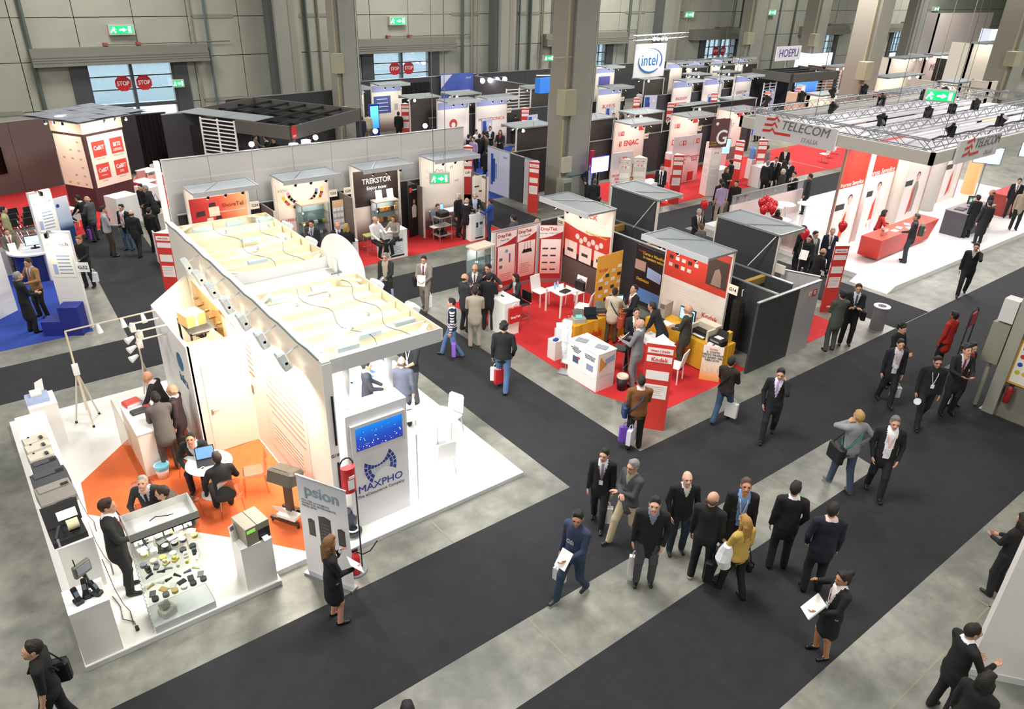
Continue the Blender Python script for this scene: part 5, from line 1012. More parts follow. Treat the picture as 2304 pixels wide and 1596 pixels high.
for i,(x,y,lb) in enumerate(((6.9,34.2,'white cafe table by the red chairs right of the CeBIT tower'),(7.5,36.0,'white cafe table near the dark curtained doorway'),(3.35,31.5,'low white table at which two suited men lean'))):
    t=thing('cafe_table',lb,'table',(x,y,0),RC); obj('tabletop',B().cb((0,0,.73),(.75,.75,.03),bev=.02),WH2,t); [obj('leg',B().cb((sx*.32,sy*.32,.36),(.03,.03,.72)),WH2,t) for sx in (-1,1) for sy in (-1,1)]
for i,(x,y,rz,lb,c_) in enumerate(((6.4,34.6,60,'red-seated chair left of the first cafe table at the CeBIT corner','#d89088'),(7.4,34.1,200,'pink-seated chair right of the first cafe table at the CeBIT corner','#dc9c94'),(7.0,35.6,20,'pink-seated chair before the cafe table near the doorway','#e0a8a0'),(8.0,36.2,220,'white chair behind the cafe table near the doorway','#e8e4e0'),(3.6,30.9,30,'white chair in front of the low white table near two suited men','#e8e4e0'))): shell_chair(lb,(x,y),RAD(rz),M(c_,.5),z0=.012)
# ---------------------------------------------------------------- DrayTek and Kodak island
RM90=RAD(-90)
carpet('booth_carpet','red carpet of the island shared by the DrayTek and Kodak booths',[(12.0,9.45),(15.25,9.5),(15.25,9.6),(15.58,9.6),(15.58,17.5),(11.45,17.5),(11.5,14.6),(11.4,11.0)],REDC)
DW=M('#3f4043',.7,noise=(30,'#36373a',.4)); REDG=MGRAD([(0,'#f2e4e0'),(.15,'#e8a8a0'),(.3,'#f4e6e2'),(1,'#faf3ee')],2); DRED=M('#b3282e',.5); KYEL=M('#e0a92a',.7,noise=(4,'#d09a20',.4)); KY2=M('#e9b23c',.6)
t,pn=totem('lit DrayTek booth wall with red product print under a grey canopy',15.6,17.08,RM90,2.1,2.95,num='G20',numside=-1,back=DW)
q=obj('red_field',B().box(0,2.1,-.006,0,1.15,2.3),M('#c8392f',.5),pn); obj('white_wave',B().prism([(0,-.012,2.3),(0,-.012,2.05),(.6,-.012,1.95),(1.2,-.012,1.9),(2.1,-.012,2.1),(2.1,-.012,2.3)],(0,.004,0)),PANW,q); text('DrayTek',pn,(.75,-.008,2.55),.4,M('#d8604a',.5)); text('Be Faster Be Smarter',q,(1.5,-.016,1.98),.11,M('#e8b83a',.5),bold=.01)
for i in range(7): obj('icon_disc',B().cyl((.65+.18*i,-.012,1.72-.1*(i%2)),(.65+.18*i,-.006,1.72-.1*(i%2)),.09,n=14),M('#f4d8d0',.5),q)
for i in range(3): obj('product_card',B().box(.1+.68*i,.66+.68*i,-.012,-.006,.95,1.5),M('#f4ddd4',.5),q); obj('router_picture',B().box(.22+.68*i,.5+.68*i,-.016,-.012,1.15,1.25),DGR,q)
obj('grey_board',B().box(0,2.1,-.006,0,0,.9),M('#5a504c',.6),pn); obj('dark_band',B().box(0,2.1,-.008,0,.9,1.15),M('#3a1a18',.5),pn)
t,pn=totem('lit Kodak booth wall with red product print and photographer picture',15.6,12.78,RM90,2.15,2.95,num='G14',back=DW)
q=obj('red_field',B().box(0,2.15,-.006,0,1.65,2.8),M('#cf3f30',.5),pn); obj('photo',B().box(1.45,2.12,-.012,-.006,1.85,2.6),M('#4a3a34',.5),q); b=B(); b.prism([(1.62,-.016,1.88),(1.95,-.016,1.88),(1.92,-.016,2.2),(1.82,-.016,2.38),(1.7,-.016,2.3)],(0,.003,0)); obj('figure',b,M('#9a8478',.5),q)
for i in range(14): obj('printer_picture',B().cb((.2+.22*(i%5),-.01,2.45-.22*(i//5)),(.13,.006,.1)),M(['#f0e4dc','#d8ccc4','#3a2a2a'][i%3],.5),q)
obj('text_block',lines(B(),.1,1.3,1.5,5,.07,0,.018),M('#d8cfc6',.5),pn); text('Kodak',pn,(1.75,-.008,.95),.2,M('#d8503a',.5)); obj('arrow_line',B().prism([(1.0,-.008,.72),(2.0,-.008,.85),(1.95,-.008,.88),(1.0,-.008,.74)],(0,.003,0)),M('#e89050',.5),pn)
t,pn=totem('dark-backed booth totem behind the DrayTek wall, with lit lamp under its canopy',17.7,15.08,RAD(90),2.0,2.9,back=DW,lamp_bulb=.0,strut=True)
t,pn=totem('dark-backed booth totem behind the Kodak wall with a diagonal strut',17.97,10.84,RAD(90),2.1,2.9,back=DW,strut=True,num='G16',numside=-1)
wallrun('low charcoal wall running behind the DrayTek and Kodak panels',[(16.35,9.6),(16.35,17.5)],1.95,DW,panel=1.0)
wallrun('low charcoal wall with wooden braces under the dark-backed totems',[(17.3,9.8),(17.3,17.6)],1.95,DW,panel=1.0)
for i,y in enumerate((10.6,12.4,14.2,16.0)): tag(obj('wood_brace',B().box(16.4,17.25,y,y+.14,1.75,1.95),M('#a5833f',.7)),'short wooden brace spanning the two charcoal walls','brace','wooden braces between the charcoal walls')
wallrun('charcoal end wall of the island facing the wide aisle',[(15.32,9.47),(17.1,9.47)],2.0,DW,panel=.9)
t=wallrun('white end wall panel lettered IT IS next to the charcoal end wall',[(17.13,9.47),(18.1,9.47)],2.0,M('#b9b6b8',.5),panel=1.0)
def itis(parent,x,y,z,s,rz=0):
    q=obj('red_square',B().box(-s*.02,s*.98,-.006,0,-s*.5,s*.5),KR,parent); q.location=(x,y,z); q.rotation_euler=(0,0,RAD(rz)); obj('outline_square',B().box(-s*1.05,-s*.08,-.006,0,-s*.5,s*.5),M('#d8a8a2',.5),q); text('IT',q,(-s*.56,-.01,0),s*.8,WH2,bold=.01); text('IS',q,(s*.48,-.01,0),s*.8,WH2,bold=.01); return q
itis(t,.62,-.035,1.72,.2)
wallrun('white half-height wall beside the plate G16',[(18.15,10.7),(18.55,9.75)],1.9,M('#c9c6ca',.5),panel=1.2)
carpet('booth_carpet','small red carpet patch behind the IT IS end wall',[(18.2,9.55),(20.3,9.6),(20.3,12.5),(18.2,12.5)],REDC)
# DrayTek posters
wallrun('white back wall behind the DrayTek posters',[(13.05,17.58),(15.0,17.58)],1.98,WHITE,panel=.97)
wallrun('charcoal wall closing the DrayTek corner',[(15.05,17.62),(16.3,17.62)],2.0,DW,panel=1.2)
for i,(a_,c_,lb,sub) in enumerate((((13.18,17.5),(13.98,17.5),'DrayTek poster with red wave and small network drawing','VigorAP 800'),((14.0,17.5),(14.8,17.5),'DrayTek poster with red wave and black antenna router','Serie Vigor3200'),((14.85,17.42),(15.5,17.0),'DrayTek poster with red wave and rows of small products','Serie Vigor IPPBX 3510'))):
    a_=Vector((*a_,0)); c_=Vector((*c_,0)); d=c_-a_; w=d.length; t=thing('product_poster',lb,'poster',a_,math.atan2(d.y,d.x)); obj('sheet',B().box(.01,w-.01,0,.02,.12,1.95),M('#b02a30',.5),t); obj('foot',B().box(0,w,-.05,.06,0,.12),SILV,t)
    obj('header',B().prism([(.01,-.006,1.94),(.01,-.006,1.5),(w*.5,-.006,1.58),(w-.01,-.006,1.74),(w-.01,-.006,1.94)],(0,.004,0)),M('#f2ecec',.5),t); text('DrayTek',t,(w*.38,-.01,1.82),.15,M('#a8282c',.5),bold=.012); text(sub,t,(w*.4,-.01,1.68),.065,M('#a88a8a',.5))
    b_=obj('body_print',B().box(.06,w-.06,-.006,0,.3,1.48),MGRAD([(0,'#e8a098'),(.5,'#f0d4ce'),(1,'#f4ecea')],2),t)
    if i==1: obj('router_picture',B().prism([(.2,-.012,1.1),(.62,-.012,1.1),(.58,-.012,1.22),(.26,-.012,1.22)],(0,.004,0)).box(.3,.31,-.012,-.008,1.22,1.45).box(.42,.43,-.012,-.008,1.22,1.45).box(.54,.55,-.012,-.008,1.22,1.45),BLK,b_); obj('text_block',lines(B(),.14,.6,.75,6,.06,-.006,.02),M('#c07068',.5),b_)
    elif i==0: obj('device_pictures',B().box(.12,.24,-.01,-.006,1.0,1.1).box(.12,.24,-.01,-.006,.75,.85).box(.5,.56,-.01,-.006,.9,1.2),M('#5a6a8a',.5),b_); obj('text_block',lines(B(),.14,.6,.55,5,.06,-.006,.02),M('#c07068',.5),b_); obj('cloud',B().cyl((.4,-.01,1.3),(.4,-.006,1.3),.06,n=12),M('#6ab0d8',.5),b_)
    else:
        for k in range(8): obj('device_picture',B().box(.12+.26*(k%2),.3+.26*(k%2),-.01,-.006,.42+.12*(k//2)*2,.47+.12*(k//2)*2),DGR,b_)
showcase('slim glass cabinet with steel frame at the DrayTek corner',11.72,16.5,.75,.45,1.95,'x',RAD(8))
t=counter('white counter with a red DrayTek bag where five visitors talk',(11.42,14.72),.52,.75,1.02)
def paper_bag(label,p,rz,col,w=.3,h=.36,d=.1,word=None,wc=None,handles=True,hang=0):
    """bag hanging with its handles' top at p"""
    t=thing('shopping_bag',label,'bag',p,rz); z1=-.12 if handles else 0
    obj('sack',B().prism([(-w/2,-d/2,z1-h),(w/2,-d/2,z1-h),(w/2,d/2,z1-h),(-w/2,d/2,z1-h)],(0,0,h)),M(col,.5),t)
    for y in (-d/2,d/2):
        if handles: obj('handle',B().tube([(-w*.25,y,z1),(-w*.16,y*.5,-.03),(0,0,0),(w*.16,y*.5,-.03),(w*.25,y,z1)],.007,4),M(wc or col,.6),t)
    if word: text(word,t,(0,-d/2-.004,z1-h*.62),w*.22,M(wc or '#f4f4f4',.5),bold=.01)
    return t
p=G(1139,728,.55); paper_bag('red DrayTek paper bag hanging on the front of the white counter',(11.72,14.64,1.0),0,'#c22a2e',.42,.46,.06,'DrayTek','#f6f2f0')
for (x,y,lb) in ((1145,640,'one'),): thingbox('phone_handset','small grey handset on the DrayTek counter','device',(11.7,15.2,1.022),(.06,.14,.03),DGR)
t=thing('meeting_table','square white meeting table with bottles in the DrayTek booth','table',(13.88,15.12,.005)); obj('tabletop',B().cb((0,0,.73),(.7,.72,.03)),WH2,t); [obj('leg',B().cb((sx*.32,sy*.33,.36),(.04,.04,.71)),WH2,t) for sx in (-1,1) for sy in (-1,1)]
def w_chair(label,p,rz):
    t=thing('chair',label,'chair',(p[0],p[1],.005),rz); obj('seat',B().cb((0,0,.45),(.44,.42,.03),bev=.02),WH2,t); obj('backrest',B().prism([(-.2,-.19,.46),(.2,-.19,.46),(.19,-.27,.88),(-.19,-.27,.88)],(0,-.025,0)),WH2,t)
    for sx in (-1,1):
        for sy in (-1,1): obj('leg',B().cyl((sx*.19,sy*.18,.44),(sx*.2,sy*.2,0),.017,n=6),WH2,t)
w_chair('white chair at the square table turned to the DrayTek posters',(13.75,15.95),RAD(185)); w_chair('white chair carrying a black bag at the square table',(14.6,15.3),RAD(95)); w_chair('white chair pushed to the near side of the square table',(14.05,14.35),RAD(30))
t=thing('laptop_bag','black laptop bag leaning on the white chair back','bag',(14.78,15.3,.47),RAD(95)); obj('bag_body',B().cb((0,0,.16),(.4,.1,.3),bev=.03),BLK,t); obj('handle',B().tube([(-.08,0,.31),(0,0,.36),(.08,0,.31)],.012,5),BLK,t)
thingbox('closed_laptop','closed black laptop on the square white table','laptop',(13.85,14.95,.751),(.33,.24,.03),BLK,.2)
for i,(x,y) in enumerate(((13.72,15.28),(13.88,15.33))): b=B(); b.lathe([(.005,0),(.032,0),(.032,.14),(.014,.19),(.014,.22),(.005,.22)],(0,0,0),12); t=tag(obj('water_bottle',b,M('#9fc4e8',.2),None,(x,y,.751)),'small clear blue water bottle on the square white table','bottle','water bottles on the square table'); obj('cap',B().cyl((0,0,.22),(0,0,.235),.015,n=8),BLUEC,t)
b=B(); b.lathe([(.03,0),(.04,.1),(.036,.1),(.028,.01)],(0,0,0),14); tag(obj('paper_cup',b,M('#b0402e',.5),None,(14.05,15.2,.751)),'red paper cup on the square white table','cup')
t=thing('bar_chair','tall chrome chair under the seated woman in the patterned jacket','stool',(12.35,15.15,.005)); obj('seat',B().cb((0,0,.68),(.4,.4,.04),bev=.05),BLK,t); obj('backrest',B().cb((.2,0,.85),(.04,.42,.3),bev=.01),BLK,t); [obj('leg',B().cyl((sx*.16,sy*.16,.67),(sx*.2,sy*.2,0),.012,n=6),SILV,t) for sx in (-1,1) for sy in (-1,1)]; obj('foot_rest',B().tube([(-.19,-.19,.25),(.19,-.19,.25),(.19,.19,.25),(-.19,.19,.25),(-.19,-.19,.25)],.009,5),SILV,t)
# Kodak tables
def cloth_table(label,x0,x1,y0,y1,h=.76,word=None,wf='S'):
    t=thing('draped_table',label,'table',(x0,y0,.005)); w,d=x1-x0,y1-y0; n=14; b=B()
    ring=[]
    for i in range(n*4):
        s=i//n; f=(i%n)/n; x,y=((f*w,0),(w,f*d),(w-f*w,d),(0,d-f*d))[s]; o=.012*math.sin(i*2.3); nx,ny=((0,-1),(1,0),(0,1),(-1,0))[s]; ring.append((x+nx*o,y+ny*o,nx,ny))
    N=len(ring); vs=[(x,y,h) for x,y,_,_ in ring]+[(x+nx*.02,y+ny*.02,.02) for x,y,nx,ny in ring]; b.add(vs,[tuple(range(N))]+[((i+1)%N,i,N+i,N+(i+1)%N) for i in range(N)]); o=obj('tablecloth',b,KYEL,t)
    obj('tabletop',B().box(.02,w-.02,.02,d-.02,h-.03,h-.004),WOOD,t)
    if word:
        if wf=='W': text(word,o,(-.03,d*.55,.38),.34,M('#d2502a',.5),-90,bold=.02)
        else: text(word,o,(w*.3,-.03,.38),.3,M('#d2502a',.5),0,bold=.02)
    return t
cloth_table('table in a yellow cloth with scanners before the yellow Kodak banner',12.42,14.4,12.92,13.45,word='Kodak'); cloth_table('table in a yellow cloth with printers along the lit Kodak wall',14.5,15.25,9.85,12.3,word='Kodak',wf='W')
t=thing('rollup_banner','tall yellow Kodak roll-up banner with rows of device pictures','banner',(14.25,14.1,.005),RAD(2)); bn=obj('print_sheet',B().box(0,1.05,0,.02,.08,2.0),M('#e2a63e',.5),t); obj('base_rail',B().box(0,1.05,-.08,.1,0,.08),SILV,t); text('Kodak',bn,(.28,-.006,1.55),.14,M('#d8503a',.5))
for i in range(16): obj('device_picture',B().cb((.2+.25*(i%4),-.006,1.25-.25*(i//4)+.1*(i%4)),(.15,.006,.1)),M(['#efe6da','#3c3836','#d8d0c6'][i%3],.5),bn)
obj('arrow_line',B().prism([(.05,-.006,1.2),(.5,-.006,1.5),(.5,-.006,1.52),(.05,-.006,1.22)],(0,.003,0)),WH2,bn)
t=thing('wall_poster','black Kodak poster with yellow words and blue pictures on the charcoal wall','poster',(15.95,14.2,.3),RM90); obj('sheet',B().box(0,1.15,0,.03,0,1.75),M('#1c1a1c',.5),t); text('Cerca e Visualizza\nin maniera veloce',t,(.7,-.006,1.5),.12,M('#e2b23a',.5),bold=.01,shear=.15); text('Ottimizza',t,(.35,-.006,.72),.13,M('#e2b23a',.5),bold=.01,shear=.15); obj('eye_picture',B().box(0,.42,-.006,0,1.0,1.3),M('#b9998a',.5),t); obj('screen_picture',B().prism([(.5,-.006,.85),(1.05,-.006,.8),(1.05,-.006,1.1),(.5,-.006,1.18)],(0,.003,0)),M('#a9c0ea',.5),t); obj('sky_picture',B().box(.05,1.1,-.006,0,.05,.45),M('#5a8ac8',.5),t); text('Kodak',t,(.2,-.006,1.6),.09,M('#c83a2e',.5))
def mfp(name,label,p,rz,body,sz,tray=True,panel=None):
    t=thing(name,label,'printer',p,rz); w,d,h=sz; obj('casing',B().cb((0,0,h/2),sz,bev=.02),M(body,.4),t); obj('lid',B().prism([(-w*.42,d*.1,h),(w*.42,d*.1,h),(w*.42,d*.45,h+.16),(-w*.42,d*.45,h+.16)],(0,.02,0)),M('#6a6a68',.4),t)
    if panel: obj('touch_panel',B().prism([(-w*.3,-d*.35,h+.01),(w*.2,-d*.35,h+.01),(w*.2,-d*.05,h+.06),(-w*.3,-d*.05,h+.06)],(0,0,.01)),M(panel,.3,emit=.4),t)
    if tray: obj('paper_tray',B().prism([(-w*.3,-d*.5,h*.3),(w*.3,-d*.5,h*.3),(w*.3,-d*.85,h*.35),(-w*.3,-d*.85,h*.35)],(0,0,.012)),M('#c98a5a',.5) if 'orange' in label else BLK,t)
mfp('document_scanner','grey scanner with a small teal touch screen on the yellow table',(12.75,13.15,.766),RAD(-25),'#a8a8a4',(.36,.3,.13),False,'#6fb4b0'); mfp('document_scanner','dark scanner with raised flap and orange photo in its tray on the yellow table',(13.6,13.2,.766),RAD(-30),'#3a3a3c',(.34,.28,.14),True)
laptop('open black laptop on the yellow cloth between two scanners',(13.18,13.12,.766),RAD(-30),'#1d2836',glow=.05)
monitor('monitor with a pale blue page behind the man with the orange bag',(14.2,13.2,.766),RAD(-30),.42,.3)
thingbox('keyboard','black keyboard on the yellow table by the pale monitor','keyboard',(14.3,12.98,.766),(.34,.13,.02),BLK,RAD(-40))
t=thing('computer_tower','silver-grey computer tower on the yellow table at the Kodak wall','computer',(15.0,12.05,.766),RAD(-80)); obj('casing',B().box(-.09,.09,-.2,.2,0,.42),M('#a39d92',.4),t); obj('drive_bays',B().box(-.07,.07,-.206,-.2,.28,.4),M('#6f6a62',.4),t)
monitor('large monitor with a blue desktop on the yellow table at the Kodak wall',(15.05,11.35,.766),RM90,.52,.36,'#7fb8ea'); thingbox('keyboard','dark keyboard on the yellow table beside the computer tower','keyboard',(14.72,12.05,.766),(.16,.4,.02),BLK,.1)
for i in range(3): thingbox('paper_sheet','white paper sheet on the yellow table by the computer tower','paper',(14.68,11.75-.12*i,.766+.003*i),(.22,.3,.002),M('#f6f6f2',.6),.3*i,0)['group']='papers on the yellow table'
t=thing('laser_printer','large cream printer with an open black front on the yellow table','printer',(14.9,10.6,.766),RM90); obj('casing',B().box(-.3,.3,.02,.3,0,.34),M('#d9d0be',.4),t); b=B(); b.box(-.3,-.24,-.25,.02,0,.3); b.box(.24,.3,-.25,.02,0,.3); obj('side_cheek',b,M('#d9d0be',.4),t); obj('inner_bay',B().box(-.24,.24,-.2,.05,.02,.18),BLK,t); obj('paper',B().box(-.18,.18,-.28,-.05,.06,.075),WH2,t)
t=thing('photo_printer','small black photo printer with papers on the yellow table end','printer',(14.8,10.08,.766),RM90); obj('casing',B().cb((0,0,.09),(.42,.3,.18),bev=.03),BLK,t); obj('rear_feed',B().prism([(-.15,.1,.18),(.15,.1,.18),(.15,.18,.34),(-.15,.18,.34)],(0,.02,0)),BLK,t); obj('photo_strip',B().box(-.12,.12,-.2,-.13,.03,.045),M('#c84a4a',.5),t); obj('button_row',B().box(-.14,.14,-.156,-.15,.1,.14),M('#8d9094',.4),t); obj('loose_photos',B().cb((.02,.0,.19),(.2,.16,.015)),M('#e8dcd8',.5),t)
thingbox('carton','yellow product carton standing on the yellow table end','box',(15.12,10.0,.766),(.14,.12,.3),M('#e6b84a',.5),0,.004)
for i in range(2): thingbox('leaflet_pile','pile of white leaflets on the yellow table end','leaflets',(14.62,9.95+.2*i,.766),(.16,.14,.05),WH2,.2,0)['group']='leaflet piles on the yellow table'
t=thing('tent_board','standing Kodak price board: IL COSTO MEDIO PAGINA','sign',(14.1,9.98,.005),math.atan2(-.41,.28)); obj('board',B().prism([(0,0,0),(.5,0,0),(.5,.06,.95),(0,.06,.95)],(0,.02,0)),MGRAD([(0,'#e89a48'),(.35,'#f0d0a8'),(.6,'#f2ebe2'),(1,'#f2ebe4')],2),t); text('IL COSTO\nMEDIO PAGINA\nPIÙ BASSO DEL\nMERCATO',t,(.25,.03,.68),.075,M('#4a4644',.5),rx=86); text('Kodak',t,(.25,.05,.87),.075,M('#d8503a',.5),rx=86)
for i in range(3): obj('printer_icon',B().cb((.12+.13*i,.012,.3),(.07,.006,.1)),M('#e6dcd0',.5),t)
t=counter('white promo counter with printed scanner pictures at the red carpet edge',(11.43,11.0),.6,1.05,1.05)
q=obj('side_print',B().box(-.006,0,.05,.5,.35,.98),WH2,t); obj('picture',B().box(-.012,-.006,.15,.38,.5,.66),M('#8f97b4',.5),q); text('LO SCANNER CHE\nNON CONOSCE\nNESSUNA SFIDA',q,(-.012,.28,.85),.045,M('#6a6e84',.5),-90)
q=obj('side_print',B().box(-.006,0,.55,1.0,.35,.98),WH2,t); obj('picture',B().box(-.012,-.006,.68,.88,.5,.68),M('#4a5878',.5),q); obj('red_tag',B().box(-.014,-.012,.62,.72,.64,.7),KR,q); text('È STATA\nPROGETTATA PER\nSEMPLIFICARE\nI VOSTRI',q,(-.012,.78,.86),.045,M('#6a6e84',.5),-90)
q=obj('front_print',B().box(.05,.57,-.006,0,.4,.98),M('#e9e6e2',.5),t); obj('yellow_wedge',B().prism([(.06,-.01,.55),(.3,-.01,.68),(.06,-.01,.97)],(0,.003,0)),M('#e0a040',.5),q); obj('screen_picture',B().prism([(.24,-.01,.7),(.55,-.01,.76),(.55,-.01,.92),(.24,-.01,.86)],(0,.003,0)),M('#9ab0d0',.5),q)
for i in range(2): thingbox('brochure','fan of blue brochures on the white promo counter','brochure',(11.62+.15*i,11.8-.55*i,1.056),(.22,.3,.012),M('#7d8490',.4),.4,0)['group']='brochures on the white promo counter'
t=plinth('low white plinth carrying a desktop scanner beside the brochure rack',11.66,12.08,12.82,13.12,.55,.005)
t=thing('sheet_scanner','white upright sheet scanner on the low plinth','scanner',(11.95,12.97,.556),RAD(-30)); obj('casing',B().prism([(-.14,-.1,0),(-.14,.1,0),(-.14,.12,.24),(-.14,.02,.26),(-.14,-.06,.1)],(.28,0,0)),M('#d6dade',.4),t); obj('feed_tray',B().prism([(-.1,.08,.22),(.1,.08,.22),(.1,.14,.38),(-.1,.14,.38)],(0,.01,0)),WH2,t)
thingbox('blue_reader','small blue card reader on the low plinth','device',(11.75,12.92,.556),(.16,.12,.05),M('#2a3f9a',.4),.3)
t=thing('brochure_rack','clear standing brochure rack curving upward by the promo counter','rack',G(1270,838,.005),RAD(-60)); 
for i in range(5): q=obj('pocket',B().prism([(-.12,-.02*i,.25+.25*i),(.12,-.02*i,.25+.25*i),(.12,.06-.02*i,.5+.25*i),(-.12,.06-.02*i,.5+.25*i)],(0,.008,0)),MG('#dfe6ea',.5),t); obj('brochure',B().prism([(-.1,.01-.02*i,.28+.25*i),(.1,.01-.02*i,.28+.25*i),(.1,.08-.02*i,.52+.25*i),(-.1,.08-.02*i,.52+.25*i)],(0,.006,0)),M(['#c9cdd2','#8d99a8','#dfe2e6'][i%3],.5),q)
obj('base',B().cb((0,0,.02),(.3,.3,.03)),SILV,t); obj('post',B().tube([(0,.06,.02),(0,.08,.8),(0,.02,1.6)],.014,6),SILV,t)
bar_stool('black bar stool with chrome legs behind the white promo counter',(12.62,11.4),.4,.72,BLK,.005)
t=thing('waste_bin','small black waste bin with a cream liner on red carpet','bin',(12.08,10.75,.005)); b=B(); b.lathe([(.01,0),(.11,0),(.15,.34),(.14,.34),(.1,.02),(.01,.02)],(0,0,0),18); obj('bucket',b,BLK,t,smooth=True); b=B(); b.lathe([(.12,.28),(.15,.36),(.14,.4),(.05,.36)],(0,0,0),14); obj('liner',b,M('#e8d6c2',.6),t)
t=thing('work_table','white table behind the grey-suited man in the Kodak booth','table',(13.3,10.75,.005)); obj('tabletop',B().box(0,.65,0,.85,.72,.75),WH2,t); [obj('leg',B().box(x,x+.03,y,y+.03,0,.72),WH2,t) for x in (.02,.6) for y in (.02,.8)]
w_chair('white chair tucked at the table behind the Kodak kiosk',(13.5,10.35),RAD(20))
thingbox('white_sack','white plastic sack on the red carpet behind the Kodak kiosk','bag',(12.75,9.95,.005),(.3,.2,.42),M('#e9e2dc',.6),.3,.06)
kiosk('red three-sided smau kiosk headed Kodak at the island corner',(11.47,9.2,.0),RAD(-52),2.15,'Kodak',side=.62)
kiosk('red three-sided smau kiosk behind two suited men near the IT IS wall',(20.9,10.6,0),RAD(-30),2.15)
t=thing('coat_rack','dark coats hanging from a white hook on the charcoal wall beside Kodak','coat',(15.83,10.3,0)); b=B(); b.tube([(0,.0,1.75),(.0,.05,1.62),(-.02,.02,1.2),(-.03,0,.5)],[.05,.16,.17,.13],8); obj('coat',b,M('#1a1614',.9),t); b=B(); b.tube([(0,0,1.78),(0,.02,1.95),(0,-.02,1.97)],.012,5); obj('hook',b,WH2,t)
t=thing('trash_can','grey cylindrical litter bin with a light rim on the concrete corner','bin',(21.0,8.95,0)); b=B(); b.lathe([(.01,0),(.2,0),(.2,.7),(.01,.7)],(0,0,0),24); obj('drum',b,M('#77757c',.5),t); b=B(); b.lathe([(.1,.7),(.235,.7),(.235,.73),(.1,.73)],(0,0,0),24); obj('rim',b,M('#c9c7cc',.4),t); b=B(); b.lathe([(.12,.7305),(.12,.733)],(0,0,0),18); obj('opening',b,BLK,t)
# ---------------------------------------------------------------- farther booth rows
BLUP=M('#2f57a8',.5); PURP=M('#5a5aa8',.5); LAV=M('#c9cbe0',.5)
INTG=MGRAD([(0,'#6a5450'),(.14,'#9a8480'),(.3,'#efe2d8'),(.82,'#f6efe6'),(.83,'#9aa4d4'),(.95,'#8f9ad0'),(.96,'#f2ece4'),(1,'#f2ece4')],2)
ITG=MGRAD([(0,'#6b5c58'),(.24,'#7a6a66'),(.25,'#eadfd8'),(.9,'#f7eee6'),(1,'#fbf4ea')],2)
# second row along the wide aisle
Y2=25.7
carpet('booth_carpet','red carpet before the ENIAC and OVERTV booths',R4(23.6,38.5,21.25,25.6),REDC)
def it_squares(pn,w): itis(pn,w*.22,-.006,2.25,.2); obj('red_flag',B().box(w*.8,w*.98,-.006,0,2.3,2.6),KR,pn)
t,pn=totem('lit booth panel lettered ENIAC in red under a grey canopy',26.35,Y2,0,2.05,front=ITG,num='G44'); text('ENIAC',pn,(1.2,-.008,1.75),.36,M('#cf4a3c',.5),bold=.02); obj('arc_mark',B().tube([(.42,-.01,1.9),(.36,-.01,1.75),(.42,-.01,1.62)],.02,4).tube([(.52,-.01,1.88),(.47,-.01,1.75),(.52,-.01,1.65)],.02,4),M('#cf4a3c',.5),pn); it_squares(pn,2.05); text('The Right Partner\nin Service\na Changing World',pn,(.45,-.008,1.15),.09,M('#8a7a74',.5),align='LEFT')
t,pn=totem('lit booth panel lettered OVERTV with an outlined square',30.4,Y2,0,2.1,front=ITG,num='G46'); text('OVERTV',pn,(1.25,-.008,1.45),.3,M('#5a5450',.5),bold=.01); obj('square_mark',B().box(.2,.5,-.008,0,1.3,1.58),M('#d86a4a',.5),pn); obj('square_hole',B().box(.26,.44,-.012,-.008,1.36,1.52),PANW,pn); it_squares(pn,2.1)
t,pn=totem('lit booth panel lettered NEXT half hidden by the hanging G sign',34.1,Y2,0,2.2,front=ITG); text('NEXT',pn,(1.2,-.008,1.9),.28,M('#9a8a80',.5)); it_squares(pn,2.2)
for x,lb in ((20.9,'dark-backed totem with a lit floodlight between the two Intel wall panels'),(24.85,'dark-backed totem beside the tall grey pillar'),(28.4,'dark-backed totem with floodlight behind the ENIAC panel'),(32.9,'dark-backed totem with floodlight behind the OVERTV panel')):
    totem(lb,x+2.1,26.45,RAD(180),2.1,2.9,lit=False,lamp_bulb=.92,strut=True,back=M('#453f3a',.7))
wallrun('low charcoal wall running behind the ENIAC booth row',[(24.0,26.1),(37.5,26.1)],1.95,DARKW,panel=1.2)
for i in range(6): tag(obj('wood_brace',B().box(25.2+i*2.1,25.35+i*2.1,26.15,26.4,1.7,1.95),M('#a5833f',.7)),'short wooden brace behind the ENIAC booth row','brace','wooden braces of the ENIAC row')
# wall block at the aisle corner, lettered IT IS
wallrun('charcoal and grey corner wall lettered IT IS by the tall pillar',[(20.2,25.9),(20.2,24.95)],2.0,DARKW,panel=1.0)
t=wallrun('pale grey wall panel lettered IT IS facing the aisle',[(20.2,24.9),(20.2,23.95)],2.0,M('#b9b6bd',.5),panel=1.0); itis(t,-.04,-.55,1.7,.2,-90)
t=wallrun('pale blue Intel wall panels facing the lane',[(20.2,27.6),(20.2,25.95)],2.0,M('#c3c8da',.5),panel=.82)
for k in range(3): obj('blue_shape',B().box(-.04,-.031,-.45-.14*k,-.28-.14*k,.35+.15*k,1.75-.2*k),[BLUP,M('#3a4aa0',.5),M('#6f90c8',.5)][k],t)
text('intel',t,(-.04,-1.35,1.75),.16,M('#8fa0c8',.5),-90)
wallrun('charcoal wall returning behind the IT IS corner panels',[(20.25,26.0),(22.5,26.0)],2.0,DARKW,panel=1.1)
carpet('booth_carpet','blue carpet between the Intel wall panels and the MICROTRONICA booth',[(18.4,26.2),(20.1,26.2),(20.1,28),(28,28),(28,34.6),(17.5,34.6),(17.5,31)],BLUC)
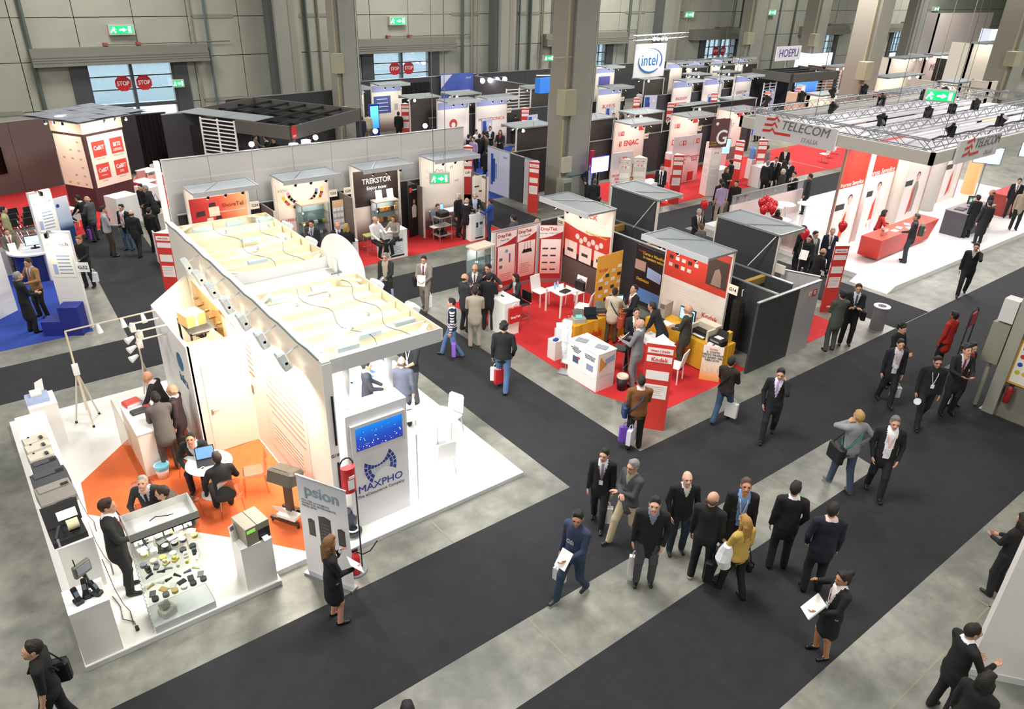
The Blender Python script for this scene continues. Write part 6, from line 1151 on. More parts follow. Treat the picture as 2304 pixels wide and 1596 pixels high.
kiosk('red three-sided smau kiosk at the corner of the IT IS wall',(19.75,23.65,0),RAD(-60)); kiosk('red three-sided smau kiosk behind the booth marked G40',(19.0,27.5,0),RAD(-35)); kiosk('red three-sided smau kiosk on red carpet beside the ENIAC table',(26.1,21.45,0),RAD(-35)); kiosk('red two-faced smau kiosk standing open near the second wall screen',(31.2,21.9,0),RAD(-75)); kiosk('red three-sided smau kiosk beside the white desk left of the truss roof',(32.4,21.55,0),RAD(-35))
for i,(x,y,lb) in enumerate(((1437,415,'pale IT IS sign column with slogan behind the white table'),(1480,405,'pale IT IS sign column with printed list behind the white table'))):
    p=G(x,y+65); kiosk(lb,(23.9+i*.85,22.6-.15*i,0),RAD(-40),2.0,'IT IS',M('#d9d5c6',.5),.6)
t=kiosk('white square IT IS column at the red carpet edge behind the violet-shirted man',(28.6,21.5,0),RAD(-20),2.4,'IT IS',M('#e9e2dc',.5),.55,True)
def iti_panel(label,a_,c_,h=2.3,word=True):
    a_=Vector((*a_,0)); c_=Vector((*c_,0)); d=c_-a_; t=thing('sign_panel',label,'sign',a_,math.atan2(d.y,d.x)); w=d.length; obj('panel',B().box(0,w,0,.06,0,h),MGRAD([(0,'#eec4c4'),(.6,'#f0d8d8'),(.8,'#cfc6cc'),(1,'#d8d0d4')],2),t); itis(t,w*.5,-.006,h*.86,.22)
    if word: text('PROFESSIONISTI\nPER IL TUO\nBUSINESS',t,(w*.5,-.008,h*.5),w*.13,M('#d86a6a',.5),bold=.01)
    obj('red_block',B().box(0,w*.6,-.008,0,.05,.5),KR,t)
iti_panel('pink IT IS slogan panel left of the ENIAC booth',(23.2,22.6),(24.4,22.55)); iti_panel('pink IT IS slogan panel between ENIAC and OVERTV, wider one',(28.3,23.6),(29.5,23.55)); iti_panel('pink IT IS slogan panel between ENIAC and OVERTV, narrower one',(29.55,23.6),(30.3,23.6)); iti_panel('grey-pink IT IS wall panel right of the OVERTV booth',(32.7,24.6),(33.9,24.6),2.5,False); iti_panel('grey-pink IT IS wall panel behind the blue-framed screen',(22.9,25.2),(24.2,25.2),2.3,False)
monitor('large blue-framed screen on the wall beside the tall pillar',(22.95,23.1,0),0,1.05,.68,'#d8f0f4',False,M('#1a2ae0',.3,emit=.6),1.2,z0=1.42)
obj('pole',B().box(-.04,.04,.045,.1,0,1.6),BLK,bpy.data.objects['monitor.00%d'%(len([o for o in bpy.data.objects if o.name.startswith('monitor')])-1)])
t=monitor('tilted black screen with a blue page near the hanging G sign',(31.0,22.9,0),RAD(-25),1.0,.75,'#8fd0f0',False,None,1.0,z0=1.35); obj('pole',B().box(-.04,.04,.045,.1,0,1.5),BLK,t)
t=counter('white table with papers where a man in black tie stands',(24.3,21.75),1.3,.7,.95); [thingbox('leaflet','pale leaflet on the white table near ENIAC','leaflet',(24.5+.2*i,22.1,.951),(.14,.2,.006),M(['#e8d0c8','#c8d0e8','#f0ece8'][i%3],.5),.3*i,0).__setitem__('group','leaflets on the ENIAC table') for i in range(5)]
counter('white counter with leaflets beside the tall pillar foot',(22.9,21.6),1.1,.7,.95); shell_chair('white chair on the red carpet below the tilted screen',(30.0,22.6),RAD(160),WH2,z0=.005)
counter('long white counter with a black laptop left of the truss roof',(31.7,20.9),1.9,.6,1.0); counter('white desk with papers under the visitors in black',(29.6,21.8),1.0,.6,.95)
b=B(); b.lathe([(.01,0),(.3,0),(.3,1.4),(.01,1.4)],(0,0,0),20); t=tag(obj('poster_column',b,M('#f0dcdc',.5),None,(28.9,24.2,0)),'round pale pink poster column with a red band below OVERTV','column'); obj('red_band',B().lathe([(.302,.75),(.305,.76),(.305,1.1),(.302,1.11)],n=20),KR,t)
b=B(); b.lathe([(.01,1.0),(.14,1.0),(.16,1.1),(.16,1.5),(.05,1.6),(.01,1.6)],(0,0,0),16); t=thing('water_cooler','white water cooler with a blue bottle beside the pink wall','water cooler',(33.0,22.4,0)); obj('bottle',b,M('#6f9fd8',.2),t); obj('cabinet',B().cb((0,0,.5),(.32,.32,1.0),bev=.02),WH2,t)
# hanging board with the letter G
c=onY(1620,300,20.2); t=thing('hanging_board','hanging maroon board with a big white letter G','sign',(c.x,20.2,c.z),RAD(-15)); obj('board',B().box(-.45,.45,0,.05,-.6,.6),M('#5a3238',.5),t); text('G',t,(.12,-.01,-.2),.85,WH2,bold=.01); text('Corsia\npreferita',t,(-.28,-.01,-.42),.11,M('#c8b03a',.5)); obj('emblem',B().cyl((-.2,-.012,.4),(-.2,0,.4),.07,n=12),WH2,t)
for x in (-.4,.4): obj('cable',B().tube([(x,.02,.6),(x,.02,13-c.z)],.01,4),M('#55544e',.6),t)
# third row with purple headed Intel panels
Y3=34.9
def intel_totem(word,x,lb,w=2.0,c='#c85a48',num=None,sz=.28,**k):
    t,pn=totem(lb,x,Y3,0,w,front=INTG,num=num,**k)
    if word: text(word,pn,(w*.5,-.008,1.6),sz,M(c,.5),bold=.008)
    q=obj('badge_oval',B().cyl((w*.88,-.01,2.52),(w*.88,-.004,2.52),.1,n=12),LAV,pn); text('intel',q,(w*.88,-.014,2.52),.08,BLUP); return t,pn
t,pn=intel_totem(None,22.15,'lit booth panel with a round red eye emblem and purple header'); obj('eye_emblem',B().cyl((1.0,-.01,1.55),(1.0,0,1.55),.26,n=20),M('#c8483c',.5),pn); obj('eye_pupil',B().cyl((1.0,-.016,1.5),(1.0,-.01,1.5),.13,n=16),PANW,pn)
intel_totem('MICROTRONICA',24.7,'lit booth panel lettered MICROTRONICA',2.1,num='G50',sz=.24); intel_totem('IKARUS',34.0,'lit booth panel lettered IKARUS in red',2.0,num='G52',sz=.34); t,pn=intel_totem('INGRAM',41.0,'lit booth panel lettered INGRAM MICRO in a red box',1.9,sz=.3); q=obj('red_box',B().box(.35,1.55,-.008,0,1.05,1.35),M('#cf4a3c',.5),pn); text('MICRO',q,(.95,-.014,1.2),.26,WH2,bold=.01)
intel_totem('AVNET',44.2,'lit booth panel lettered AVNET',2.0,c='#8a5a54'); intel_totem('QUESCOM',47.6,'lit booth panel lettered QUESCOM',2.0,c='#7a5a58',sz=.27)
for x,lb in ((20.9,'dark-backed totem behind the red eye panel'),(23.6,'dark-backed totem behind the MICROTRONICA panel'),(29.2,'dark-backed totem with floodlight beside the slatted white screen'),(38.9,'dark-backed totem with floodlight right of the hanging intel board'),(44.0,'dark-backed totem behind the AVNET panel'),(47.4,'dark-backed totem behind the QUESCOM panel')):
    totem(lb,x+1.9,35.7,RAD(180),1.9,2.9,lit=False,lamp_bulb=.92,strut=True,back=M('#453f3a',.7))
wallrun('low charcoal wall behind the MICROTRONICA booth row',[(21.8,35.25),(36.5,35.25)],1.9,DARKW,panel=1.4); wallrun('low charcoal wall behind the INGRAM booth row',[(38.6,35.25),(50,35.25)],1.9,DARKW,panel=1.4)
def side_panel(label,x,y,rz=0,w=.7,h=1.9,d=.5):
    t=thing('booth_wing',label,'panel',(x,y,0),rz); obj('board',B().box(0,w,0,.06,0,h),LAV,t); obj('blue_shape',B().box(w*.05,w*.4,-.006,0,.1,h*.95),BLUP,t); obj('dark_shape',B().box(w*.2,w*.45,-.01,-.006,h*.3,h*.8),M('#3a3f92',.5),t); obj('badge_oval',B().cyl((w*.75,-.006,h*.85),(w*.75,0,h*.85),.07,n=12),WH2,t)
side_panel('blue and white Intel wing panel left of MICROTRONICA',24.15,33.6); side_panel('blue and white Intel wing panel right of MICROTRONICA',27.2,33.4); side_panel('blue and white Intel wing panel left of IKARUS',33.3,33.4); side_panel('blue and white Intel wing panel by the hanging intel board',37.5,34.2,RAD(-20),.9,2.2); side_panel('blue and white Intel wing panel between INGRAM and AVNET',43.2,33.6); side_panel('blue and white Intel wing panel between AVNET and QUESCOM',46.5,33.2); side_panel('blue and white Intel wing panel right of QUESCOM',50.2,33.6); side_panel('pale blue Intel wall panel right of the slatted screen',28.5,33.0,0,1.1,2.0)
for i,(x,y,lb) in enumerate(((27.6,34.2,'behind the plate beside MICROTRONICA'),(29.0,31.2,'before the pale blue Intel panel'),(36.4,33.9,'right of the IKARUS panel'),(36.9,31.5,'in front of IKARUS by the white desk'),(43.0,33.0,'in front of INGRAM MICRO'),(47.0,31.6,'before the QUESCOM panel'),(50.9,31.8,'right of the QUESCOM panel'),(22.3,38.6,'before the panel with the phone picture'),(24.3,36.0,'above the tall white wall near the red eye panel'))): kiosk('small red and white smau kiosk '+lb,(x,y,0),RAD(-30))
counter('white counter before the MICROTRONICA booth',(25.8,31.0),1.5,.8,1.05); counter('white desk before the IKARUS panel',(35.2,32.6),1.6,.6,1.0)
# white slatted screens
def slats(label,x,y,rz,w,h,n,z=0):
    t=thing('slatted_screen',label,'screen',(x,y,z),rz)
    for xx in (0,w/2-.03,w-.06): obj('post',B().box(xx,xx+.06,0,.06,0,h),WH2,t)
    for i in range(n): obj('slat',B().box(.03,w-.03,.01,.05,h*(i+.6)/n-.03,h*(i+.6)/n+.02),WH2,t)
c=G(1152,290); slats('white slatted screen before the dark Intel theatre wall',27.9,36.4,RAD(-4),1.9,2.9,16); sa=Vector((12.45,31.2,0))+Vector((-math.sin(RC),math.cos(RC),0))*5.0; slats('white slatted screen at the rear corner of the angled dark stage',sa.x,sa.y,RC-RAD(90),1.95,2.9,17); slats('white slatted screen beside the far blue projection',55.2,33.2,RAD(-15),2.6,3.0,14); slats('white slatted screen left in the far dark stage',50.6,34.4,RAD(0),1.6,2.2,10)
# Intel back row against the hall wall
Y4=42.0
t,pn=totem('lit booth panel with blue text board and phone picture near the second gate',21.95,Y4-.1,0,2.0,front=INTG,num='G60'); q=obj('blue_board',B().box(.1,1.25,-.01,0,1.1,2.1),M('#4a5a98',.5),pn); obj('text_block',lines(B(),.3,1.1,1.95,4,.22,-.01,.05,.1),M('#c9d0e8',.5),q); obj('phone_picture',B().box(1.5,1.75,-.01,0,1.25,1.6),M('#b9b4b0',.5),pn)
t,pn=totem('lit booth panel with the letters OMP half hidden by the pillar',19.6,Y4-.6,0,1.5,front=INTG); text('OMP',pn,(1.15,-.008,1.7),.28,M('#6a6464',.5))
t=thing('floor_screen','tall upright screen glowing blue beside the OMP panel','screen',(20.9,40.3,0)); obj('casing',B().box(0,.62,0,.15,0,1.95),M('#1c3fae',.4),t); obj('display',B().box(.05,.57,-.006,0,.6,1.85),MGRAD([(0,'#2a6ad8'),(1,'#5ab8f4')],2,emit=1.4),t)
for i,(x,w_,lb,wd) in enumerate(((41.5,1.9,'lit far booth panel left of the hanging intel board, blue print',None),(49.4,1.9,'lit far booth panel first right of the hanging intel board',None),(52.0,2.0,'lit far booth panel lettered EL','EL'),(55.1,2.0,'lit far booth panel with a yellow arrow','A'),(58.0,1.8,'lit last far booth panel beside the pillar',None))):
    t,pn=totem(lb,x,43.0,0,w_,front=INTG,power=12)
    if wd: text(wd,pn,(w_*.5,-.008,1.7),.4,M('#6a5a5a' if wd=='EL' else '#c8a040',.5))
    if i==0: obj('blue_board',B().box(.3,1.5,-.01,0,.3,2.1),PURP,pn)
for x in (46.5,51,54.5,57.5): totem('dark-backed far totem with floodlight before the lit panel row '+{46.5:'behind intel',51:'at the EL booth',54.5:'at the arrow booth',57.5:'at its right end'}[x],x,40.2,RAD(180),1.9,2.7,lit=False,lamp_bulb=.9,back=M('#453f3a',.7))
wallrun('long dark fence wall before the hall wall, left of the second gate',[(12.6,39.9),(19.0,40.6)],2.85,DARKW,.1,panel=1.6); wallrun('long dark fence wall below the second gate',[(20.3,43.6),(31.0,43.9)],2.75,DARKW,.1,panel=1.8)
wallrun('dark theatre wall with spotlights behind the slatted white screen',[(30.0,42.6),(30.6,37.2)],2.8,M('#4a4442',.7),.1,panel=1.8); wallrun('long dark fence wall behind the farthest lit panels',[(31.5,44.2),(62,44.6)],2.7,DARKW,.1,panel=2.0)
t=thing('wall_banner','blue Intel banner on the dark fence wall right of the second gate','banner',(27.9,43.5,0)); obj('sheet',B().box(0,2.6,0,.04,.2,2.9),MGRAD([(0,'#b9c2dc'),(.3,'#7a8ac8'),(.5,'#4a5aa8'),(1,'#3f58a8')],2),t); obj('white_shape',B().prism([(0,-.006,2.85),(0,-.006,2.0),(.5,-.006,2.5),(.9,-.006,2.85)],(0,.003,0)),LAV,t); text('intel',t,(2.2,-.008,2.6),.24,LAV)
t=thing('blue_box_sign','small blue Intel light box over the booths by the tall pillar','sign',onY(1232,193,30)); obj('box',B().box(-.5,.5,0,.4,-.35,.35),M('#2f6fc0',.4,emit=.4),t); obj('hanger',B().tube([(-.6,.2,.5),(.5,.2,.45),(.5,.2,.35)],.03,4),WH2,t); obj('post',B().box(.3,.36,.2,.26,-onY(1232,193,30).z,-.35),ALU,t)
t=thing('door_curtain','black curtain strips under the second gate','curtain',(24.6,43.5,0)); 
for i in range(14): obj('fold',B().box(i*.18,i*.18+.14,.05*(i%2),.05*(i%2)+.06,0,2.5),M('#0e0e10',.9),t)
t=thing('door_curtain','black curtain panel left of the hanging intel board','curtain',(37.2,40.5,0)); [obj('fold',B().box(i*.2,i*.2+.17,.06*(i%2),.06*(i%2)+.06,0,3.0),M('#0e0e10',.9),t) for i in range(6)]
b=B(); t=thing('theatre_lamps','row of four bright blue-white spotlights on the dark theatre wall','spotlight',onY(1110,180,41.0)); obj('bar',B().box(-1.1,1.1,0,.08,.12,.2),BLK,t); [obj('lamp',B().ball((-.9+.6*i,-.05,0),.16,8),M('#e9e6ff',.4,emit=16),t) for i in range(4)]; 
# hanging intel board
c=onY(1463,136,33.0); t=thing('hanging_board','large hanging white board with the blue intel swirl','sign',(c.x,33.0,c.z)); obj('board',B().box(-1.35,1.35,0,.06,-.95,.95),M('#f0f2f6',.4),t); text('intel',t,(-.05,-.01,0),.95,M('#1f74b8',.5),sx=.9)
sw=[]; 
b=B(); pts=[(1.02*math.cos(RAD(a_)),-.012,.68*math.sin(RAD(a_))) for a_ in range(165,322,8)]; b.tube(pts,[.02+.055*math.sin(math.pi*i/(len(pts)-1))*(i/len(pts)+.4) for i in range(len(pts))],4); pts=[(1.02*math.cos(RAD(a_)),-.012,.68*math.sin(RAD(a_))) for a_ in range(-30,100,8)]; b.tube(pts,[.045*(1-i/len(pts))+.008 for i in range(len(pts))],4); obj('swirl',b,M('#1f74b8',.5),t)
def truss(b,a_,c_,s=.28,n=None,r=.022):
    a_=Vector(a_); c_=Vector(c_); d=c_-a_; L=d.length; d.normalize(); sd=Vector((-d.y,d.x,0)).normalized()*s/2; up=Vector((0,0,s/2)); n=n or max(2,int(L/.45)); co=[sd+up,-sd+up,sd-up,-sd-up]
    for k in co: b.cyl(a_+k,c_+k,r,n=5)
    for i in range(n):
        p=a_+d*(L*i/n); q=a_+d*(L*(i+1)/n)
        for k,l in ((0,2),(1,3),(0,1)): b.cyl(p+co[k if i%2 else l],q+co[l if i%2 else k],r*.55,n=4)
    return b
obj('lamp_truss',truss(B(),(-2.2,-.6,1.35),(2.4,-.6,1.45),.25),SILV,t); [obj('lamp',B().ball((-.5+.35*i,-.6,1.25),.09,8),M('#f6f6ff',.4,emit=20),t) for i in range(4)]; area('board_light',(0,-.7,1.25),8,1.4,.1,(.95,.97,1),aim=(0,0,-.2),parent=t)
for x in (-2,2.2): obj('cable',B().tube([(x,-.6,1.5),(x,-.6,13-c.z)],.012,4),M('#8a8a84',.5),t)
for x in (-1.3,1.3): obj('hanger',B().cyl((x,.0,.95),(x,-.55,1.3),.012,n=4),SILV,t)
# angled dark stage with open grid roof
C0=Vector((12.45,31.2,0)); ex=Vector((math.cos(RC),math.sin(RC),0)); ey=Vector((-ex.y,ex.x,0))
t=thing('stage_frame','angled dark meeting stage with an open black grid roof','stage',C0,RC); SG=M('#55534f',.6)
for (x0,x1,y0,y1) in ((0,5.4,0,.12),(0,5.4,6.3,6.42),(0,.12,0,3.0),(5.3,5.42,0,6.4)): obj('fascia',B().box(x0,x1,y0,y1,2.4,2.95),SG,t)
for i in range(1,6): obj('grid_bar',B().box(.1,5.3,i*1.05,i*1.05+.1,2.8,2.9),BLK,t)
for i in range(1,4): obj('grid_bar',B().box(i*1.35,i*1.35+.1,.1,6.3,2.7,2.8),BLK,t)
for (x,y) in ((.02,.02),(5.2,.02),(.02,6.2),(5.2,6.2)): obj('post',B().box(x,x+.2,y,y+.2,0,2.4),DGR,t)
obj('back_drape',B().box(.2,5.3,6.25,6.3,0,2.4),M('#141416',.9),t); obj('side_drape',B().box(.3,.34,2.5,6.3,0,2.4),M('#232224',.9),t); obj('roof_panel',B().box(.1,1.4,3.8,6.3,2.96,2.99),ROOF,t); obj('roof_panel',B().box(.1,1.4,2.0,3.75,2.96,2.99),ROOF,t)
[obj('stage_lamp',B().ball((1.4+.28*i,1.0,2.62),.07,8),M('#ece8ff',.4,emit=14),t) for i in range(3)]
q=obj('exit_plate',B().box(-.03,.3,-.03,-.01,2.45,2.95),RED,t); text('EXIT',q,(.13,-.035,2.55),.1,WH2)
for x in (.35,1.2): s=thing('lit_cylinder','short cylinder lamp with a blue band hanging at the angled stage corner','lamp',C0+ex*(x-.7)+ey*(-.3)+Vector((0,0,1.75)),0,'cylinder lamps at the stage'); obj('shade',B().lathe([(.2,0),(.2,.6)],n=16),M('#e8ecf6',.4,emit=1.2),s); obj('band',B().lathe([(.205,.1),(.205,.28)],n=16),M('#3f66c0',.4,emit=.6),s); obj('rod',B().cyl((0,0,-1.75),(0,0,.6),.02,n=6),BLK,s)
for i,(x,y) in enumerate(((565,327),(600-8+116,303),(843,293),(955,280))):
    p=onY(x,y,25.05); t=thing('wall_floodlight','glaring white floodlight clamped on top of the tall white wall','floodlight',(p.x,25.0,3.6),0,'floodlights on the tall white wall'); obj('lens',B().ball((0,0,.16),.09,10),M('#f4f2ff',.4,emit=30),t); obj('bracket',B().box(-.03,.03,-.03,.03,0,.1),BLK,t)
# ---------------------------------------------------------------- white stand under the truss roof
TZ=.18; TW=M('#f2f0f0',.25); FASC=M('#cfcbc2',.5); TRED=M('#cf3a2c',.45); FRM=M('#8d8a86',.35,.4)
t=thing('stand_platform','raised glossy white platform of the stand under the truss roof','platform',(0,0,0)); obj('deck',B().prism([(24.35,10.15,0),(42,10.15,0),(42,18.2,0),(24.35,18.2,0)],(0,0,TZ)),TW,t); b=B(); b.add([(23.9,10.15,0.002),(24.35,10.15,0.002),(24.35,11.5,0.002),(23.9,11.5,.002),(24.35,10.15,TZ),(24.35,11.5,TZ)],[(3,2,1,0),(0,4,5,3),(0,1,4),(3,5,2),(1,2,5,4)]); obj('ramp',b,TW,t)
t=thing('truss_roof','flat white roof with silver trusses and pale fascia over the white platform','roof',(25.0,10.4,0)); LX,LY=16,7.4
obj('fascia_front',B().box(0,LX,0,.12,4.05,4.45),FASC,t); obj('fascia_side',B().box(0,.12,0,LY,4.05,4.45),FASC,t); obj('fascia_rear',B().box(0,LX,LY-.12,LY,4.05,4.45),FASC,t)
for i in range(3):
    for j in range(8): obj('roof_sheet',B().box(.2+j*2,2.17+j*2,.5+i*2.35,2.6+i*2.35,4.12,4.15),M('#d4d3de',.5),t)
for y in (.3,2.5,4.9,7.1): obj('truss',truss(B(),(.1,y,4.6),(LX,y,4.6),.3,34),M('#8f9296',.4,.5),t)
for x in (.3,LX-.3): obj('truss',truss(B(),(x,.3,4.6),(x,7.1,4.6),.3,16),M('#8f9296',.4,.5),t)
for (x,y) in ((LX-.3,.25),(LX-.3,7.1)): obj('support_post',B().box(x-.06,x+.06,y-.06,y+.06,TZ,4.1),M('#d8d6d4',.4),t)
for x in (1,7,13):
    for y in (.3,4.9): obj('hang_cable',B().tube([(x,y,4.7),(x,y,13)],.01,4),M('#4a4a48',.5),t)
area('roof_light',(33,13.9,4.0),260,14,5,(1,.96,.93),aim=(33,13.9,0)); area('front_wash',(27.5,10.9,3.95),120,3,.6,(.9,.97,1),aim=(27.6,11.3,0))
def mover(p,rz):
    t=thing('moving_head','black moving-head stage light clamped on the truss roof','stage light',p,rz,'moving-head lights on the truss roof'); obj('yoke',B().box(-.14,-.1,-.06,.06,0,.34).box(.1,.14,-.06,.06,0,.34).box(-.14,.14,-.06,.06,.3,.36),BLK,t); obj('head',B().cyl((0,.05,.05),(0,-.16,.34),.1,.12,n=10),M('#141414',.4),t); obj('clamp',B().cb((0,0,.4),(.08,.08,.08)),BLK,t)
for i,(x,y) in enumerate(((1.5,.3),(5.2,.3),(7.6,.3),(1.2,2.5),(4.5,2.5),(6.4,2.5),(8.4,2.5),(2.0,4.9),(5.6,4.9),(9,4.9),(1.0,7.1),(3.4,7.1),(5.8,7.1),(8.2,7.1),(11,4.9),(11.5,.3))): mover((25+x,10.4+y,4.76),random.random()*6)
b=B(); b.tube([(25.4+i*.6,10.75+.05*math.sin(i),4.78+.03*math.sin(i*2)) for i in range(22)],.03,5); tag(obj('power_cable',b,M('#1a2030',.5)),'dark cable bundle along the front truss of the white roof','cable')
def telecom(parent,x0,z0,s,rz,wc=None):
    """three red wave bars with the wordmark, on a board facing local -Y"""
    for k in range(3):
        zz=z0+s*(.62-.24*k); sh=-.06*s*k; ln=.62*s if k<2 else 1.35*s
        b=B(); P=[(0,0),(.36,.03),(.48,.13),(.6,-.02),(ln/s,0)]; top=[(x0+sh+p[0]*s,-.012,zz+p[1]*s+.05*s) for p in P]; bot=[(x0+sh+p[0]*s,-.012,zz+p[1]*s-.05*s) for p in P]
        for i in range(4): b.prism([bot[i],bot[i+1],top[i+1],top[i]],(0,.005,0))
        obj('wave_bar',b,TRED,parent)
    text('TELECOM',parent,(x0+.72*s,-.014,z0+.48*s),.5*s,M(wc or '#6f6a6c',.5),align='LEFT',bold=.006,shear=.2); text('ITALIA',parent,(x0+1.75*s,-.014,z0+.05*s),.26*s,M('#a7a2a2',.5),align='LEFT',shear=.2)
for lb,loc,rz,w in (('white TELECOM ITALIA sign board on the side fascia of the truss roof',(24.9,17.05,3.88),RM90,3.35),('white TELECOM ITALIA sign board on the front fascia of the truss roof',(26.4,10.28,3.95),0,3.1)):
    t=thing('fascia_sign',lb,'sign',loc,rz); obj('board',B().box(0,w,0,.08,0,.75),M('#dcdadc',.45),t); telecom(t,.5,.12,.88,0)
# poster wall
def poster(label,x0,x1,y,top='red',pic=0):
    t=thing('tall_poster',label,'poster',(x0,y,TZ)); w=x1-x0; h=3.75; obj('frame',B().box(-.05,0,-.03,.06,0,h).box(w,w+.05,-.03,.06,0,h),M('#c9a898',.25,.5),t); obj('sheet',B().box(0,w,0,.04,0,h),M('#f2eae4',.4),t)
    if top=='red': q=obj('red_field',B().box(0,w,-.006,0,h*.62,h),TRED,t); text('Impresa Semplice',q,(w*.5,-.012,h*.65),w*.13,M('#f4e4de',.5),shear=.15)
    # plain standing figure print
    cx=w*.58; z=h*.35; b=B(); b.prism([(cx-.16,-.006,.3),(cx+.2,-.006,.3),(cx+.26,-.006,z),(cx+.12,-.006,z+.3),(cx-.12,-.006,z+.3),(cx-.26,-.006,z)],(0,.003,0)); obj('figure_coat',b,M('#e4d8d0' if pic==0 else '#9a9490',.5),t); b=B(); b.prism([(cx+.13*math.cos(k*.7),-.008,z+.48+.17*math.sin(k*.7)) for k in range(9)],(0,.003,0)); obj('figure_face',b,M('#dcb4a4',.5),t); b=B(); b.prism([(cx+.16*math.cos(k*.4),-.007,z+.52+.19*math.sin(k*.4)) for k in range(9)],(0,.003,0)); obj('figure_hair',b,M('#4a3a36',.5),t)
    b=B(); b.prism([(cx-.3,-.009,.2),(cx-.02,-.009,.5),(cx-.06,-.009,z+.1),(cx-.22,-.009,z-.2)],(0,.003,0)); obj('red_shape',b,M('#d8442e',.5),t); obj('desk_picture',B().box(w*.05,w*.4,-.006,0,h*.4,h*.46),DGR,t)
    area('poster_light',(w/2,-.7,h-.1),11,w*.7,.1,(1,.9,.84),aim=(w/2,0,h*.35),parent=t); return t
poster('tall poster with red top reading Impresa Semplice beside the low white wall',25.5,27.2,13.5); poster('tall poster with red top reading Impresa Semplice behind the red desk',28.0,30.3,13.9); poster('tall grey poster with a figure in red right of the red desk',31.3,33.4,13.9,'x',1); poster('tall white poster with a figure in red near the yellow lit column',36.2,37.9,14.4,'x',0)
for i,(x,y,lb,c_) in enumerate(((27.6,13.8,'pink-white curved column between the two Impresa Semplice posters','#ecd8d4'),(30.8,13.9,'cream curved column right of the second Impresa Semplice poster','#e4dcd0'),(34.6,14.1,'grey-white curved column right of the grey poster','#d8d2cc'),(39.4,14.4,'orange-yellow glowing curved column near the wall screens','#f0b070'))):
    b=B(); b.lathe([(.01,0),(.3,0),(.3,3.8),(.01,3.8)],(0,0,0),24); tag(obj('curved_column',b,M(c_,.35,emit=.3 if i==3 else 0),None,(x,y,TZ),0,True),lb,'column')
t=thing('reception_desk','long glossy red desk with papers where a visitor with backpack stands','desk',(26.05,11.75,TZ),RAD(2)); b=B(); b.prism([(0,0,.1),(4.1,0,.1),(4.4,-.1,.85),(-.25,-.1,.85)],(0,.75,0)); obj('desk_body',b,TRED,t); obj('worktop',B().box(-.25,4.4,-.1,.65,.85,.88),M('#d84836',.35),t); obj('plinth',B().box(.3,3.8,.1,.6,0,.1),M('#e8c8c4',.4),t); telecom(t,1.6,.3,.35,0,'#f0d8d4')
bpy.context.view_layer.update()
for i,(x,y) in enumerate(((27.4,12.0),(27.9,12.1),(28.6,12.15),(28.2,11.85))): thingbox('paper_sheet','white paper on the red desk','paper',(x,y,TZ+.882),(.3,.21,.004),WH2,.3*i,0)['group']='papers on the red desk'
t=thing('leaflet_holder','clear leaflet holder at the end of the red desk','holder',(26.5,11.95,TZ+.881)); obj('box',B().cb((0,0,.12),(.3,.12,.24)),MG('#e6e0e0',.6),t); obj('leaflets',B().cb((0,0,.1),(.26,.07,.19)),M('#d8a8a0',.5),t)
shell_chair('white swivel chair behind the red desk',(27.9,13.0),RAD(190),WH2,z0=TZ)
t=thing('sales_desk','dark grey desk with a red band, monitor and keyboard','desk',(31.7,11.3,TZ)); obj('body',B().box(0,2.6,0,.85,0,.95),M('#4a4a50',.5),t); obj('top',B().box(-.02,2.62,-.02,.87,.95,.98),M('#8a8284',.4),t); obj('red_band',B().box(1.6,2.5,-.01,0,.68,.88),TRED,t)
monitor('grey monitor on the dark desk with the red band',(33.0,11.75,TZ+.981),RAD(-30),.4,.34,'#5a6a60',emit=.2); thingbox('keyboard','black keyboard on the dark desk with the red band','keyboard',(33.5,11.5,TZ+.981),(.4,.15,.02),BLK,.2); thingbox('scanner_unit','flat grey unit on the dark desk with the red band','device',(32.2,11.8,TZ+.981),(.5,.35,.04),DGR,.1)
t=thing('sales_desk','red counter behind the men in black on the white platform','desk',(36.5,11.6,TZ)); obj('body',B().box(0,2.2,0,.8,0,.9),M('#9a3a34',.5),t); obj('top',B().box(-.02,2.22,-.02,.82,.9,.93),TRED,t)
for (x,y,lb) in ((37.2,13.2,'blue page wall screen hanging beside the orange column'),(40.6,12.6,'blue page wall screen hanging at the platform end')):
    t=monitor(lb,(x,y,0),RAD(-60),1.1,.75,'#a9b8ec',False,None,.8,z0=2.1); obj('pole',B().box(-.03,.03,.05,.1,TZ,2.9),SILV,t)
t=thing('low_wall','low white wall with a glass rail round the lounge of the truss-roof stand','wall',(24.45,17.1,TZ)); obj('wall_body',B().box(0,4.9,0,.1,0,1.0),M('#f0dcd8',.5),t); obj('glass_rail',B().box(0,4.9,.04,.06,1.0,1.35),MG('#d8dcdc',.75),t); obj('top_rail',B().box(0,4.9,.02,.08,1.35,1.38),FRM,t); text('TELECOM',t,(.7,-.0,1.2),.16,M('#c9a8a4',.5))
t=thing('low_wall','low clear front wall lettered TELECOM at the platform edge','wall',(24.42,13.9,TZ)); obj('clear_panel',B().box(0,.04,0,3.0,0,.85),MG('#ead8d6',.55),t); telecom(t,.2,.3,.3,0)
round_table('tall round white bar table in the lounge behind the balloons',(26.4,16.0),.4,1.05,WH2,WH2,TZ); round_table('second round white bar table in the lounge near the standing man',(27.4,15.7),.35,1.0,WH2,WH2,TZ); round_table('small white table in the lounge partly behind the balloons',(25.4,15.4),.35,.75,WH2,WH2,TZ)
bar_stool('white bar stool at the lounge table',(26.9,16.5),0,.72,WH2,TZ); 
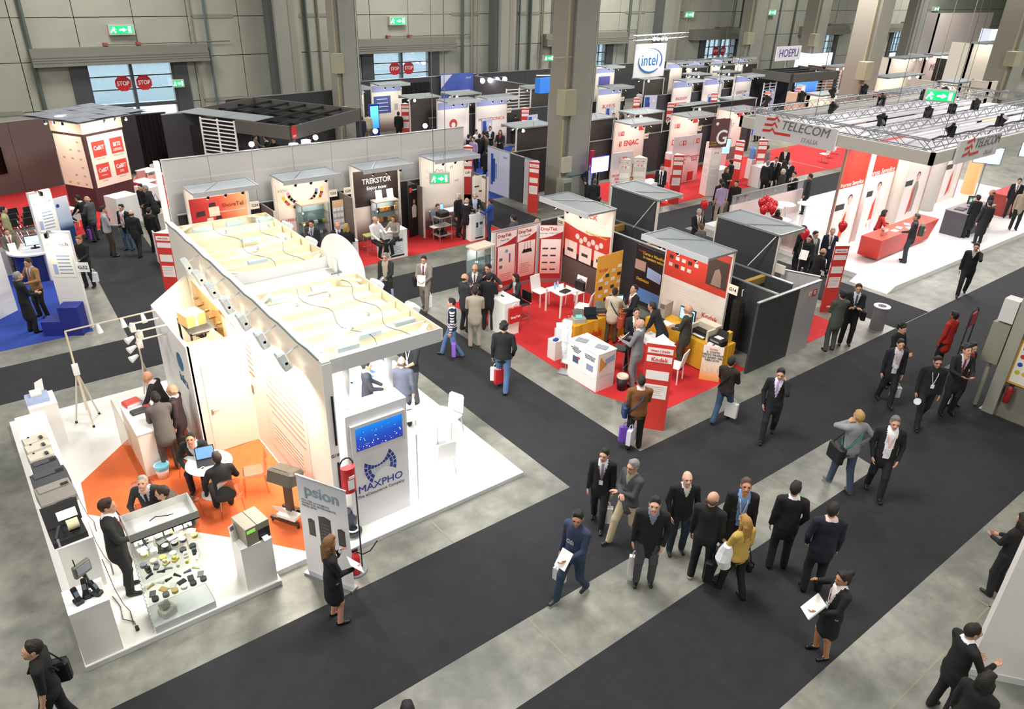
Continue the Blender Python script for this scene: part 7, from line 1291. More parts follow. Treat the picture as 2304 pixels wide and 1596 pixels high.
# dark neighbour booth behind the lounge
wallrun('black wall of the booth seen under the side sign of the truss roof',[(31.5,26.6),(38.5,26.6)],3.0,M('#1c1a1b',.8),.1,panel=1.7)
for k,(x,z) in enumerate(((34.6,2.3),(35.0,2.0))): pass
t=thing('neon_numeral','glowing white neon seven on the black booth wall','sign',(35.2,26.4,1.9)); obj('tube',B().tube([(-.25,0,.3),(.3,0,.3),(-.05,0,-.35)],.035,6),M('#fff2e0',.4,emit=9),t); obj('mount',B().box(-.3,.3,.02,.08,.28,.32),BLK,t); obj('mount_arm',B().box(-.02,.02,.05,.16,-.35,.3),BLK,t)
carpet('booth_carpet','red carpet of the distant booth right of the neon numeral',[(38.6,21.2),(50,21.2),(50,26),(38.6,26)],REDC)
for i in range(3): shell_chair('white chair on the distant red carpet near the neon numeral',(40+1.3*i,22.5+.4*i),RAD(60*i),WH2,z0=.005,group='white chairs on the distant red carpet')
# balloons
def balloon(label,c,foot,group=None):
    t=thing('balloon',label,'balloon',c,0,group); b=B(); b.lathe([(.004,-.2),(.05,-.16),(.1,-.08),(.135,.02),(.125,.1),(.08,.155),(.004,.18)],(0,0,0),18); obj('skin',b,M('#c8202a',.25),t,smooth=True); obj('knot',B().cyl((0,0,-.21),(0,0,-.195),.018,.006,n=6),M('#c8202a',.4),t); obj('string',B().tube([(0,0,-.2),(.02,0,(foot-c[2])*.5),(0,0,foot-c[2])],.006,4),M('#d9d4d0',.6),t)
balloon('single red balloon over the grey-haired man behind the Kodak island',G(1585,461,2.25),.9); balloon('single red balloon above the group of men before the lounge',G(1811,527,2.2),.0); balloon('single red balloon before the red Impresa Semplice poster',G(1896,510,2.4),.18 if 0 else 0)
for i,(x,y) in enumerate(((1714,457),(1724,450),(1733,456),(1742,462),(1718,474),(1730,466),(1738,472))): p=G(x,y,1.95+.03*i); balloon('red balloon in the bunch of seven over the lounge',(p.x,p.y,p.z),0,'bunch of seven red balloons')
# far right: bright distant booths
def far_block(label,px,Y,w,h,mat,d=1.0,name='far_booth',roof=True,word=None,wc='#7a4a48',z=0.0,lamps=0):
    p=onY(*px,Y); t=thing(name,label,'booth',(p.x,Y,0)); q=obj('wall',B().box(0,w,0,.15,0,h),mat,t); obj('side_wall',B().box(0,.15,0,d+.6,0,h),mat,t)
    if roof: obj('canopy',B().box(-.2,w+.2,-d,.2,h,h+.12),ROOF,t)
    if word: text(word,q,(w*.5,-.02,h*.6),min(w*.28,h*.3),M(wc,.5),bold=.01)
    for i in range(lamps): obj('lamp',B().ball((w*(i+.5)/lamps,-d*.9,h-.1),.1,8),BULB,t)
    if roof: area('booth_light',(w/2,-d*.8,h-.15),26,w*.7,.1,(1,.92,.8),aim=(w/2,.3,h*.4),parent=t)
    return t
FW=M('#efe4d8',.5); 
p=onY(1775,120,38.0); t=thing('hanging_board','pale board lettered HOEPLI above the distant yellow booth','sign',p); obj('board',B().box(-1.7,1.7,0,.1,-.55,.55),M('#e4e0ea',.4,emit=.15),t); text('HOEPLI',t,(0,-.02,0),.85,M('#6a6aa0',.5),bold=.01); obj('post',B().box(-.05,.05,.1,.2,-p.z,.5),ALU,t)
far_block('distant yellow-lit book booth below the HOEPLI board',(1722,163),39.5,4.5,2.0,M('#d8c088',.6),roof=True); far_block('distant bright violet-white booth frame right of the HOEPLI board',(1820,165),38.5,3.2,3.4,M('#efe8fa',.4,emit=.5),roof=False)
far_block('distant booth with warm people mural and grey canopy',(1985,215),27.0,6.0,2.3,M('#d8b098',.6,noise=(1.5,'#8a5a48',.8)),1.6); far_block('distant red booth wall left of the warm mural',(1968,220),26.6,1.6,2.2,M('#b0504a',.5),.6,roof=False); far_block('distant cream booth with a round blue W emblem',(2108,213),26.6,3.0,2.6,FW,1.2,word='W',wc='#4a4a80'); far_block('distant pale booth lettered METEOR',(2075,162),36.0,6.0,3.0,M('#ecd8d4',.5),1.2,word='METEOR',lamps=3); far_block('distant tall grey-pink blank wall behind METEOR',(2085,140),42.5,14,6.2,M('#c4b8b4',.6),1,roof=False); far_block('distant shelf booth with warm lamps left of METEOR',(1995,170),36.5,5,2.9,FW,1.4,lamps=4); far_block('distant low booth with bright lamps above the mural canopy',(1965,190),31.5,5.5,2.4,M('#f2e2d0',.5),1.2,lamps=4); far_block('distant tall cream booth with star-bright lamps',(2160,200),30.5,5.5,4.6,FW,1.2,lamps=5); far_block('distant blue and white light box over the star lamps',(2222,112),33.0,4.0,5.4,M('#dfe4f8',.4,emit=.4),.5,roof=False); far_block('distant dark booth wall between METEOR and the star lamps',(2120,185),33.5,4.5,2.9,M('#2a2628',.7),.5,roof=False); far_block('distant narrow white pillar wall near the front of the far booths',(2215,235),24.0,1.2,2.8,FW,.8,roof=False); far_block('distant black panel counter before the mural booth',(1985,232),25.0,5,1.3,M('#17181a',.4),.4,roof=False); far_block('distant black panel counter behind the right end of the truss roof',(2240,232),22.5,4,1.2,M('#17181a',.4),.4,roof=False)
far_block('distant brown bar with bottles and lamps beside the pillar',(1850,180),36.5,4,2.6,M('#6a4a34',.6),1,lamps=4); far_block('distant booth with orange lit panel left of the truss roof',(1812,255),27.5,3.2,2.6,M('#f0c8a8',.5),1.0,lamps=3)
t,pn=totem('dark-backed totem with two lamps left of the orange lit booth',37.6+2.1,27.4,RAD(180),2.1,2.8,lit=False,lamp_bulb=.9,strut=True,back=M('#453f3a',.7))
# far dark stage with blue projection
t=thing('stage_frame','far dark meeting stage with black roof grid and blue projection','stage',(50.3,32.0,0),RAD(-3)); obj('fascia',B().box(0,5.6,0,.15,2.5,3.1),SG,t); obj('fascia',B().box(0,.15,0,3.6,2.5,3.1),SG,t); obj('fascia',B().box(5.5,5.65,0,3.6,2.5,3.1),SG,t); [obj('grid_bar',B().box(.1,5.5,i*.85,i*.85+.12,2.85,3.0),BLK,t) for i in range(1,5)]; [obj('post',B().box(x,x+.2,.0,.2,0,2.5),DGR,t) for x in (0,5.4)]; obj('drape',B().box(.2,5.5,3.55,3.6,0,2.6),M('#141416',.9),t); q=obj('projection',B().box(2.6,5.3,1.4,1.45,.7,2.3),MGRAD([(0,'#8f9fd0'),(.4,'#4a4a8a'),(.6,'#3f7ac8'),(1,'#5a9ad8')],2,emit=.7),t); obj('stage_lamp',B().ball((3.2,.6,2.6),.08,8),BULB,t); obj('lit_column',B().cyl((2.0,.5,0),(2.0,.5,2.2),.3,n=14),M('#ece4e0',.4,emit=.25),t)
carpet('booth_carpet','blue carpet of the far stage and QUESCOM booth',[(38.8,29.5),(56,29.5),(56,34.6),(38.8,34.6)],BLUC)
# yellow safety notice and extinguisher on the near pillar, white wall by the camera
p=onX(2264,858,18.74); t=thing('safety_notice','yellow-edged white safety notice with rows of round symbols on the near pillar','sign',p,RM90); obj('frame',B().box(0,.9,-.03,0,0,1.1),M('#d8a82a',.5),t); q=obj('sheet',B().box(.05,.85,-.04,-.03,.05,1.05),M('#e2e0d8',.5),t)
for i in range(20): obj('symbol',B().cyl((.15+.15*(i%5),-.045,.92-.2*(i//5)),(.15+.15*(i%5),-.04,.92-.2*(i//5)),.055,n=12),M(['#c0392f','#c0392f','#3a4a9a','#c8b03a'][i//5],.5),q)
p=onX(2262,905,18.62); t=thing('fire_extinguisher','red fire extinguisher hanging on the near pillar under the notice','fire extinguisher',p,RM90); b=B(); b.lathe([(.01,0),(.07,0),(.075,.03),(.075,.34),(.045,.42),(.02,.44)],(0,0,0),14); obj('cylinder',b,M('#8a1c20',.4),t,smooth=True); obj('valve',B().cb((0,0,.46),(.1,.04,.05)),BLK,t); obj('hose',B().tube([(-.05,0,.46),(-.12,-.03,.38),(-.11,-.04,.2)],.012,5),BLK,t); obj('bracket',B().box(-.04,.04,.06,.13,.15,.25),DGR,t)
t=thing('fire_sign','red extinguisher sign plate on the side of the near pillar','sign',(18.7,4.3,2.9),RM90); obj('plate',B().box(-.25,.25,-.03,.0,0,.5),RED,t); obj('pictogram',B().box(-.08,.08,-.036,-.03,.08,.4),WH2,t)
t=thing('stand_fence','dark hoop stand with a red hose sign before the near pillar','sign',G(2150,830)); obj('hoop',B().tube([(-.2,0,0),(-.2,0,1.6),(-.15,0,1.75),(0,0,1.82),(.15,0,1.75),(.2,0,1.6),(.2,0,0)],.02,6),DGR,t); obj('sign_plate',B().box(-.17,.17,-.02,.02,1.3,1.65),RED,t); obj('base',B().cb((0,0,.015),(.5,.4,.03)),DGR,t)
P0=G(2108,1660)*(10.3/G(2108,1660).x); t=thing('booth_wall','tall plain white booth wall beside the bespectacled man','wall',(P0.x,P0.y,0),RAD(-52)); obj('panel',B().box(0,3.2,0,.12,0,5.2),M('#e2dede',.5),t); obj('base_board',B().box(0,3.2,-.02,0,0,.12),GREYW,t)
area('wall_spot',(P0.x+1.6,P0.y-1.6,3.6),25,.5,.5,(1,.9,.75),aim=(P0.x+1.3,P0.y-.9,1.0))
# ---------------------------------------------------------------- visitors and staff
N='#16171a'; NV='#1a2032'; GR='#3e4046'; DB='#26364e'; JE='#3d5878'; W_='#e6e6ea'; SK2='#b98468'; SK3='#d6a88e'; GH='#8a8783'; BR_='#3a261a'; BL_='#a98a50'; LAN='#b33a36'; LW='#d9d4d4'
pp=person
def bagof(o,side,label,col,rz=0,**k): p=hand_at(o,side); return paper_bag(label,(p.x,p.y,p.z+.05),o.rotation_euler[2]+rz,col,**k)
def satchel(label,o,side,col,sz=(.34,.12,.28),drop=.62,back=0):
    R=Matrix.Rotation(o.rotation_euler[2],3,'Z'); s=o.scale[0]; p=Vector(o.location)+R@Vector((side*.27*s,back,drop*s)); t=thing('shoulder_bag',label,'bag',p,o.rotation_euler[2]+RAD(90)); obj('bag_body',B().cb((0,0,sz[2]/2),sz,bev=.03),M(col,.6),t); obj('flap',B().cb((0,-sz[1]*.5,sz[2]*.68),(sz[0]*.9,.015,sz[2]*.55)),M(col,.6),t); obj('strap_stub',B().tube([(-sz[0]*.35,0,sz[2]),(-.02,side*.05,sz[2]+.3),(sz[0]*.35,0,sz[2])],.012,5),M(col,.6),t); return t
def sheet(label,o,sz=(.21,.3),col='#f2f2ee',y=.36,z=1.16,tilt=-50,x=0,name='paper_sheet',cat='paper',th=.006):
    R=Matrix.Rotation(o.rotation_euler[2],3,'Z'); s=o.scale[0]; p=Vector(o.location)+R@Vector((x,y*s,z*s)); q=obj(name,B().cb((0,0,0),(sz[0],sz[1],th),rot=Matrix.Rotation(RAD(-tilt)*-1,3,'X')),M(col,.6),None,p,o.rotation_euler[2]); return tag(q,label,cat)
# --- foreground aisle
o=pp('man in black suit and lilac tie with badge walking ahead of the grey-haired man',(1365,1012),(1343,1180),168,shirt=W_,tie='#8a80aa',lanyard='#5a4a40',lod=0,legs='walk2',look=(-15,-5),coat='jacket'); bagof(o,-1,'white paper bag beside the man in the lilac tie','#dcdce0',w=.2,h=.34)
pp('grey-haired man with glasses, dark grey coat, folded arms and beige trousers',(1414,1035),(1404,1217),125,top='#434549',bottom='#b9a98a',legs='walk',arms=('fold','fold'),hair=GH,glasses=True,coat='jacket',lod=0,shoes='#2a2620',shirt='#8f8a78',v='high')
o=pp('bearded man in navy hoodie and jeans carrying a paper and a small white bag',(1318,1150),(1285,1342),138,top='#303c58',bottom='#26384f',legs='walk',arms=('hold','bag'),lod=0,skin=SK2,look=(25,0),coat='sweater',shoes='#20242c'); sheet('folded white leaflet held by the man in the navy hoodie',o,x=-.06,z=1.05); bagof(o,1,'small white carrier bag of the man in the navy hoodie','#dedede',w=.22,h=.24)
text('GSI',o,(0,.16,1.22),.1,M('#b9bcc4',.7),rz=180)
o=pp('man in black overcoat and grey trousers holding a long white bag',(1487,1115),(1446,1310),172,arms=('pocket','bag'),bottom='#4a4b50',lod=0,lean=4,skin=SK3,coat='coat',shirt='#7d7f92',v='high',build=1.08,look=(-6,-12)); bagof(o,1,'long white paper bag hanging from the man in the black overcoat','#e2dede',w=.18,h=.46,d=.08)
pp('bald man in black zip jacket and dark jeans looking down',(1525,1065),(1518,1240),182,style='bald',lod=0,bottom='#22303e',skin='#d8a894',arms=('pocket','pocket'),shirt='#cfc8c0',v='high',look=(0,-15),coat='sweater',build=1.06)
o=pp('balding man in black jacket seen from behind with white trainers',(1600,1101),(1569,1304),-28,style='fringe',hair='#4a3c30',lod=0,bottom='#171a22',shoes='#d6d2cc',coat='sweater',build=1.05,look=(-20,0)); p=hand_at(o,1); t=thing('briefcase','large black briefcase held by the balding man in the black jacket','briefcase',(p.x,p.y,p.z+.02),o.rotation_euler[2]+RAD(90)); obj('case',B().cb((0,0,-.24),(.52,.14,.42),bev=.02),M('#15171a',.5),t); obj('handle',B().tube([(-.08,0,-.03),(-.05,0,.02),(.05,0,.02),(.08,0,-.03)],.012,5),BLK,t)
pp('man in black suit with open blue shirt and white-red lanyard',(1675,1080),(1640,1268),170,shirt='#6f95c8',v='open',lanyard='#e8d4d2',lod=0,skin=SK2,style='short',hair='#5a4438',look=(0,-18))
o=pp('woman with long blond hair, gold blouse and black trousers, seen from behind',(1686,1173),(1642,1338),28,h=1.66,top='#c2a252',bottom='#121214',style='long',hair='#a8803e',coat='sweater',legs='walk2',lod=0,arms=('hold','down'),sleeve='short',shoes='#101010'); t=tag(obj('folded_jacket',B().tube([(0,0,.1),(.03,.02,-.05),(.0,.03,-.2),(.04,0,-.36)],[.07,.12,.13,.1],10),M('#eceef2',.8),None,Vector(o.location)+Vector((-.22,.1,1.02))),'white folded jacket over the arm of the blond woman in gold','jacket'); satchel('small black handbag hanging beside the blond woman in gold',o,1,'#121212',(.22,.1,.18),.5)
pp('man in black suit seen from behind next to the man in the navy suit',(1780,1085),(1745,1278),-12,lod=0,arms=('down','pocket'),shirt=W_,v='high',look=(-25,0))
pp('man in navy suit seen from behind with a red lanyard at his collar',(1852,1129),(1822,1330),-8,top='#151a2a',bottom='#14161c',lod=0,arms=('pocket','down'),shirt='#e8c8c4',v='high',look=(-30,0),build=1.04)
o=pp('woman with bun in black suit and skirt holding a white folder',(1895,1258),(1845,1472),98,h=1.68,style='bun',coat='skirt',legskin=True,lod=0,arms=('hold','up'),skin='#b9825e',shirt='#e8e0de',lanyard='#e0c8c4',bottom='#121318'); sheet('thick white folder held by the woman with the bun',o,(.24,.34),z=1.08,th=.03,name='folder',cat='folder')
o=pp('blond man in grey pullover phoning, with green and black bag straps',(1941,911),(1886,1100),12,top='#8b8d93',bottom='#3c4b60',style='short',hair='#b08e56',arms=('phone','hip'),coat='sweater',lod=0,legs='walk2',strap=('#1f7a5c','l'),shoes='#6a6a6c'); satchel('black shoulder bag of the blond man in the grey pullover',o,-1,'#14161a',(.42,.14,.34),.72)
pp('man in black suit with open white shirt walking beside the blond man',(2017,929),(1962,1112),163,lod=0,shirt='#eceaf0',v='open',hair='#6f6b67',legs='walk2',arms=('pocket','pocket'),lanyard='#d8a8a4',coat='jacket',build=1.06)
pp('man in dark pinstripe suit striding with a phone at his ear',(1758,829),(1724,985),158,lod=0,shirt='#dcd4ea',tie='#a89ac0',arms=('phone','pocket'),legs='walk',coat='jacket')
o=pp('man in brown suede jacket with a blue bag strap, seen from behind',(1442,849),(1424,1010),2,top='#7a4f28',bottom='#17181c',lod=0,arms=('bag','hold'),strap=('#2a3a68','l'),coat='sweater',build=1.08,skin=SK2,shirt='#e6dcd8',v='high'); bagof(o,-1,'purple carrier bag of the man in the brown suede jacket','#7a4fc0',w=.3,h=.36); p=hand_at(o,-1); paper_bag('white carrier bag of the man in the brown suede jacket',(p.x+.06,p.y-.1,p.z+.04),RAD(20),'#dadae2',.32,.36,.1)
satchel('blue shoulder bag of the man in the brown suede jacket',o,-1,'#263562',(.26,.1,.26),.82)
o=pp('man in dark brown jacket and jeans reading papers, walking away',(1659,804),(1620,950),-38,top='#2a211c',bottom='#33506e',lod=0,legs='walk',arms=('hold','hold'),coat='sweater',strap=('#17140f','l')); sheet('white papers in the hands of the man in the dark brown jacket',o,z=1.12); bagof(o,1,'clear white plastic bag of the man in the dark brown jacket','#dcdad8',w=.28,h=.36)
o=pp('man in black quilted jacket and jeans walking away with shopping bags',(1131,727),(1130,880),-4,top='#1a1b1f',bottom='#4d6c92',lod=0,style='curly',hair='#131112',arms=('bag','pocket'),coat='sweater',legs='walk2',build=1.06); bagof(o,-1,'white paper bag of the man in the black quilted jacket','#e8e4e6',w=.26,h=.34); p=hand_at(o,-1); paper_bag('red carrier bag of the man in the black quilted jacket',(p.x+.1,p.y-.08,p.z+.03),RAD(-10),'#c0282c',.34,.38,.12)
o=pp('man in navy sweater with striped sleeves and jeans walking past',(1013,671),(1018,803),92,top='#1b2238',bottom='#4f6c94',shirt='#d9dbe2',stripe=1,lod=0,legs='walk',arms=('bag','down'),coat='sweater',v='high',style='short'); bagof(o,-1,'purple carrier bag of the man with striped sleeves','#8a62c8',w=.32,h=.36)
o=pp('man in dark overcoat and beige sweater carrying a blue-white bag',(880,584),(873,690),170,h=1.72,top='#2e302e',bottom='#1f2022',shirt='#a99f8f',v='open',hair=GH,glasses=True,lod=0,arms=('hold','down'),legs='walk2',coat='coat'); bagof(o,1,'blue and white paper bag of the man in the dark overcoat','#3a3f80',w=.34,h=.36); bagof(o,-1,'folded blue brochure in the hand of the man in the dark overcoat','#8f9ac0',w=.14,h=.28,d=.03,handles=False)
o=pp('man in light grey suit and red tie walking with white papers',(957,577),(957,698),172,top='#8d867c',bottom='#857e76',shirt=W_,tie='#7a2a2c',lod=0,arms=('hold','hold'),legs='walk2',style='short',hair='#241a16',shoes='#4a3428'); sheet('white papers held by the man in the light grey suit',o,(.24,.32),z=1.1,tilt=-70); satchel('black satchel at the side of the man in the light grey suit',o,1,'#141416',(.3,.12,.3),.8); bagof(o,-1,'thin white plastic bag of the man in the light grey suit','#e6e6ee',w=.16,h=.36,d=.06)
o=pp('man in black t-shirt with a black messenger bag at the front platform corner',(70,1447),None,112,h=1.76,top='#101013',bottom='#15161a',lod=0,sleeve='short',coat='sweater',legs='walk2',style='short',look=(15,-12),strap=('#0c0c0e','r')); satchel('black messenger bag of the man in the black t-shirt',o,1,'#0f0f11',(.42,.14,.32),.75)
pp('dark-haired visitor whose head just shows before the concrete strip',(916,1588),None,10,lod=1,h=1.75)
o=pp('man in black suit with glasses facing the plain white booth wall',(2193,1409),None,-82,lod=0,shirt=W_,tie='#7a2428',glasses=True,arms=('hold','talk'),look=(-10,0)); 
pp('person in black with dark hair beside the bespectacled man',(2225,1520),None,-60,lod=0,h=1.7,style='bob',hair='#14100e')
pp('woman in black standing behind the plain white booth wall edge',(2268,1143),(2232,1336),20,lod=0,style='bob',hair='#2a1a12',arms=('hold','hold'),h=1.7,coat='sweater')
o=pp('woman with long brown hair in black blazer and skirt by the psion banner',(742,1208),(758,1396),-62,h=1.7,style='long',hair='#7a5630',coat='skirt',legskin=True,arms=('chin','hold'),lod=0,shirt='#eceef4',bottom='#101116',skin='#c8917a',look=(25,0)); sheet('white brochure held by the woman in the black blazer',o,(.22,.3),z=1.12,x=.08)
# --- right pillar group
pp('curly-haired man in black carrying a black backpack near the pillar',(2031,730),None,-150,lod=1,style='curly',hair='#17100e',coat='sweater',arms=('hold','hold')); 
o=pp('man in dark suit with open light shirt walking left of the bespectacled youth',(2024,765),(1985,908),172,lod=1,shirt='#c9c8cc',v='open',legs='walk2',lanyard='#c8a4a0',top='#1a1a26'); bagof(o,-1,'clear plastic bag of the man in the open light shirt','#cfcfd2',w=.22,h=.26)
o=pp('young man in black shirt with glasses and white lanyard holding papers',(2092,802),(2062,955),168,lod=0,glasses=True,lanyard='#e6e0e0',arms=('down','down'),legs='walk',coat='sweater',hair='#100c0c',skin='#c08878',build=1.1); p=hand_at(o,1); tag(obj('rolled_papers',B().tube([(0,0,.05),(-.1,-.05,.1),(-.25,-.08,.14)],[.03,.06,.08],8),M('#e8e8ea',.6),None,p),'white papers in the hand of the young man in the black shirt','paper')
pp('man in dark overcoat with red tie typing on a phone by the pillar',(2158,779),(2125,930),176,lod=0,shirt='#d8cfd8',tie='#7a3038',arms=('read','read'),style='curly',hair='#2e2622',coat='coat',look=(10,-25),top='#1d1f24')
o=pp('dark-haired man in red shirt and black jacket close to the pillar',(2190,772),None,-160,lod=1,shirt='#9a2a2c',v='open',lanyard='#d09a98'); bagof(o,1,'white bag carried by the man in the red shirt','#dcd8dc',w=.2,h=.38)
pp('person in a bright red coat standing behind the dark hoop stand',(2151,703),None,30,lod=1,top='#b0241e',coat='coat',bottom='#17171a',skin='#8a5a44',hair='#14100e',h=1.72)
o=pp('man in dark suit striding past the white platform with a phone',(2185,545),(2160,665),150,lod=1,arms=('phone','down'),legs='walk',shirt='#c8c8cc',v='high')
o=pp('man in grey suit seen from behind before the red kiosk',(1879,656),(1864,790),10,top='#4f524f',bottom='#4c4f4c',lod=1,arms=('fold','fold')); o=pp('dark-suited man with tie and folded arms facing the man in the grey suit',(1914,636),(1898,775),165,lod=1,shirt='#d0d4e4',tie='#3a4050',arms=('fold','fold'),style='short',hair='#4a3020'); satchel('black shoulder bag of the dark-suited man with folded arms',o,-1,'#121214',(.34,.12,.28),.8)
# --- DrayTek group
pp('man in beige suit seen from behind at the DrayTek counter',(1069,648),(1068,781),4,top='#a59c8d',bottom='#9d9588',lod=0,arms=('hold','hold'),shoes='#6a5038'); pp('man in black suit seen from behind at the DrayTek counter',(1115,616),(1098,742),-12,lod=0,arms=('hold','hold')); pp('balding man in charcoal suit listening at the DrayTek counter',(1049,618),(1045,745),-55,top='#2b2d33',lod=1,style='fringe',hair='#1a1614',arms=('down','down'))
pp('man in grey suit with glasses and folded arms facing the DrayTek counter',(1069,596),None,172,top='#45474c',shirt='#dadce4',tie='#5a3a44',arms=('fold','fold'),glasses=True,style='fringe',hair='#3a3028',lod=1); pp('man in navy shirt pointing aside with outstretched arm',(1099,595),None,150,top='#191d2a',arms=('point','chin'),lanyard='#b8302c',lod=1,glasses=True,coat='sweater',h=1.78); pp('woman in black and white patterned jacket seated behind the DrayTek counter',(1161,616),None,115,h=1.62,legs='stool',seat=.68,top='#2a2a2c',shirt='#c9c6c4',v='open',style='bob',hair='#120d0c',arms=('desk','desk'),lod=1,lean=6)
pp('grey-suited man whose head shows behind the DrayTek posters',(1156,484),None,60,lod=1,top='#4a4d52'); pp('balding man half hidden behind the DrayTek corner',(1209,493),None,140,lod=1,style='fringe')
# --- Kodak group
o=pp('man in cream suit with an orange shoulder bag at the yellow table',(1380,651),(1372,772),-18,top='#c5bda8',bottom='#4a3f33',lod=0,arms=('hold','desk'),strap=('#26283a','r'),style='short'); satchel('orange leather shoulder bag of the man in the cream suit',o,1,'#a8462c',(.44,.16,.32),.62)
pp('young man in black suit with lanyard beside the yellow Kodak banner',(1429,642),None,110,shirt=W_,lanyard=LAN,lod=1,arms=('hold','hold'),look=(10,-25)); pp('man in dark jacket bending over the yellow table',(1467,681),None,60,lean=28,lod=1,top='#26282c',hair='#3a2e26',arms=('table','table')); pp('dark-haired young man in black suit with white lanyard talking to a bald man',(1433,695),None,178,shirt='#e8e6ee',tie='#23242c',lanyard='#cfc0bc',lod=0,arms=('hold','hold'),look=(10,-22)); o=pp('bald man in grey suit reading a white leaflet in the Kodak booth',(1454,720),(1424,868),60,top='#7b7d82',bottom='#74767b',style='fringe',hair='#8f8a86',lod=0,arms=('read','read'),shirt='#dcd8c8',v='high',look=(0,-20)); sheet('white leaflet read by the bald man in the grey suit',o,z=1.2); pp('old man in dark grey jacket and brown trousers at the Kodak printers',(1521,689),(1530,828),55,top='#3b3d3a',bottom='#4a4238',style='fringe',hair='#9a938a',lod=0,arms=('hold','hold'),build=1.08,glasses=True,shirt='#c9c0a8',v='high')
# --- row before the tall white wall
pp('man in white shirt seated behind the TREKSTOR counter',(843,487),None,-130,legs='stool',seat=.72,top='#e6e4e4',coat='sweater',style='fringe',hair='#4a3a30',lod=1,arms=('desk','lap')); pp('woman in grey blouse seated beside the TREKSTOR cabinet',(886,484),None,150,legs='stool',seat=.72,top='#8f8a80',style='bob',hair='#5a3c26',lod=1,arms=('desk','desk'),coat='sweater',h=1.65); pp('man in grey-blue shirt sitting bent with hand at his chin',(985,459),None,-150,legs='sit',top='#8a90a4',bottom='#4a3f38',lean=22,arms=('lap','chin'),lod=1,coat='sweater',hair='#5a4a3c'); folding_chair('grey chair under the man sitting bent in booth G40',G(985,459,1.2).xy,RAD(-98),M('#8a8682',.5)); pp('white-haired woman in black coat in the booth marked G40',(1031,436),None,-120,coat='coat',style='bob',hair='#c4c0bc',lod=1,h=1.68); pp('bald man in black suit at the G40 counter',(1053,447),(1050,540),-25,style='fringe',hair='#b9b0a8',lod=1,arms=('down','desk'),shirt=W_,v='high'); pp('white-haired man in black suit and pale blue shirt behind the G40 counter',(1068,434),None,-170,shirt='#b9c2dc',v='open',hair='#bcb8b4',lod=1,arms=('desk','desk')); pp('bearded man in a blue jacket and jeans at the G40 counter',(1105,452),(1102,540),75,top='#24448c',bottom='#2a3a5a',lod=1,coat='sweater',build=1.12,arms=('desk','desk'),hair='#3a2a20')
pp('man in dark suit at the DATAPRINT cabinet with a camera at his eye',(700,496),None,178,top='#2a2d33',shirt='#b9c4d8',tie='#4a5a7a',arms=('down','chin'),lod=1); pp('man in black suit and blue tie seated behind the DATAPRINT counter',(759,500),None,-160,legs='stool',seat=.7,shirt='#d8dcea',tie='#3a4a7a',lanyard='#d8c0bc',lod=1,arms=('desk','desk'),style='fringe',hair='#6a5a4c'); pp('woman with blond hair in black seen from behind at the DATAPRINT counter',(778,505),None,0,style='bob',hair='#a8884a',lod=1,h=1.7,arms=('hold','hold'),coat='coat'); pp('man in navy jacket partly hidden by the satellite dish',(700,533),None,-40,lod=1,top='#26304a',h=1.7); pp('man in black walking behind the satellite dish',(797,580),None,140,lod=1,h=1.7)
# --- inside the canopy stand
Z=.1
pp('man in black suit in profile under the front canopy',(822,812),None,-75,z=Z,lod=0,shirt='#e6e0e6',v='high',arms=('hold','hold'),top='#2b2e38'); pp('man in grey suit seen from behind under the front canopy',(903,806),None,0,z=Z,lod=1,top='#4f5260',style='fringe',hair='#3a3430'); pp('bald man with glasses in black sweater and white lanyard by the cafe table',(936,789),(930,905),140,z=Z,style='bald',glasses=True,top='#1d2026',bottom='#55575c',lanyard='#e8e4e8',arms=('hold','hold'),lod=0,coat='sweater',sleeve='short',h=1.78)
pp('bald man in dark suit leaning over papers at the reception counter',(329,838),None,95,z=Z,lean=18,style='bald',top='#2a2428',lod=0,arms=('table','table'),shirt='#eed8d4',v='high',skin='#d8a080'); pp('balding man with glasses in brown-black suit beside the cabin wall',(387,867),None,100,z=Z,style='fringe',hair='#c0a890',top='#33282c',lod=0,shirt='#dcdce4',tie='#2a2428',glasses=True,h=1.7,skin='#d8a484',arms=('down','hold')); pp('man in grey-brown suit leaning on the reception counter, seen from behind',(347,884),None,35,z=Z,lean=22,top='#57514f',bottom='#4c423f',lod=0,arms=('table','table'),skin=SK2,hair='#15100e')
CH=.46
pp('young man in black suit writing at the round white table',(426,976),None,-165,z=Z,legs='sit',seat=CH,lean=22,shirt='#cfd3de',lod=0,arms=('desk','desk'),skin=SK2,hair='#1d1510',look=(0,-20)); pp('man in black suit typing on the laptop at the round white table',(485,1018),None,35,z=Z,legs='sit',seat=CH,lean=16,lod=0,arms=('desk','desk'),hair='#2a1d16'); pp('grey-haired man in dark suit and tie seated behind the glass showcase',(317,1073),None,-168,z=Z,legs='sit',seat=CH,lean=14,top='#2e2b2c',shirt='#b9bfcc',tie='#1d2030',lod=0,hair='#a59d94',arms=('desk','desk'),look=(0,-25)); pp('man in brown pullover with glasses seated behind the glass showcase',(360,1095),None,110,z=Z,legs='sit',seat=CH,lean=24,top='#4a4038',lod=0,glasses=True,arms=('desk','desk'),coat='sweater',hair='#1b130f'); pp('man in black suit with lanyard standing beside the glass showcase',(262,1122),(292,1330),-68,z=Z,lod=0,lanyard='#d88a86',shirt='#ece6e6',v='high',hair='#3a2416',arms=('hold','hold'),build=1.1); pp('dark-haired person inside the open-topped storage cabin',(449,751),None,170,z=Z,lod=1,top='#3a3434',h=1.7)
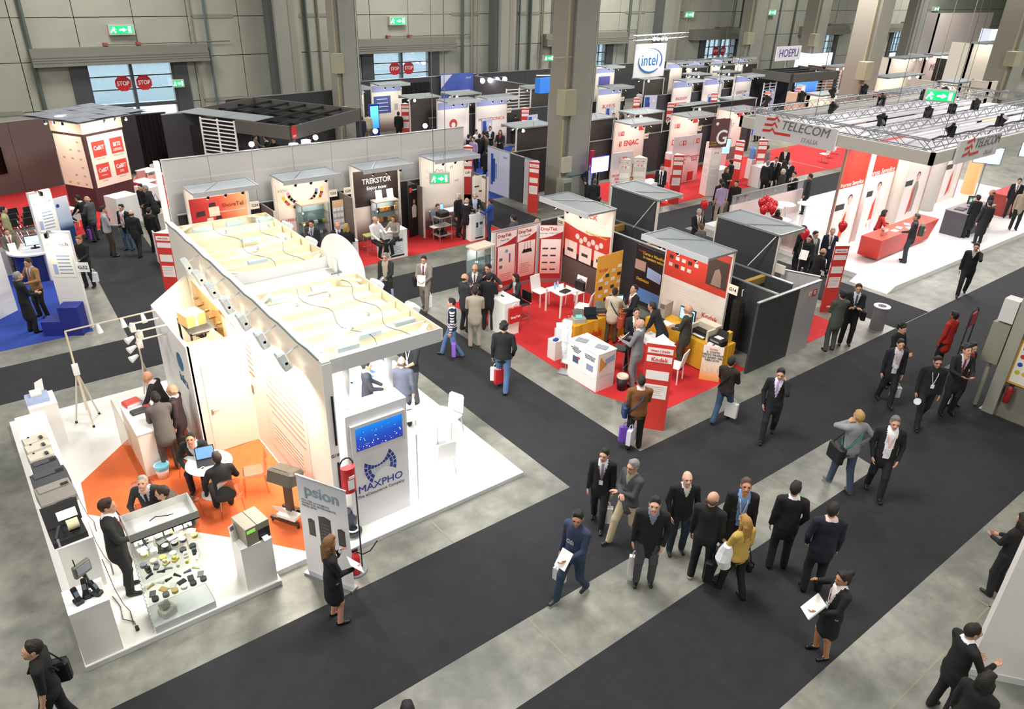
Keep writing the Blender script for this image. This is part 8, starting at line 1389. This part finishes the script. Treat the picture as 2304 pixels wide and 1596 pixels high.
# --- blue stand
pp('white-haired man in a long black overcoat on the blue carpet',(46,618),(76,748),-35,coat='long',lod=0,hair='#8c8884',h=1.76,arms=('hold','hold')); pp('man in tan jacket talking with both hands on the blue carpet',(83,606),(100,712),160,top='#9a7446',bottom='#20201f',shirt='#b4bccc',tie='#8a4a48',arms=('talk','talk'),lod=0,hair='#3a281c',h=1.76); o=pp('man in grey-green suit with red tie holding papers on the blue carpet',(16,521),(45,622),-140,top='#6a6458',bottom='#6a6458',shirt='#e0dcd8',tie='#a83a34',arms=('hold','hold'),lod=1,hair='#6a3e26'); sheet('white papers of the man in the grey-green suit',o); pp('person in a pale yellow-green jacket at the edge of the blue stand',(4,466),None,-60,top='#a8a878',lod=1,h=1.74)
o=pp('woman with reddish hair in black carrying a white plastic bag past plate G32',(191,541),(205,646),176,style='bun',hair='#8a5a38',lod=0,h=1.66,arms=('hold','hold'),coat='sweater',skin=SK3); bagof(o,-1,'white plastic bag of the woman in black near plate G32','#d8dee2',w=.26,h=.3)
# --- lane beyond
pp('long-haired man in black suit talking near the low white table',(149,461),(166,558),-85,lod=1,arms=('hold','hold'),style='short',hair='#5a3420',top='#22242a'); pp('man in black suit leaning over the low white table',(183,443),(204,536),85,lod=1,arms=('table','hold'),lean=10,shirt='#cfc8b8',v='high',glasses=True); o=pp('bald man in grey suit with a violet bag at the low white table',(207,443),(219,543),80,top='#4d5258',bottom='#2f3136',style='fringe',hair='#b09a84',lod=1,arms=('hold','down')); bagof(o,-1,'violet and white folder bag of the bald man in grey','#7a4aa8',w=.22,h=.36); o=pp('man in light grey cardigan with a grey shoulder bag walking up the lane',(238,465),(255,577),-55,top='#9a9a9c',bottom='#3a302a',lod=1,strap=('#55585c','l'),coat='sweater',arms=('down','hold')); satchel('dark grey shoulder bag of the man in the light grey cardigan',o,-1,'#3c3f44',(.34,.14,.3),.75); pp('young man in black jacket and jeans with red lanyard in the lane',(276,461),(294,562),170,bottom='#4a6a90',shirt='#d8d0d8',v='open',lanyard=LAN,lod=1); pp('balding man in black suit walking up the lane, seen from behind',(301,475),(316,577),0,style='fringe',hair='#2a221e',lod=1,legs='walk2'); o=pp('man in black suit with white papers, seen from behind by the white wall end',(340,471),(353,568),-8,lod=1); o=pp('grey-haired man bending over a phone in front of the white cube',(325,418),None,95,lod=1,lean=16,hair=GH,arms=('hold','hold'),h=1.76); satchel('black bag on the shoulder of the grey-haired man by the white cube',o,1,'#121214',(.3,.14,.26),.8); pp('man facing down behind the white cube counter',(314,415),None,170,lod=1,lean=10,h=1.68)
# --- telecom stand and around
TZ_=.18
pp('dark-suited man on the left of the group before the lounge',(1811,509),None,30,lod=1); o=pp('man in black suit holding a folder under the low red balloon',(1822,530),None,150,lod=1,arms=('hold','hold')); sheet('white folder held under the low red balloon',o,(.26,.34)); pp('man in light tie in the middle of the group before the lounge',(1836,521),None,-160,lod=1,shirt='#c8c4c0',tie='#6a6a70',top='#3a3a3c'); o=pp('grey-haired man in navy suit with badge before the red poster',(1875,514),None,165,top='#1b1f33',shirt='#d8d4dc',tie='#6a4a44',lod=1,hair='#a8a098',lanyard='#c8c0c0'); bagof(o,1,'white paper bag of the grey-haired man in the navy suit','#dedade',w=.26,h=.34); o=pp('bald man in black suit bowing his head beside the red kiosk',(1854,560),None,-70,style='fringe',hair='#3a2a20',lod=1,lean=12,arms=('hold','hold')); bagof(o,1,'white plastic bag of the bowing bald man','#d8d4d8',w=.22,h=.3)
pp('receptionist in black vest with red sleeves behind the red desk',(1992,472),None,-100,z=TZ_,legs='sit',seat=.5,top='#a82226',shirt='#2a2224',v='open',style='bob',hair='#1a1010',lod=1,arms=('desk','desk'),lean=8,h=1.68); o=pp('visitor with grey backpack standing at the red desk',(2047,482),(2034,590),60,z=TZ_,top='#2c3034',bottom='#39424c',lod=1,arms=('hold','bag'),hair='#4a4440'); t=thing('backpack','grey-green backpack worn by the visitor at the red desk','backpack',Vector(o.location)+Vector((.16,-.2,1.05)),o.rotation_euler[2]); obj('pack',B().cb((0,0,.2),(.3,.18,.42),bev=.05),M('#4c5046',.7),t); obj('pocket',B().cb((0,-.1,.12),(.22,.05,.2),bev=.02),M('#8a8c7c',.7),t); bagof(o,1,'violet and white paper bag of the visitor at the red desk','#8a5ab8',w=.32,h=.36)
for i,(hd,a,lb,k) in enumerate((((2203,440),10,'tall man in long black coat at the dark grey desk',dict(coat='long')),((2230,452),0,'man in long black coat second from the dark grey desk',dict(coat='long')),((2236,427),60,'balding man in black beside the two long black coats',dict(style='fringe')),((2296,402),150,'man in black suit and tie beyond the red counter',dict(shirt=W_,tie='#8a3a3a')),((2310,425),160,'person in beige at the edge of the red counter',dict(top='#a89a88')))): pp(lb,hd,None,a,z=TZ_,lod=1,**k)
for i,(hd,a,lb,k) in enumerate((((1729,362),-40,'grey-haired man in dark suit and pale shirt at the lounge rail',dict(shirt='#c8d0dc',v='open',hair=GH)),((1748,354),160,'man with cap in black suit at the lounge rail',dict(shirt='#d8d4d0',tie='#5a5a60')),((1766,362),20,'dark-haired person between two men at the lounge rail',dict(style='bob')),((1779,360),150,'bald man in black suit and white collar at the lounge rail',dict(style='bald',shirt='#e0dce0',v='high')),((1764,381),40,'white-haired man in dark coat seated back at the lounge rail',dict(hair='#c8c4bc',top='#2a2c2e')),((1789,387),120,'man in black suit raising his hand at the lounge rail',dict(arms=('talk','chin'),shirt='#c8c8cc',v='high')),((1728,328),-60,'man in grey pullover leaning at the long white counter',dict(top='#77787c',coat='sweater')),((1770,331),170,'blond woman in black vest behind the long white counter',dict(style='long',hair='#b89a60',shirt='#d8d0c8',h=1.68)),((1658,407),150,'slim man in black suit alone in the far aisle by the rail',dict())  ,((1624,404),20,'man in black suit behind the violet-shirted man',dict()),((1628,411),0,'man in violet shirt and khaki trousers seen from behind',dict(top='#a894b8',bottom='#9a8f7a',coat='sweater',sleeve='short')),((1636,377),-150,'woman in black with folded arms on red carpet by the white column',dict(style='bob',hair='#6a4428',arms=('fold','fold'),h=1.68)),((1646,360),40,'man in black shirt behind the woman with folded arms',dict(coat='sweater')),((1574,471),-170,'grey-haired man in black suit under the single red balloon',dict(hair='#b0aca8',shirt='#d8d0d0',tie='#6a4a48',arms=('hold','hold'))),((1579,505),30,'man whose head shows below the grey-haired man with the balloon',dict(hair='#6a4a36',top='#5a5c62',h=1.7)),((1490,371),178,'man in white shirt and black tie behind the leaflet table',dict(shirt='#ecebee',tie='#121214',v='open',arms=('down','down'))),((1330,372),172,'man in navy blazer raising his hand before the blue-framed screen',dict(top='#262b3c',shirt='#a4b4d0',v='open',arms=('chin','hip'),style='fringe')),((1339,403),0,'grey-haired man in black leather jacket at the white counter',dict(hair='#55524e',top='#1d1e22',h=1.68)),((1349,444),-20,'dark-haired man low behind the DrayTek canopy',dict(h=1.5,hair='#241a16')),((1421,398),160,'brown-haired person behind the pale IT IS column',dict(hair='#6a4a30',h=1.6)),((1446,410),20,'dark-haired person hidden below the pale IT IS columns',dict(h=1.5)),((1809+16,392),55,'man in black suit standing tall inside the lounge',dict(z=TZ_)),((1751,473),-30,'person in dark red top seated under the balloon bunch',dict(z=TZ_,h=1.5,top='#5a2226',style='bob')))):
    k=dict(k); pp(lb,hd,None,a,lod=2 if hd[1]<400 else 1,**k)
for i,(hd,a,lb,k) in enumerate((((1071,292),-120,'man in white shirt in the crowd before MICROTRONICA',dict(top='#d8d4d0',coat='sweater')),((1055,303),-60,'man in black suit at the outer edge of the MICROTRONICA crowd',dict(shirt='#c8c8cc',v='high')),((1065,309),150,'person in lilac scarf in the MICROTRONICA crowd',dict(top='#a898b4')),((1079,302),10,'dark-suited man seen from behind in the MICROTRONICA crowd',dict()),((1089,296),60,'curly-haired person in the MICROTRONICA crowd',dict(style='curly',top='#2a2622')),((1096,303),90,'man in olive jacket in the MICROTRONICA crowd',dict(top='#3c3e36')),((1103,285),175,'man in black with blue backpack straps before MICROTRONICA',dict(shirt='#c8d4e4',arms=('fold','fold'))),((1126,293),165,'woman in black with red scarf reading before MICROTRONICA',dict(shirt='#9a3a3a',v='high',style='bob',hair='#4a2a1c',arms=('read','read'))),((1096,334),0,'man in black suit seen from behind on the blue carpet edge',dict()),((1109,330),170,'woman in white cardigan with a hand at her mouth',dict(top='#d6d0c4',arms=('chin','hold'),style='bun',hair='#8a4a2c',h=1.68)),((1156,333),-30,'blond woman in black behind the Intel wall panels',dict(style='bob',hair='#a07a4c')),((1160,256),20,'dark-haired man at the pale blue Intel panel',dict()),((827,254),10,'man in a pale shirt touching the upright blue screen',dict(top='#c8c2a8',bottom='#8a7a64',coat='sweater')),((813,262),40,'man in dark suit beside the upright blue screen',dict(top='#22262e')),((896,252),0,'man in black suit before the panel with the phone picture',dict()),((572,305),-90,'man in grey suit gesturing on the angled stage',dict(top='#8a8278',arms=('talk','hold'))),((598,306),90,'man in black suit with white shirt on the angled stage',dict(shirt='#e0dcd8',v='open')),((615,311),160,'man in dark glasses at the back of the angled stage',dict(glasses=True)),((684,308),-60,'person raising a paper on the angled stage',dict(arms=('up','hold'))),((1381,255),175,'man behind the white desk at IKARUS',dict()),((1401,257),60,'long-haired woman in black before the IKARUS panel',dict(style='long',hair='#2a1c16')),((1358,262),0,'dark head below the IKARUS panel',dict(h=1.6)),((1400,208),-20,'man in dark coat walking behind the IKARUS canopy',dict(top='#333a44')),((1439,204),30,'man in white shirt with black backpack straps at the Intel wing',dict(top='#e0dee0',coat='sweater')),((1448,198),10,'man in black with red bag at the Intel wing',dict()),((1430,241),100,'brown-haired person beside the small kiosk at IKARUS',dict(hair='#7a4a2c',top='#8a7a6a')),((1503,264),175,'man with a badge under the OVERTV canopy corner',dict(shirt='#c8c8d0',v='high')),((1458,190),0,'person in dark green right of the hanging intel board',dict(top='#2c3228')),((1580,228),40,'dark-haired person below the AVNET panel',dict()),((1620,236),0,'man in black before the NEXT canopy',dict()),((1655,227),-60,'man in black suit at the QUESCOM panel',dict(shirt='#d8d4d4',v='high')),((1674,231),160,'pale-jacketed visitor at the QUESCOM panel',dict(top='#b0947c')),((1676,225),170,'person in black against the last Intel wing',dict()),((1712,255),20,'dark figure by the dark-backed totem with two lamps',dict()),((1725,250),150,'man in black suit near the dark-backed totem with two lamps',dict(shirt='#d8d4d4',v='high')),((1790,195),0,'dark silhouette before the far blue projection',dict(h=1.8)),((1955,188),-90,'blond person in black at the far red booth wall',dict(style='long',hair='#a88a50')),((1969,188),90,'dark-haired person in black and white at the far red booth wall',dict(shirt='#d8d0d0',v='high')),((1996,184),-80,'dark-haired woman beside the warm mural',dict(style='long',hair='#2a1a14',top='#6a3a30')),((2190,178),100,'person in black beside the green screen far away',dict(hair='#8a5a3c')))):
    pp(lb,hd,None,a,lod=2,**k)
